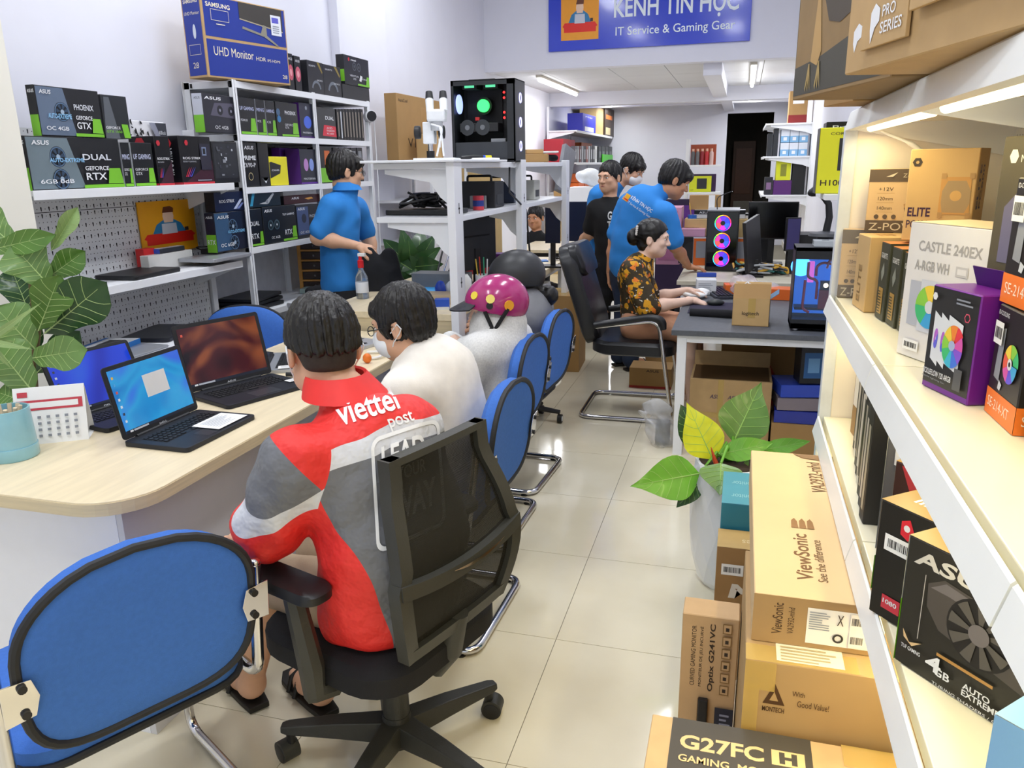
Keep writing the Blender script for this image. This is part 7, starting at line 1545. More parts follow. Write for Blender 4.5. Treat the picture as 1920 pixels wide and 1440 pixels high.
b = Box('monitor_carton', 'sand coloured monitor carton with a dark band at the bottom edge', (.115, 1.135, 0), (.455, .47, .49), mat('carton_sand', 'ccab7c', .72, var=.05)); F = b.face('z+'); F.panel(.09, .0, .66, 1.0, flat('4a453e', .6), 'dark_band'); CS = flat('e3c08a', .6); F.text(.13, .82, .34, 'G27FC', CS, h=.085, bold=.03); F.panel(.50, .82, .63, .905, CS, 'badge'); F.text(.53, .83, .07, 'H', flat('4a453e', .6), h=.065, bold=.06); F.text(.13, .745, .48, 'GAMING  MONITOR', CS, h=.04, bold=.02); F.panel(.13, .0, .64, .67, CS, 'picture_frame'); F.panel(.15, .0, .62, .65, flat('3c3a38', .6), 'picture'); F.text(.80, .85, .16, 'GIGABYTE', INK, h=.025, bold=.02); F.panel(.78, .88, 1, 1, TAPE, 'tape')
b = Box('monitor_carton', 'brown carton with white M letters and a barcode sticker', (.19, 2.28, 0), (.40, .125, .452), mat('carton_msi', '9f7a4c', .72, var=.04)); F = b.face('y-'); F.text(.10, .63, .36, 'MSI', flat('ded8cc'), h=.11, bold=.05, shear=.2); F.barcode(.04, .80, .20, .88); T_ = b.face('z+'); T_.panel(0, 0, 1, 1, mat('kraft_olive', 'b89a62', .7)); T_.text(.38, .5, .2, 'Series', flat('d8c8a0'), h=.25, rot=180)
b = Box('monitor_carton', 'teal monitor carton beside the white pot', (.175, 2.49, 0), (.36, .27, .535), flat('2f7f96', .5)); F = b.face('y-'); F.text(.08, .68, .20, 'AOC', flat('d8c49a'), h=.07, bold=.03); F.poly([(.2, .0), (.5, .75), (1, .9), (1, 0)], mat('carton_brown', 'c09a63'), 'brown_print'); T_ = b.face('z+'); T_.panel(.0, .0, 1, 1, flat('4b93a4', .5), 'top_print')
for v in (.3, .7): T_.text(.3, v, .22, 'Monitor', flat('8fc0c4'), h=.12, rot=180)
b.face('x-').panel(0, 0, .3, 1, flat('3a3428'))

# ---- leaves
def leaf_mat(name, c, c2, rough=.35): 
    m = mat(name, c, rough, var=.12, vs=14, coat=.15); b_ = m.node_tree.nodes['Principled BSDF']; b_.inputs['Subsurface Weight'].default_value = .0; return m
LG = leaf_mat('leaf_green', '567f33', 0); LY = leaf_mat('leaf_yellow', 'd8dc32', 0); LD = leaf_mat('leaf_dark', '2c5028', 0); LM = leaf_mat('leaf_mid', '6c8f4c', 0); LP = leaf_mat('leaf_pale', '94b070', 0); LB = leaf_mat('leaf_bright', '6fae3a', 0)
VEIN = mat('leaf_vein', 'b8d08a', .5); STEM = mat('plant_stem', '6a5a3a', .8, var=.2)
SHAPES = {'heart': [0, .62, .95, 1.0, .90, .70, .42, .16, 0], 'fiddle': [0, .42, .58, .62, .78, .98, 1.0, .72, 0], 'oval': [0, .55, .85, 1.0, .98, .85, .62, .32, 0], 'lance': [0, .5, .85, 1.0, .95, .8, .58, .3, 0]}
def leaf(parent, base, tip, width, m, shape='heart', cup=.12, droop=.10, face=None, fold=0.0, veins=5, wave=.02, vein=VEIN):
    base, tip = Vector(tuple(base)), Vector(tuple(tip)); ax = tip-base; L = ax.length; a = ax.normalized()
    fc = Vector(tuple(face)) if face is not None else (Vector((0, 0, CAMH))-(base+tip)/2)
    fc = (fc-a*fc.dot(a)).normalized(); s = a.cross(fc); pr = SHAPES[shape]; n = len(pr)-1; NW = 8; vs = []
    def P(t, w):
        k = t*n; i = min(n-1, int(k)); pw = (pr[i]*(1-(k-i))+pr[i+1]*(k-i))*width/2; x = w*pw
        return base+a*(L*t)+s*x*(1-fold*.35)+fc*(-cup*abs(x)*(1+fold*3)*1.0*-1+droop*L*math.sin(PI*t)*1.0+wave*width*math.sin(t*17+3*w)*abs(w)*.5)
    N = 14
    for i in range(N+1):
        for j in range(NW+1): vs.append(P(i/N, -1+2*j/NW))
    th = fc*-.0009; k0 = len(vs); vs2 = [v+th for v in vs]
    fs = [(i*(NW+1)+j, i*(NW+1)+j+1, (i+1)*(NW+1)+j+1, (i+1)*(NW+1)+j) for i in range(N) for j in range(NW)]
    o = MB().add(vs+vs2, fs+[tuple(k0+q for q in reversed(f)) for f in fs]).build('leaf', m, parent, smooth=True, world=True, fixn=False)
    vb = MB(); vb.tube([P(t/8, 0)+fc*.0006 for t in range(8)], [max(.0006, width*.018*(1-t/8)) for t in range(8)], 5)
    for k in range(veins):
        t0 = .12+.7*k/veins
        for sd in (-1, 1): vb.tube([P(min(1, t0+.16*u), sd*u*.93)+fc*.0006 for u in (0, .35, .7, 1)], width*.006, 4)
    vb.build('vein', vein, o, smooth=True, world=True)
    return o
# potted philodendron
Yp = 2.80; ph = thing('potted_philodendron', 'philodendron with one yellow leaf in a white faceted pot', 'plant', (.02, 2.83, 0))
nf = 12; vs = []; lev = [(0, .085), (.03, .105), (.12, .130), (.24, .143), (.36, .145), (.46, .138), (.50, .130)]
for k, (zz, rr) in enumerate(lev):
    for i in range(nf): a = 2*PI*(i+.5*(k % 2))/nf; vs.append((.02+rr*math.cos(a), 2.83+rr*math.sin(a), zz))
fs = []
for k in range(len(lev)-1):
    for i in range(nf):
        a, b_, c, d_ = k*nf+i, k*nf+(i+1) % nf, (k+1)*nf+i, (k+1)*nf+(i+1) % nf
        fs += [(a, b_, c), (b_, d_, c)] if k % 2 == 0 else [(a, b_, d_), (a, d_, c)]
fs += [tuple(range(nf-1, -1, -1)), tuple(range((len(lev)-1)*nf, len(lev)*nf))]
MB().add(vs, fs).build('pot', mat('white_ceramic', 'e9ebf0', .3, var=.01, coat=.3), ph, world=True)
MB().cyl((.02, 2.83, .49), (.02, 2.83, .505), .118, n=20).build('soil', mat('soil', '3a2c20', .95, bump=.4, bs=60), ph, world=True)
def lq(px, py, Y=Yp): return U(px, py, 'Y', Y)
bc = Vector((.02, 2.82, .60))
for (bx, by, tx, ty, w, m, sh, Yb, Yt, dr) in ((1337, 862, 1287, 754, .150, LY, 'heart', 2.78, 2.80, .02), (1375, 830, 1428, 716, .190, LG, 'heart', 2.86, 2.95, .02), (1312, 888, 1181, 912, .165, LB, 'heart', 2.74, 2.62, .04), (1352, 868, 1350, 930, .150, LM, 'heart', 2.72, 2.62, .05), (1348, 852, 1450, 830, .085, LB, 'oval', 2.78, 2.80, .08), (1420, 846, 1520, 827, .060, LB, 'oval', 2.84, 2.84, .08), (1318, 850, 1276, 758, .11, LD, 'oval', 2.88, 2.92, .03), (1316, 900, 1268, 952, .07, LD, 'oval', 2.78, 2.70, .10), (1335, 905, 1345, 945, .10, LD, 'heart', 2.80, 2.72, .02), (1385, 880, 1400, 890, .10, LM, 'oval', 2.80, 2.76, .05)):
    B_, T_ = lq(bx, by, Yb), lq(tx, ty, Yt); leaf(ph, B_, T_, w, m, sh, droop=dr, vein=mat('leaf_vein_green', '9cc46a', .5))
    MB().tube([bc+Vector((0, 0, -.1)), (bc+B_)/2+Vector((0, 0, .01)), B_], [.008, .006, .005], 6).build('stalk', LB, ph, smooth=True, world=True)
MB().tube([lq(1347, 880, 2.73), lq(1340, 862, 2.73), lq(1333, 838, 2.74)], [.010, .008, .001], 8).build('red_sheath', flat('b03a1e'), ph, smooth=True, world=True)
# fiddle leaf fig at the left edge
fg = thing('fiddle_leaf_fig', 'fiddle leaf fig behind the counter at the left edge', 'plant', (-2.36, 2.06, 0))
MB().lathe([(0, 0), (.13, 0), (.16, .30), (.145, .30), (.12, .27), (0, .27)], (-2.36, 2.06, 0), 24).build('pot', mat('grey_pot', '8a8d90', .6), fg, smooth=True, world=True)
Yf = 2.06; g = lambda px, py, Y=Yf: U(px, py, 'Y', Y)
MB().tube([Vector((-2.36, 2.06, .2)), Vector((-2.36, 2.06, .7)), g(62, 700, 2.08), g(70, 620, 2.08), g(60, 540, 2.08), g(55, 470, 2.08)], [.018, .016, .014, .012, .010, .006], 8).build('stem', STEM, fg, smooth=True, world=True)
for (bx, by, tx, ty, w, m, Yb, Yt, dr, fo) in ((96, 470, 146, 388, .085, LP, 2.06, 2.10, .02, 1.0), (28, 462, -50, 395, .13, LM, 2.04, 2.02, .05, 0), (-25, 470, 106, 440, .085, LG, 2.00, 2.02, .12, .3), (92, 535, 22, 458, .155, LM, 2.02, 1.98, .05, 0), (84, 525, 160, 470, .10, LG, 2.05, 2.06, .06, .3), (84, 625, 200, 528, .165, LD, 2.03, 2.02, .04, 0), (72, 620, 112, 515, .135, LG, 1.98, 1.98, .04, .2), (66, 655, -10, 575, .16, LM, 1.98, 1.94, .05, 0), (58, 672, 165, 655, .115, LM, 1.96, 1.95, .08, 0), (62, 735, -15, 640, .165, LM, 1.93, 1.90, .04, 0), (68, 700, 150, 620, .10, LD, 2.08, 2.10, .05, 0), (60, 745, 120, 775, .10, LD, 2.04, 2.0, .06, 0), (52, 755, -5, 735, .10, LG, 1.90, 1.88, .06, 0), (60, 600, 20, 500, .13, LD, 2.10, 2.12, .03, 0), (70, 660, 30, 560, .13, LD, 2.10, 2.10, .03, 0)):
    leaf(fg, g(bx, by, Yb), g(tx, ty, Yt), w, m, 'fiddle', droop=dr, fold=fo, veins=6, wave=.05)
pn = thing('spider_plant', 'thin pale blades of a small plant at the left picture edge', 'plant', (-2.30, 1.86, .0))
MB().lathe([(0, .55), (.05, .55), (.06, .66), (.05, .66), (0, .62)], (-2.34, 1.84, 0), 16).build('pot', mat('grey_pot', '8a8d90', .6), pn, smooth=True, world=True)
MB().cyl((-2.34, 1.84, 0), (-2.34, 1.84, .55), .035, n=12).build('stand', mat('grey_pot', '8a8d90', .6), pn, smooth=True, world=True)
for tx, ty, w in ((78, 567, .022), (38, 609, .018), (62, 655, .022), (20, 690, .02), (30, 640, .02), (0, 560, .02)):
    B_ = g(-25, 640, 1.84); leaf(pn, B_, g(tx, ty, 1.86), w, LP, 'lance', veins=0, droop=.14)
# dracaena behind the black jacket
dr = thing('dracaena', 'dark green dracaena below the white shelving', 'plant', (-2.35, 5.35, 0)); Yd = 5.3; h_ = lambda px, py, Y=Yd: U(px, py, 'Y', Y)
MB().lathe([(0, 0), (.13, 0), (.16, .30), (.145, .30), (.12, .27), (0, .27)], (-2.35, 5.35, 0), 20).build('pot', mat('grey_pot', '8a8d90', .6), dr, smooth=True, world=True)
cc = h_(775, 505); MB().tube([Vector((-2.35, 5.35, .2)), (cc+Vector((-2.35, 5.35, .3)))/2, cc], [.02, .017, .014], 8).build('stem', STEM, dr, smooth=True, world=True)
for k, (tx, ty) in enumerate(((752, 425), (718, 448), (722, 475), (735, 515), (745, 535), (770, 540), (795, 535), (820, 525), (832, 495), (828, 462), (815, 440), (790, 430), (765, 440), (740, 460), (805, 480), (745, 495), (785, 520), (825, 510))):
    leaf(dr, h_(775+(k % 3-1)*4, 500+(k % 4)*5, Yd-.05*(k % 3)), h_(tx, ty, Yd-.12+.08*(k % 4)), .135, LD if k % 3 else leaf_mat('leaf_deep', '3a6434', 0), 'oval', droop=.22, veins=0, vein=mat('leaf_vein_green', '9cc46a', .5))

# ================================================================ computer, microscope and clutter on the slotted shelving
def glow(name, col, s): return mat(name, col, .4, var=0, emit=s, ecol=col)
zs = 1.587
pc = thing('desktop_computer', 'black computer with a lit open side on top of the slotted shelving', 'computer', (-1.48, 4.69, zs))
def pb_(name, a, b, m, bevel=.002, par=None): return MB().box(a, b).build(name, m, par or pc, bevel=bevel)
CASE = mat('case_black', '222428', .45, var=.05); INS = mat('case_inside', '17181b', .6)
L2, D2, H2 = .195, .11, .46
for a, b_, n_ in (((-L2, D2-.004, .01), (L2, D2, H2-.006), 'far_side'), ((-L2, -D2, H2-.008), (L2, D2, H2), 'top_panel'), ((-L2, -D2, 0), (L2, D2, .008), 'bottom_panel'), ((-L2, -D2, 0), (-L2+.006, D2, H2), 'rear_panel'), ((L2-.012, -D2, 0), (L2, D2, H2), 'front_panel')): pb_(n_, a, b_, CASE)
for a, b_ in (((-L2, -D2, .008), (-L2+.016, -D2+.006, H2)), ((L2-.05, -D2, .008), (L2, -D2+.006, H2)), ((-L2, -D2, H2-.03), (L2, -D2+.006, H2)), ((-L2, -D2, 0), (L2, -D2+.006, .02))): pb_('frame_edge', a, b_, CASE, .001)
pb_('power_shroud', (-L2+.006, -D2+.01, .01), (L2-.015, D2-.006, .115), mat('shroud_grey', '33363b', .5)); pb_('motherboard', (-L2+.03, D2-.02, .13), (.06, D2-.012, H2-.03), INS)
pb_('graphics_card', (-L2+.03, -.06, .175), (.075, .05, .225), BLACKP, .004)
for k, x in enumerate((-.115, -.02)):
    f_ = MB().cyl((x, -.062, .20), (x, -.058, .20), .045, n=20).build('card_fan', mat('fan_grey', '2f3236', .5), pc); MB().cyl((x, -.0645, .20), (x, -.062, .20), .015, n=12).build('hub', mat('hub_grey', '6a6d72', .5), f_)
MB().cyl((-.035, .02, .325), (-.035, .0, .325), .036, n=24).build('pump_glow', glow('green_glow', '2fe05a', 3.0), pc); MB().cyl((-.035, .06, .325), (-.035, .02, .325), .05, n=24).build('cooler', INS, pc)
for x in (-.10, .03): pb_('top_fan', (x-.045, -.05, H2-.045), (x+.045, .06, H2-.012), INS); pb_('fan_glow', (x-.03, -.052, H2-.038), (x+.03, -.05, H2-.018), glow('mint_glow', '5fd8a0', 1.0))
MB().cyl((-L2+.02, -.03, .335), (-L2+.026, -.03, .335), .055, n=24).build('rear_fan_glow', glow('blue_white_glow', '9fb0ff', 1.6), pc)
for zz in (.25, .28, .36, .39): MB().ball((.115, -.06, zz), .007, 8, 6).build('red_led', glow('red_glow', 'ff2a2a', 3.0), pc)
pb_('hose', (-.075, -.03, .24), (-.05, -.01, .26), flat('c22a2a')); pb_('cable_bundle', (.03, -.06, .115), (.12, 0, .135), flat('8a8d92'))
for zz in (.09, .225, .36):
    MB().tube([(L2+.001, -.0+.022*math.cos(a), zz+.026*math.sin(a)) for a in [2*PI*i/20 for i in range(20)]], .004, 6, True).build('front_ring_light', glow('violet_white', 'b8b8ff', 2.0), pc, smooth=True)
MB().box((-.10, -.06, H2), (.06, .06, H2+.008)).build('top_filter', INS, pc, bevel=.002)
# microscope
mc = thing('microscope', 'white stereo microscope on a steel column beside the lit computer', 'microscope', (-1.575, 4.05, 1.599), .2)
MW = mat('microscope_white', 'e2e4e6', .35)
MB().box((-.11, -.08, 0), (.11, .11, .012)).build('base', MW, mc, bevel=.004); MB().cyl((-.04, .06, .012), (-.04, .06, .30), .014, n=16).build('column', CH, mc, smooth=True); MB().cyl((-.04, .06, .012), (-.04, .06, .05), .022, n=16).build('column_foot', BLACKP, mc, smooth=True)
MB().box((-.068, .0, .085), (-.008, .09, .195)).build('carriage', MW, mc, bevel=.006)
for x in (-.088, .012): MB().cyl((x, .045, .145), (x+(-.03 if x < 0 else .03), .045, .145), .034, n=20).build('focus_knob', BLACKP, mc, smooth=True, bevel=.004)
MB().box((-.035, -.055, .195), (.06, .045, .255)).build('head', MW, mc, bevel=.012); MB().cyl((.01, -.01, .15), (.01, -.01, .20), .032, n=20).build('objective', mat('objective_grey', 'b8babd', .3), mc, smooth=True)
for sx in (-.028, .045):
    e = MB().cyl((sx+.006, -.01, .245), (sx, .02, .305), .020, .022, 16).build('eyepiece_tube', MW, mc, smooth=True); MB().cyl((sx, .02, .305), (sx-.003, .035, .345), .022, .018, 16).build('eyepiece', BLACKP, e, smooth=True)
MB().tube(arc([(.03, -.04, .17), (.05, -.10, .12), (.055, -.09, .02)], .03), .005, 6).build('lamp_cable', WHITE, mc, smooth=True); MB().tube(arc([(-.01, -.05, .18), (.06, -.12, .16), (.02, -.10, .02)], .03), .005, 6).build('lamp_cable', WHITE, mc, smooth=True)
Box('paper_stack', 'thin stack of white papers under the microscope', (-1.45, 4.22, 1.5985), (.30, .22, .010), PAPER, .1, 'paper')
tg = thing('soldering_tool', 'black hand tool with a yellow tip lying on the top board', 'tool', (-1.38, 4.15, 1.61), .9); MB().tube([(-.10, 0, 0), (-.02, 0, .004), (.05, 0, .004)], [.008, .011, .008], 8).build('grip', BLACKP, tg, smooth=True); MB().cyl((.05, 0, .004), (.09, 0, .004), .008, n=10).build('tip', flat('d8d028'), tg, smooth=True); MB().cyl((.035, 0, .004), (.05, 0, .004), .0085, n=10).build('collar', flat('2a5ad0'), tg, smooth=True)
# third bay top
Box('parcel', 'open brown parcel on the far bay of the shelving top', (-1.43, 5.58, zs), (.20, .16, .055), KRAFT2, .2, 'box'); Box('parcel', 'small crumpled brown parcel on the open parcel', (-1.44, 5.60, zs+.057), (.12, .09, .03), KRAFT, .5)
S = Sdf(.02); S.cap((-1.42, 5.76, zs+.03), (-1.36, 5.90, zs+.03), .035, .03, flat=((0, 0, 1), 1.2)); S.disp = folds(.006, 50, [(1, .3, .5), (.2, 1, .3)], 5); tag(S.build('black_bag', [mat('black_cloth', '15161b', .9)], None, .008, origin=(-1.47, 5.65, zs)), 'folded black bag under papers on the far bay top', 'bag')
Box('paper_stack', 'loose white papers on the folded black bag', (-1.41, 5.83, zs+.065), (.18, .20, .012), PAPER, .3, 'paper')
tag(MB().obox((-1.36, 6.30, 1.52), (.015, 0, .004), (0, .20, -.03), (.03, .01, .17)).build('grey_panel', mat('panel_grey', '9a9ca0', .5), bevel=.003), 'tilted grey sheet panel behind the far shelf post', 'panel')
# second level
z2l = 1.337
def tool_case(label, x, y, sx, sy, sz, m, hm=BLACKP):
    t = thing('equipment_case', label, 'equipment', (x, y, z2l), 0, 'equipment cases on the slotted shelving'); MB().box((-sx/2, -sy/2, 0), (sx/2, sy/2, sz)).build('housing', m, t, bevel=.006); MB().tube(arc([(-sx*.3, 0, sz), (-sx*.3, 0, sz+.03), (sx*.3, 0, sz+.03), (sx*.3, 0, sz)], .02), .007, 8).build('handle', hm, t, smooth=True); MB().box((sx/2, -sy*.3, .02), (sx/2+.002, sy*.3, sz*.5)).build('vent_plate', mat('vent', '3a3c40', .6), t); return t
tool_case('black equipment case with a carry handle on the middle shelf', -1.46, 4.42, .24, .18, .145, mat('case_matt', '26272b', .6)); tool_case('beige metal equipment box with a handle on the far bay', -1.47, 5.42, .20, .16, .13, flat('b8b9b0')); tool_case('dark blue equipment box behind the second post', -1.50, 4.98, .22, .16, .13, flat('2a3448'))
lap = MB().prism(rrect(.36, .25, .02, 4), (0, 0, 0), (1, 0, 0), (0, 1, 0), (0, 0, .025)).build('closed_laptop', LAPB, bevel=.004); lap.location = (-1.53, 3.78, z2l); tag(lap, 'closed black laptop at the near end of the middle shelf', 'laptop')
def cable_heap(label, c, r, n, m, thick=.006, h=.05, group=None, name='cable_heap', seed=1):
    rnd = random.Random(seed); t = thing(name, label, 'cables', (c[0], c[1], c[2]), 0, group)
    for k in range(n):
        pts = [Vector((rnd.uniform(-r, r), rnd.uniform(-r*.7, r*.7), thick+rnd.uniform(0, h))) for _ in range(6)]; MB().tube(arc(pts, .05, 4), thick, 6).build('cable', m if not isinstance(m, list) else rnd.choice(m), t, smooth=True)
    return t
cable_heap('tangle of black cables on the closed laptop of the middle shelf', (-1.52, 3.80, z2l+.027), .15, 9, BLACKP, .007, .07)
cn = MB().lathe([(0, 0), (.03, 0), (.03, .075), (0, .075)], n=16).build('red_can', flat('c83a48'), smooth=True); cn.location = (-1.37, 4.12, z2l); tag(cn, 'small red and blue tin on the middle shelf edge', 'tin'); MB().lathe([(.0302, .02), (.0304, .021), (.0304, .05), (.0302, .051)], n=16).build('label', flat('2a3a8a'), cn)
sl = Box('small_box', 'flat grey box behind the red tin', (-1.42, 4.27, z2l), (.09, .03, .07), flat('8a8a8c'))
tag(MB().tube([(-1.33, 4.60, 1.57), (-1.29, 4.45, 1.42), (-1.285, 4.80, 1.30), (-1.275, 4.85, 1.0), (-1.275, 4.83, .80)], .006, 6).build('hanging_cable', BLACKP, smooth=True), 'black cable hanging down the middle white post', 'cable')
# under the shelving: monitor back, red bag, tripod on the side desk and workbench
mo = thing('monitor', 'black monitor seen from behind under the slotted shelving', 'monitor', (-1.56, 4.62, Z2), -.35); MB().box((-.02, -.19, .10), (.012, .19, .42)).build('housing', mat('monitor_back', '26272b', .5), mo, bevel=.006); MB().box((.0125, -.12, .30), (.016, .12, .31)).build('vent_line', DARK, mo); MB().box((.0125, -.03, .17), (.02, .03, .23)).build('mount_plate', BLACKP, mo, bevel=.003); MB().box((-.005, -.03, .0), (.03, .03, .14)).build('stand_neck', BLACKP, mo, bevel=.003); MB().box((-.08, -.10, 0), (.09, .10, .012)).build('stand_foot', BLACKP, mo, bevel=.004)
S = Sdf(.03); S.cap((-1.85, 5.45, .85), (-1.85, 5.50, 1.12), .16, .13, flat=((1, 0, 0), 1.2)); S.disp = folds(.01, 26, [(1, .3, .5), (.2, 1, .3)], 2); tag(S.build('red_backpack', [mat('red_cloth', '9a1f2a', .8)], None, .014, origin=(-1.85, 5.45, .75)), 'dark red bag standing behind the black monitor', 'bag')
Box('purple_box', 'purple box under the middle shelf behind the dracaena', (-2.2, 5.62, 1.0), (.2, .12, .16), flat('5a2a80')).o.location = (-1.75, 5.8, .76)
for k in range(5):
    a_ = q(818+12*k, 520-6*k, 4.5); b__ = q(835+14*k, 452+8*k, 4.75)
    tag(MB().tube([Vector(tuple(a_)), Vector(tuple(lerp(a_, b__, .5)+V3(0, .02, .03))), Vector(tuple(b__))], .006, 6).build('metal_rod', CH if k % 2 else BLACKP, smooth=True), ['first', 'second', 'third', 'fourth', 'fifth'][k]+' leaning rod from the left in the bundle under the shelving', 'rod', 'leaning rods under the shelving')
Box('rod_crate', 'low grey crate holding the leaning rods', (-1.72, 4.44, Z2), (.34, .14, .10), mat('crate_grey', '6a6c70', .7), 0, 'crate')
# workbench things
for k, (px0, px1, py0, py1, Y) in enumerate(((1022, 1050, 380, 456, 6.35), (1062, 1100, 378, 452, 6.9))):
    a_, c_ = U(px0, py1, 'Y', Y), U(px1, py0, 'Y', Y); t = thing('monitor', ['dark navy monitor between the far shelf posts', 'dark navy monitor right of the last white post'][k], 'monitor', ((a_.x+c_.x)/2, Y, .75)); MB().box((a_.x, Y, a_.z), (c_.x, Y+.025, c_.z)).build('panel', flat('16203a', .3), t, bevel=.004, world=True); MB().box(((a_.x+c_.x)/2-.02, Y+.01, .765), ((a_.x+c_.x)/2+.02, Y+.03, a_.z+.05)).build('stand_neck', BLACKP, t, world=True); MB().box(((a_.x+c_.x)/2-.1, Y-.06, .75), ((a_.x+c_.x)/2+.1, Y+.1, .765)).build('stand_foot', BLACKP, t, bevel=.003, world=True)
ct_ = MB().lathe([(0, 0), (.032, 0), (.030, .10), (.024, .10), (.024, .006), (0, .006)], n=16).build('paper_cup', mat('milky_plastic', 'e6e6e2', .3), smooth=True); ct_.location = (-1.60, 6.85, .751); tag(ct_, 'white paper cup near the workbench edge', 'cup')
Box('blue_tape_pad', 'flat blue pad on the workbench behind the black helmet', tuple(U(1010, 490, 'Z', .75)), (.16, .10, .01), flat('3f7fd0'), .4, 'pad')
cable_heap('black cables trailing over the workbench corner', (-1.56, 6.85, .752), .06, 5, BLACKP, .005, .02, seed=4)
for k in range(3): tag(MB().tube(arc([(-1.50, 6.95-.05*k, .76), (-1.46, 6.95-.05*k, .74), (-1.47, 6.9, .45+.06*k), (-1.5, 6.7, .25), (-1.5, 6.5, .02)], .06), .006, 6).build('hanging_cable', BLACKP, smooth=True), ['left', 'middle', 'right'][k]+' black cable hanging from the workbench corner', 'cable', 'cables off the workbench')
wp = thing('drawer_unit', 'white drawer unit under the workbench', 'cabinet', (-1.75, 6.2, 0)); MB().box((-2.0, 5.9, .05), (-1.52, 6.45, .62)).build('body', WHITE, wp, bevel=.004, world=True)
for k in range(3): d_ = MB().box((-1.519, 5.92, .08+.18*k), (-1.51, 6.43, .24+.18*k)).build('drawer', WHITE, wp, bevel=.003, world=True); MB().box((-1.509, 6.1, .15+.18*k), (-1.50, 6.25, .165+.18*k)).build('handle', CH, d_, world=True)
bx = Box('carton', 'tall brown carton on the floor beside the black-legged table', (-1.33, 6.02, 0), (.34, .40, .60), KRAFT2, .06); bx.face('z+').panel(.3, 0, .7, 1, TAPE, 'tape')
# small rack with cartons on the left wall, behind
wr = thing('wire_rack', 'small white wire rack of cartons against the left wall', 'rack', (-2.78, 6.55, 0)); 
for y in (6.15, 7.0):
    for x in (-2.96, -2.44): MB().box((x-.012, y-.012, 0), (x+.012, y+.012, 1.62)).build('post', WHITE, wr, world=True)
for zz in (.5, .95, 1.30, 1.62): MB().box((-2.97, 6.14, zz-.02), (-2.43, 7.01, zz)).build('shelf_board', WHITE, wr, bevel=.002, world=True)
zr = 1.622
b = wall_box('carton', 'large brown carton on top of the small wall rack', 745, 830, zr, 183, KRAFT2, -2.62, .10); b.face('x+').text(.2, .2, .16, 'V1', INK, h=.14); b.face('x+').panel(.5, .2, .95, .85, flat('a87f45')); b.face('x+').text(.04, .88, .18, 'AeroCool', INK, h=.05); 
b = Box('carton', 'smaller brown carton in front of the large carton on the wall rack', (-2.50, 6.28, zr), (.10, .30, .20), KRAFT, .0); b.face('x+').panel(.78, .5, .95, .85, PAPER, 'label_sticker'); b.face('x+').poly([(.05, .1), (.2, .6), (.6, .8), (.5, .2)], flat('b58a55'))
b = Box('carton', 'tall pale carton between the wall rack and the lit computer', (-2.40, 7.3, 0), (.30, .36, 2.05), mat('carton_pale', 'c8ab74', .7, var=.04)); F = b.face('y-'); F.lines(.55, .75, .9, .95, 5, INK, .3)
Box('labelled_box', 'dark blue labelled box on the small wall rack', (-2.56, 6.30, 1.302), (.14, .22, .06), flat('1c2238')).face('x+').panel(.1, .3, .4, .7, PAPER, 'label_sticker')
for k in range(3):
    o = MB().cyl((0, 0, 0), (0, 0, .20), .045, n=16).build('clear_tube', mat('clear_stack', 'c8ccd0', .2, alpha=.6), smooth=True); o.location = (-2.62, 6.22+.10*k, 1.305 if k == 9 else .952); tag(o, ['nearest', 'middle', 'farthest'][k]+' clear plastic tube on the small wall rack', 'tube', 'clear tubes on the wall rack')
    for j in range(4): MB().lathe([(.0455, .02+.05*j), (.047, .022+.05*j), (.047, .028+.05*j), (.0455, .03+.05*j)], n=16).build('ring', flat('8a8d92'), o)
bx = Box('speaker_box', 'black speaker on the small wall rack', (-2.60, 6.75, .952), (.2, .24, .26), BLACKP, 0, 'speaker'); bx.face('x+').disc(.5, .35, .06, flat('2c2c30'), 'driver'); bx.face('x+').disc(.5, .75, .03, flat('2c2c30'), 'driver')
for k in range(4): tag(MB().tube([(-2.57, 6.14+.012*k, 1.28), (-2.56, 6.13, 1.2-.02*k), (-2.565, 6.14, 1.08-.03*k)], .004, 5).build('hanging_connector', BLACKP, smooth=True), ['first', 'second', 'third', 'last'][k]+' black connector cable hanging from the small wall rack', 'cable', 'connectors hanging on the wall rack')

# ================================================================ the two computer desks
zk = .711; D = lambda px, py, z_=zk: U(px, py, 'Z', z_)
# keyboard, mouse, pads
kb = thing('keyboard', 'dark keyboard on the grey desk in front of the woman', 'keyboard', tuple(D(1348, 552)), -PI/2+.25); MB().box((-.20, -.065, 0), (.20, .065, .018)).build('base', mat('keyboard_grey', '3a3b45', .5), kb, bevel=.004)
kp = MB().box((-.008, -.008, 0), (.008, .008, .008)).mesh('key', mat('key_grey', '25262c', .5))
for i in range(18):
    for j in range(5): o = bpy.data.objects.new('key', kp); COL.objects.link(o); o.parent = kb; o.location = (-.185+.0218*i, -.045+.0225*j, .018)
mp_ = Box('mouse_pad', 'dark purple mouse pad under the right hand of the woman', (-.06, 4.86, zk), (.42, .40, .004), flat('26223a', .8), .0, 'mouse pad'); 
ms = MB().ball((0, 0, .014), (.055, .031, .022), 14, 10).build('mouse', flat('2c3030', .35), smooth=True); ms.location = (-.12, 4.955, zk+.006); ms.rotation_euler = (0, 0, .1); tag(ms, 'dark computer mouse under the right hand of the woman', 'mouse')
wr_ = MB().tube([(-.25, 4.60, zk+.016), (-.05, 4.57, zk+.018), (.16, 4.55, zk+.016)], [.024, .027, .024], 10).build('wrist_rest', mat('black_cloth', '15161b', .9), smooth=True); tag(wr_, 'long black padded wrist rest on the near part of the grey desk', 'wrist rest')
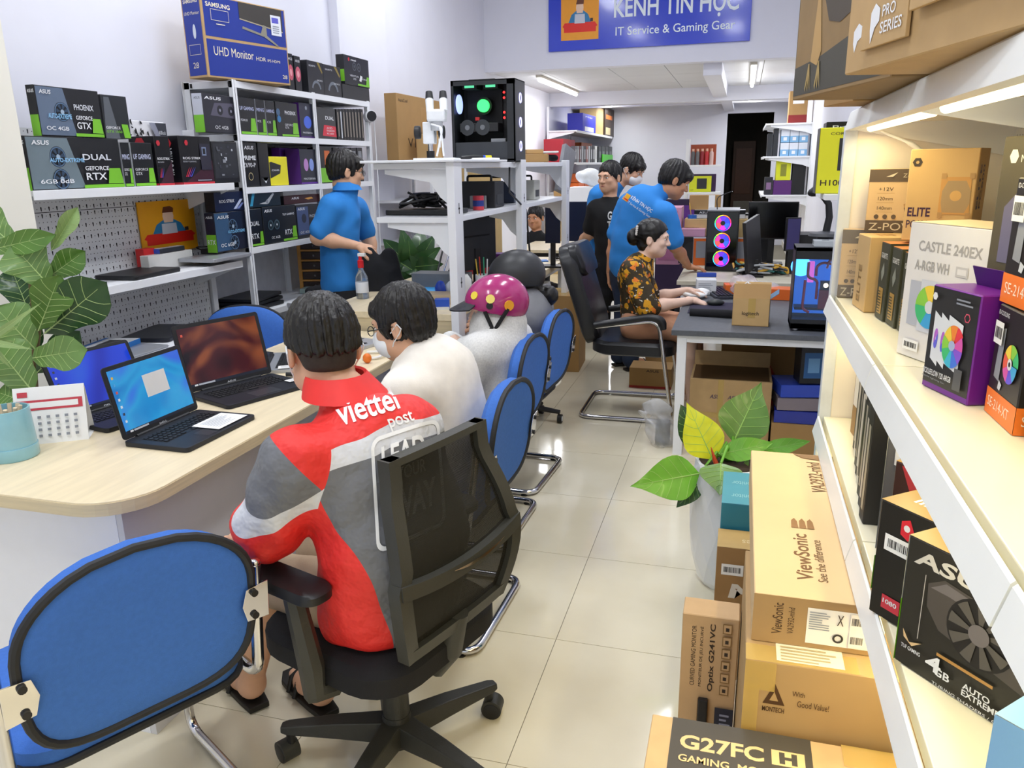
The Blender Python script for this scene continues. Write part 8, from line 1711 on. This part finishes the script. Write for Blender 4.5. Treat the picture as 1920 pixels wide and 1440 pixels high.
S = Sdf(.02); c = V3(-.26, 5.22, zk+.025); S.ell(c, (.08, .06, .02)); S.ell(c+V3(.05, .03, .015), (.05, .03, .025)); S.disp = folds(.006, 70, [(1, .3, .5), (.2, 1, .3)], 5); tag(S.build('tissue', [PAPER], None, .006, origin=c-V3(0, 0, .025)), 'crumpled white tissue by the left hand of the woman', 'tissue')
# open Logitech carton
b = thing('open_carton', 'open brown carton with black lettering on the near edge of the desk', 'box', tuple(Vector((.085, 4.42, zk))), -.05); KC = KRAFT
for a, c_ in (((-.095, -.08, 0), (.095, -.077, .15)), ((-.095, .077, 0), (.095, .08, .15)), ((-.095, -.08, 0), (-.092, .08, .15)), ((.092, -.08, 0), (.095, .08, .15)), ((-.095, -.08, 0), (.095, .08, .004))): MB().box(a, c_).build('side', KC, b)
MB().obox((0, -.055, .185), (.095, 0, 0), (0, .024, .036), (0, -.0012, .001)).build('flap', KRAFT2, b); MB().obox((0, .10, .18), (.095, 0, 0), (0, .022, .03), (0, -.0012, .001)).build('flap', KC, b); MB().obox((.115, 0, .165), (.022, 0, .016), (0, .078, 0), (.0008, 0, -.0012)).build('flap', flat('5a86a8'), b)
F = Face(b, (-.095, -.0805, 0), (1, 0, 0), (0, 0, 1), .19, .15); F.panel(.42, .30, .62, 1.0, mat('clear_tape', 'd8b868'), 'tape'); F.text(.26, .36, .46, 'logitech', INK, h=.17, bold=.012)
G_ = Face(b, (.0955, -.08, 0), (0, 1, 0), (0, 0, 1), .16, .15); G_.panel(0, 0, 1, 1, flat('3f5f70'), 'blue_print')
cable_heap('loose white cables spilling from the open carton', (.06, 4.45, zk+.16), .09, 6, mat('white_rubber', 'e8e8e6', .5), .003, .06, seed=8)
# water cooled computer at the desk corner
wc = thing('desktop_computer', 'black water cooled computer glowing blue at the desk corner', 'computer', (.42, 4.36, zk+.012)); 
def w_(name, a, b_, m, bevel=.002): return MB().box(a, b_).build(name, m, wc, bevel=bevel)
for a, c_, n_ in (((-.14, .10, 0), (.20, .105, .42), 'far_side'), ((-.14, -.105, .40), (.20, .105, .42), 'top_panel'), ((-.14, -.105, 0), (.20, .105, .03), 'bottom_panel'), ((-.14, -.105, 0), (-.135, .105, .42), 'front_glass_frame'), ((.19, -.105, 0), (.20, .105, .42), 'rear_panel')): w_(n_, a, c_, CASE)
for a, c_ in (((-.14, -.105, .36), (.20, -.10, .42)), ((-.14, -.105, .0), (.20, -.10, .05))): w_('frame_edge', a, c_, CASE)
for x in (-.11, .16): MB().cyl((x, -.07, -.012), (x, -.07, 0), .016, n=12).build('foot', CH, wc, smooth=True)
BG = glow('blue_glow', '3f9bff', 4.0); BG2 = glow('deep_blue_glow', '2a5cff', 1.6)
for k in range(3): MB().cyl((.10, .02, .09+.115*k), (.108, .02, .09+.115*k), .05, n=24).build('side_fan_glow', BG, wc); w_('side_fan_frame', (.108, -.04, .035+.115*k), (.13, .08, .145+.115*k), BLACKP)
MB().cyl((-.095, .085, .30), (-.095, .092, .30), .052, n=24).build('rear_fan_glow', BG, wc); w_('painted_glow', (-.13, .09, .05), (.09, .094, .36), mat('inner_blue_glow', '14305c', .4, emit=.9, ecol='2a6ad8'))  # glowing sheet stands in for blue light falling on the case wall
RT = mat('red_coolant', '8a1f30', .15, coat=.5)
for pts in (((-.07, -.05, .34), (-.07, -.05, .26), (-.02, -.05, .25), (-.02, -.05, .15)), ((.05, -.05, .33), (.0, -.05, .34), (-.03, -.05, .32), (-.03, -.05, .27)), ((-.08, -.06, .25), (-.085, -.06, .10), (-.05, -.06, .08)), ((.07, -.05, .35), (.03, -.05, .355), (.02, -.05, .31))): MB().tube(arc(pts, .03), .007, 8).build('coolant_tube', RT, wc, smooth=True)
w_('reservoir', (-.01, -.065, .10), (.04, -.03, .20), mat('red_reservoir', '6a1824', .15, coat=.5)); w_('pump_block', (-.005, -.07, .20), (.045, -.03, .245), INS); MB().cyl((.02, -.071, .225), (.02, -.075, .225), .012, n=16).build('pump_light', glow('warm_white_glow', 'fff2d0', 2.0), wc); w_('memory', (-.06, .06, .22), (-.03, .085, .33), glow('pink_glow', 'e06ad0', .9)); w_('graphics_card', (-.12, -.02, .085), (.08, .08, .10), INS)
w_('side_glass', (-.135, -.104, .05), (.19, -.1025, .36), mat('tinted_glass', '7f93b0', .05, alpha=.12, var=0), 0)
tp = Box('clear_case', 'clear plastic case on top of the water cooled computer', (.42, 4.33, zk+.433), (.11, .09, .03), mat('clear_plastic2', 'dfe6ea', .1, alpha=.5)); 
sc = thing('barcode_scanner', 'black gooseneck barcode scanner on its stand behind the glowing computer', 'scanner', (.45, 4.62, zk)); MB().cyl((0, 0, 0), (0, 0, .46), .045, n=20).build('riser', CASE, sc, smooth=True); MB().lathe([(0, .46), (.09, .46), (.085, .475), (.02, .485), (0, .485)], n=24).build('foot', mat('stand_grey', '4a4c50', .4), sc, smooth=True); MB().tube([(0, 0, .48), (.01, 0, .56), (.0, 0, .63), (-.04, 0, .68)], [.02, .019, .018, .016], 10).build('neck', BLACKP, sc, smooth=True); MB().ball((-.06, 0, .70), (.055, .03, .028), 14, 8, Matrix.Rotation(-.35, 3, 'Y')).build('head', BLACKP, sc, smooth=True)
# boxes and wrap on the grey desk
b = Box('white_box', 'small white printed box beside the left hand of the woman', (-.20, 5.42, zk), (.13, .11, .10), flat('dcdee2'), .1); F = b.face('y-'); F.lines(.1, .15, .9, .85, 6, GRY, .3); b.face('x-').lines(.1, .2, .9, .8, 5, GRY, .3)
b = Box('orange_box', 'orange gadget box beside the wrapped plastic on the desk', (.02, 5.50, zk), (.20, .12, .06), flat('e8702a', .4), .15); b.face('y-').panel(.5, .1, .98, .9, flat('c8541c'))
b = Box('orange_box', 'second orange box behind the open carton', (.26, 5.30, zk), (.20, .14, .07), flat('e06a28', .4), -.1)
S = Sdf(.02); c = V3(.12, 5.38, zk+.05); S.ell(c, (.16, .10, .045)); S.ell(c+V3(-.08, .06, .03), (.09, .07, .05)); S.disp = folds(.010, 60, [(1, .3, .5), (.2, 1, .3), (.5, -.4, 1)], 7); S.cut(V3(0, 0, zk+.002), (0, 0, -1), .004); tag(S.build('bubble_wrap', [mat('wrap_film', 'e6e6ee', .12, alpha=.35, var=0)], None, .008, origin=(c[0], c[1], zk)), 'crumpled clear plastic wrap between the boxes on the desk', 'wrap')
# ---- back desk
zq = .746; E_ = lambda px, py, Y: U(px, py, 'Y', Y)
tw = thing('desktop_computer', 'black tower with three rainbow fans standing on the back desk', 'computer', (-.13, 6.52, zq)); CF = CASE
MB().box((-.12, -.20, 0), (.12, .20, .46)).build('case', CF, tw, bevel=.004); MB().box((-.11, -.202, .01), (.11, -.2005, .45)).build('front_glass', mat('black_glass', '08080a', .08, var=0), tw)
RB = ['ff3a6a', 'ff8a3a', 'e8e03a', '5ae06a', '3ac8e8', '3a6aff', '8a3aff', 'e03ae0']
for k in range(3):
    zc2 = .10+.135*k; F = Face(tw, (-.12, -.2025, zc2-.07), (1, 0, 0), (0, 0, 1), .24, .14)
    for i, c_ in enumerate(RB): F.disc(.5, .5, .062, glow('fan_'+c_, c_, 1.3), 'fan_ring', 4, r0=.055, a0=2*PI*i/8, a1=2*PI*(i+1)/8)
    for i, c_ in enumerate(('3a4aff', '6a3aff', 'd83aa0', 'ff5a5a', 'd83ad0', '3a6aff')): F.disc(.5, .5, .052, glow('blade_'+c_, c_, .9), 'fan_glow', 5, r0=.018, a0=2*PI*i/6, a1=2*PI*(i+1)/6)
MB().box((-.12, -.2, .46), (.12, .2, .468)).build('top_filter', mat('panel_grey', '9a9ca0', .5), tw); MB().tube(arc([(-.05, -.1, .468), (-.06, -.1, .56), (.05, 0, .60)], .04), .004, 6).build('antenna_cable', BLACKP, tw, smooth=True)
a_, c_ = E_(1258, 500, 6.9), E_(1279, 388, 6.9)
pt = thing('desktop_computer', 'pink computer case behind the bending man', 'computer', ((a_.x+c_.x)/2-.06, 6.95, .0)); PK = mat('pink_case', 'd79ab8', .45); MB().box((c_.x-.20, 6.85, zq-.02), (c_.x, 7.15, c_.z)).build('case', PK, pt, bevel=.006, world=True); MB().box((c_.x-.18, 6.848, zq+.02), (c_.x-.03, 6.8495, c_.z-.03)).build('side_window', flat('c27aa0', .3), pt, world=True)
pt.location = (c_.x-.1, 7.0, zq)
for ch in pt.children: ch.matrix_parent_inverse = mw(pt).inverted()
b = Box('pink_box', 'flat pink box on the back desk', tuple(E_(1300, 436, 6.9))[:2]+(zq+.22,), (.20, .14, .065), flat('cf9ab6')); Box('black_speaker', 'black speaker under the flat pink box', (b.o.location.x, b.o.location.y, zq), (.22, .16, .219), BLACKP, 0, 'speaker').face('y-').disc(.5, .5, .07, flat('2c2c30'), 'driver')
for k, (px, lab) in enumerate(((1318, 'grey and orange shoe-size box left of the rainbow tower'), (1390, 'grey and orange shoe-size box right of the rainbow tower'))):
    p_ = E_(px, 470, 6.75); b = Box('gadget_box', lab, (p_.x, 6.75, zq), (.16, .14, .22), flat('9a9ca4'), .1, group='grey and orange boxes'); F = b.face('y-'); F.panel(0, 0, 1, .28, flat('e8702a')); F.panel(0, .9, 1, 1, flat('e8702a')); F.panel(0, .25, .12, .95, flat('e8702a'))
def monitor(label, px0, px1, py0, py1, Y, m, rot=0, sn=True, z0=zq):
    a_, c_ = E_(px0, py1, Y), E_(px1, py0, Y); w, h = (c_.x-a_.x), (c_.z-a_.z); t = thing('monitor', label, 'monitor', ((a_.x+c_.x)/2, Y, z0), rot, 'monitors on the back desk')
    MB().box((-w/2, -.012, a_.z-z0), (w/2, .012, c_.z-z0)).build('housing', BLACKP, t, bevel=.003); MB().box((-w/2+.008, -.0135, a_.z-z0+.012), (w/2-.008, -.0122, c_.z-z0-.008)).build('screen', m, t)
    MB().box((-.025, .0, .01), (.025, .03, a_.z-z0+.06)).build('stand_neck', BLACKP, t); MB().box((-.10, -.06, 0), (.10, .10, .012)).build('stand_foot', BLACKP, t, bevel=.004); return t
SOFF = mat('screen_black', '050506', .12, var=0)
monitor('large black monitor with a dark screen on the back desk', 1400, 1499, 378, 448, 6.85, SOFF)
mt = thing('monitor', 'thin black monitor seen edge-on in front of the dark screen', 'monitor', tuple(E_(1408, 500, 6.1))[:2]+(zq,), .0); MB().obox((0.0, 0, .24), (.05, .19, .02), (.012, -.003, 0), (-.02, 0, .18)).build('housing', BLACKP, mt, bevel=.003); MB().box((-.02, -.02, 0), (.05, .03, .12)).build('stand_neck', BLACKP, mt); MB().box((-.06, -.09, 0), (.09, .09, .012)).build('stand_foot', BLACKP, mt)
monitor('small purple screened monitor with a white frame by the scanner', 1468, 1504, 408, 470, 6.3, flat('3a3468'), .5)
b = Box('black_printer', 'black boxy printer behind the gooseneck scanner', (.55, 6.55, zq), (.36, .32, .28), BLACKP, 0, 'printer')
cable_heap('heap of small parts and cables around the edge-on monitor', (.16, 6.2, zq), .20, 14, [BLACKP, flat('3f7a78'), flat('b8bcc0'), flat('d8a83a')], .008, .08, seed=11)
b = Box('big_carton', 'wide pale carton open behind the rainbow tower', tuple(E_(1345, 440, 7.05))[:2]+(zq,), (.55, .22, .36), mat('carton_pale', 'c8ab74', .7)); b.face('z+').panel(.1, .1, .9, .9, flat('8a6a40'))
b = Box('keyboard_box', 'white and black keyboard box lying on the wide carton', tuple(E_(1350, 395, 7.05))[:2]+(zq+.361,), (.42, .14, .07), flat('c9ccd0')); b.face('y-').panel(0, .5, 1, 1, KB); b.face('y-').text(.1, .6, .2, 'ASUS', WHT, h=.25); 
b = Box('carton', 'small brown carton on the keyboard box', tuple(E_(1322, 385, 7.1))[:2]+(zq+.432,), (.26, .14, .12), KRAFT2); b.face('y-').panel(.62, .0, .82, 1, PAPER)
b = Box('keyboard_box', 'black keyboard box right of the wide carton', tuple(E_(1410, 400, 7.08))[:2]+(zq,), (.30, .12, .40), flat('26272c')); b.face('y-').lines(.1, .8, .9, .95, 3, GRY); b.face('y-').panel(.2, .86, .5, .96, WHT)
pcup = thing('pen_cup', 'red and blue cup of pens on the back desk', 'cup', tuple(E_(1298, 420, 7.0))[:2]+(zq+.29,), 0); MB().lathe([(0, 0), (.035, 0), (.04, .10), (.036, .10), (.03, .006), (0, .006)], n=16).build('cup', flat('c83a2a'), pcup, smooth=True); MB().lathe([(.0385, .06), (.041, .062), (.041, .10), (.040, .10)], n=16).build('rim_band', flat('2f6ac0'), pcup); MB().cyl((0, 0, .01), (-.03, 0, .2), .004, n=6).build('pen', flat('d8b04a'), pcup)
pcup.location.z = b.o.location.z+.0; Box('cup_riser', 'dark box the pen cup stands on', (pcup.location.x, pcup.location.y, zq), (.12, .12, .29), KB); pcup.location.z = zq+.291
b = Box('blue_tube', 'slim blue tube lying on the back desk edge', (-.22, 6.0, zq), (.14, .03, .03), flat('2a4ab0'), .1)
# ---- under the desks
b = Box('opened_carton', 'large opened brown carton under the grey desk', (.0, 4.52, 0), (.44, .34, .40), mat('carton_brown', 'ba9a6c')); F = b.face('y-')
for i, t_ in enumerate(('ASUS', 'ASUS', 'ASUS')): F.text(.25+.22*i, .72, .16, t_, flat('5a4a58'), h=.06, bold=.02, shear=.2)
F.panel(.0, .44, 1, .52, TAPE, 'tape'); F.panel(.35, .0, .42, 1, TAPE, 'tape'); MB().obox((0, .17, .44), (.215, 0, 0), (0, .006, .045), (0, .0012, 0)).build('flap', mat('carton_brown', 'ba9a6c'), b.o); b.face('z+').panel(.03, .04, .97, .96, flat('5a4024'), 'opening')
for k in range(3):
    p_ = Vector((.34, 4.46, .0)); bx = Box('foil_packet', ['lowest', 'middle', 'top'][k]+' shiny packet of the stack under the desk', (.36, 4.44, .18+.075*k), (.24, .22, .07), flat(['2a3aa0', '8a8088', '3450c0'][k], .15), .1*k, 'packet', 'shiny packets under the desk')
Box('carton', 'brown carton under the shiny packets', (.36, 4.44, 0), (.26, .24, .179), KRAFT2)
b = Box('motherboard_box', 'black box with a blue circuit picture under the desk corner', (.44, 4.40, .41), (.20, .12, .20), KB, .2); b.face('y-').panel(.1, .15, .9, .85, flat('2a5a90')); b.face('y-').panel(.2, .3, .5, .7, flat('6a9ac8'))
S = Sdf(.03); c = V3(.12, 4.98, .20); S.ell(c, (.16, .12, .20)); S.disp = folds(.012, 30, [(1, .3, .5), (.2, 1, .3)], 4); S.cut(V3(0, 0, .002), (0, 0, -1), .004); tag(S.build('red_bag', [flat('b0241c', .5)], None, .012, origin=(.12, 4.98, 0)), 'red bag slumped under the grey desk', 'bag')
S2_ = Sdf(.03); c = V3(-.37, 4.33, .09); S2_.ell(c, (.085, .085, .11)); S2_.ell(c+V3(-.03, -.0, .12), (.09, .06, .045)); S2_.disp = folds(.020, 60, [(1, .3, .5), (.2, 1, .3), (.4, .4, 1)], 9); S2_.cut(V3(0, 0, .002), (0, 0, -1), .004); bg = S2_.build('plastic_bag', [mat('bag_film', 'd8dade', .12, alpha=.38, var=.1)], None, .006, origin=(-.37, 4.33, 0)); tag(bg, 'clear plastic bag of dark parts beside the desk leg', 'bag')
MB().box((-.40, 4.30, .01), (-.32, 4.38, .14)).build('contents', mat('bag_dark', '2a2d33', .6), bg, bevel=.01, world=True)
b = Box('flat_carton', 'brown carton with a red base line under the armchair', (-.56, 5.60, 0), (.30, .22, .15), KRAFT2); b.face('y-').panel(0, 0, 1, .12, flat('a82a24')); b.face('y-').text(.4, .8, .3, 'ASUS', INK, h=.12, bold=.02)
S = Sdf(.03); c = V3(-.50, 6.30, .38); S.ell(c, (.13, .12, .12)); S.ell(c+V3(.05, .03, -.12), (.14, .12, .12)); S.disp = folds(.014, 36, [(1, .3, .5), (.2, 1, .3)], 6); tag(S.build('black_backpack', [mat('black_cloth', '15161b', .9)], None, .012, origin=(-.5, 6.3, .1)), 'black bag heaped on a carton behind the woman', 'bag')
Box('carton', 'low brown carton under the black bag', (-.50, 6.30, 0), (.34, .30, .16), KRAFT2)
b = Box('carton', 'tall brown carton behind the opened carton under the desk', (.18, 5.2, 0), (.50, .30, .45), KRAFT2)
tag(MB().lathe([(0, 0), (.045, 0), (.045, .22), (0, .22)], n=16).build('green_tube', flat('2f5a34'), smooth=True), 'dark green tube standing under the desk', 'tube').location = (.10, 4.80, 0)

# ================================================================ far end of the shop
def unit_shelf(name, label, x_back, x_front, y0, y1, zs_, post=True):
    t = thing(name, label, 'shelving', ((x_back+x_front)/2, (y0+y1)/2, 0))
    for z_ in zs_: lip_shelf(t, x_back, x_front, y0, y1, z_)
    for y in (y0, (y0+y1)/2, y1): MB().box((min(x_back, x_back+.03), y-.02, 0), (max(x_back, x_back+.03), y+.02, zs_[0]+.35)).build('upright', WHITE, t, bevel=.003, world=True)
    return t
unit_shelf('bracket_shelving', 'white shelving with boxes on the far left wall', -2.97, -2.5, 12.4, 15.9, [2.08, 1.60, 1.15])
def far_box(name, label, px0, px1, py, z, X, dx, m, group, Y=None, h=None):
    """carton on the far left shelves: front on X"""
    y0, y1 = U(px0, 300, 'X', X).y, U(px1, 300, 'X', X).y; ht = h or (U((px0+px1)/2, py, 'X', X).z-z)
    return Box(name, label, (X-dx/2, (y0+y1)/2, z+.001), (dx, y1-y0-.01, ht), m, 0, 'box', group)
FG = 'boxes on the far left shelving'
b = far_box('carton', 'bright blue printed carton on the far left top shelf', 1092, 1116, 215, 2.08, -2.52, .25, flat('3438c8'), FG); b.face('x+').panel(.15, .05, .85, .3, WHT); b.face('x+').text(.2, .8, .5, 'MSI', WHT, h=.08); b.face('y-').panel(0, 0, 1, 1, flat('2c2fae'))
b = far_box('carton', 'tall pale brown carton on the far left top shelf', 1117, 1131, 202, 2.08, -2.55, .3, mat('carton_pale', 'c8ab74', .7), FG)
b = far_box('carton', 'dark brown printed carton at the end of the far left top shelf', 1133, 1150, 203, 2.08, -2.52, .25, flat('3a2a20'), FG); b.face('x+').panel(.1, .05, .6, .3, flat('d8c89a')); b.face('x+').panel(.1, .6, .8, .75, flat('c86a2a'))
for k in range(10):
    b = far_box('slim_box', ['first', 'second', 'third', 'fourth', 'fifth', 'sixth', 'seventh', 'eighth', 'ninth', 'last'][k]+' slim grey spine of the row on the far left shelf', 1078+4.2*k, 1081.6+4.2*k, 274, 1.60, -2.53, .25, flat(['5a5a60', '8a8d92', '6a3a3c', '9a9da2', '2c2c30', '8a4a40', 'a0a2a6', '3a3a3e', '2a2a2e', 'd8d8d4'][k]), 'slim spines on the far left shelf'); b.face('x+').panel(.2, .2, .8, .8, flat('b8babd'), 'spine_print')
far_box('red_box', 'red box above the slim spines on the far left shelf', 1056, 1078, 258, 1.60, -2.6, .3, flat('9a1c28'), FG, h=.34); far_box('orange_box', 'orange and brown box behind the slim spines', 1090, 1110, 255, 1.60, -2.75, .2, flat('b85a2a'), FG, h=.34)
for k in range(4): far_box('black_box', ['first', 'second', 'third', 'last'][k]+' black box right of the slim spines on the far left shelf', 1122+6.5*k, 1128+6.5*k, 275, 1.60, -2.53, .25, flat('22262a'), 'black boxes on the far left shelf').face('x+').panel(.2, .3, .8, .7, flat('6a6d72'))
far_box('green_box', 'small bright green box on the far left shelf', 1130, 1149, 290, 1.602, -2.505, .006+.01, flat('4ac82a'), FG)
for k in range(8):
    i, j = k % 4, k//4; far_box('orange_box', ['front left', 'front middle left', 'front middle right', 'front right', 'upper left', 'upper middle left', 'upper middle right', 'upper right'][k]+' orange carton of the low stack on the far left shelving', 1085+12*i, 1096+12*i, 0, 1.15+.14*j, -2.53, .25, flat(['e8702a', 'd86a30', '9a4a2a', 'c8a888'][(i+j) % 4]), 'orange cartons on the far left shelving', h=.135)
b = Box('carton', 'big brown carton below the orange cartons at the far left', (-2.42, 11.9, .78), (.5, .7, .42), KRAFT2); Box('support_table', 'plain table under the big brown carton', (-2.42, 11.9, 0), (.7, 1.0, .779), mat('carton_pale', 'c8ab74'), 0, 'table'); b = Box('purple_monitor_box', 'dark purple flat box leaning against the big brown carton', (-2.12, 11.6, .78), (.05, .5, .30), flat('3a2a5a'))
S = Sdf(.04); c = V3(*tuple(U(1105, 330, 'Y', 10.8))); S.ell(c, (.18, .12, .10)); S.ell(c+V3(.08, 0, -.06), (.12, .1, .1)); S.disp = folds(.015, 30, [(1, .3, .5), (.2, 1, .3)], 6)
tb = Box('bag_table', 'plain cabinet under the white plastic bag', (c[0], c[1], 0), (.5, .4, c[2]-.14), WHITE, 0, 'cabinet'); tag(S.build('white_bag', [mat('bag_white', 'd8dce0', .3)], None, .014, origin=(c[0], c[1], c[2]-.14)), 'white plastic bag in front of the far left shelving', 'bag')
# right wall shelving
rs = unit_shelf('bracket_shelving', 'white bracket shelving with boxes on the far right wall', .79, .24, 10.9, 12.6, [2.03, 1.63, 1.15])
RG = 'boxes on the far right shelving'
def rbox(name, label, x0, x1, y0, z_, h, col, mm=None): return Box(name, label, ((x0+x1)/2, y0+.15, z_+.001), (x1-x0, .28, h), mm or flat(col), 0, 'box', RG)
b = rbox('carton', 'brown carton with a white label on the far right top shelf', .50, .72, 10.95, 2.03, .38, '', KRAFT2); b.face('y-').panel(.2, .6, .8, .95, PAPER); b.face('y-').panel(0, 0, 1, .25, flat('8a2a2a'))
for k in range(6):
    i, j = k % 3, k//3; b = rbox('blue_white_box', ['lower left', 'lower middle', 'lower right', 'upper left', 'upper middle', 'upper right'][k]+' pale blue box of the block on the far right shelf', .43+.11*i, .535+.11*i, 10.95, 1.63+.165*j, .16, '7fb0d8'); b.face('y-').panel(0, .5, 1, 1, flat('d8dde6')); b.face('y-').panel(.3, .15, .7, .4, WHT)
for k in range(2): rbox('black_box', ['first', 'second'][k]+' black upright box left of the pale blue block', .27+.07*k, .33+.07*k, 10.95, 1.63, .28+.06*k, '2a2c30')
b = rbox('yellow_box', 'yellow box on the lower far right shelf', .40, .58, 10.95, 1.33, .25, 'd8dc2a'); b.face('y-').panel(.3, .2, .7, .8, flat('8a8c30')); rbox('purple_box', 'purple box under the yellow box on the far right shelf', .38, .60, 10.95, 1.15, .178, '5a2a70'); rbox('black_box', 'black cooler box right of the yellow box', .60, .76, 10.95, 1.15, .40, '1c1c1e'); b = rbox('black_box', 'small black device box at the left of the lower far right shelf', .27, .37, 10.95, 1.15, .22, '2a2a30'); b.face('y-').panel(.2, .3, .8, .7, flat('8a6a90'))
# little wall shelf with bottles and the yellow monitor box in the middle
ms_ = thing('bracket_shelving', 'narrow white shelving with red and grey bottles near the doorway', 'shelving', (-.72, 14.0, 0)); xA, xB = U(1292, 310, 'Y', 14).x, U(1340, 310, 'Y', 14).x
for px, k in ((1290, 0),): MB().box((xA-.06, 13.98, 0), (xA, 14.05, 1.95)).build('upright', WHITE, ms_, bevel=.004, world=True)
for z_ in (1.53, 1.09, .75): MB().box((xA, 13.85, z_-.03), (xB+.12, 14.2, z_)).build('shelf_board', WHITE, ms_, bevel=.003, world=True)
for k in range(5):
    x = xA+.03+.075*k+.03; t = thing('bottle', ['first grey', 'second grey', 'dark red', 'bright red', 'red and white'][k]+' bottle from the left on the narrow far shelf', 'bottle', (x, 13.98, 1.531), 0, 'bottles on the narrow far shelf'); cl_ = ['5a5a5c', '6a6a6c', '8a2028', 'b82a30', 'c8a8a0'][k]
    MB().lathe([(0, 0), (.034, 0), (.034, .19), (.018, .22), (0, .22)], n=14).build('body', flat(cl_), t, smooth=True); MB().lathe([(0, .22), (.02, .22), (.02, .26), (0, .26)], n=12).build('cap', flat('d8a890'), t, smooth=True)
b = Box('orange_box', 'orange backed box behind the bottles', (xA+.22, 14.12, 1.531), (.42, .06, .33), flat('a0482a')); b = Box('monitor_box', 'bright yellow box with a black device picture on the narrow far shelf', (xA+.2, 13.98, 1.091), (.36, .12, .26), flat('d8e02a')); b.face('y-').panel(.35, .2, .8, .85, flat('2c3034')); b.face('y-').text(.05, .1, .15, 'HP', INK, h=.06); Box('purple_box', 'purple box edge behind the yellow device box', (xA+.26, 14.10, 1.091), (.38, .08, .29), flat('3a1c50')); b = Box('black_box', 'black gadget box above the yellow box shelf', (xA+.1, 13.98, .751), (.25, .14, .12), KB); Box('blue_bag_box', 'navy case on the low narrow far shelf', (xA+.34, 14.0, .751), (.2, .2, .24), flat('1c2440'))
b = Box('monitor_box', 'purple and black flat monitor box standing behind the bending man', tuple(U(1270, 400, 'Y', 8.6))[:2]+(0,), (.42, .12, 1.20), flat('2a1c3c')); b.face('y-').panel(.05, .65, .95, .95, flat('5a2a80')); b.face('y-').disc(.5, .82, .06, flat('c06a8a'))
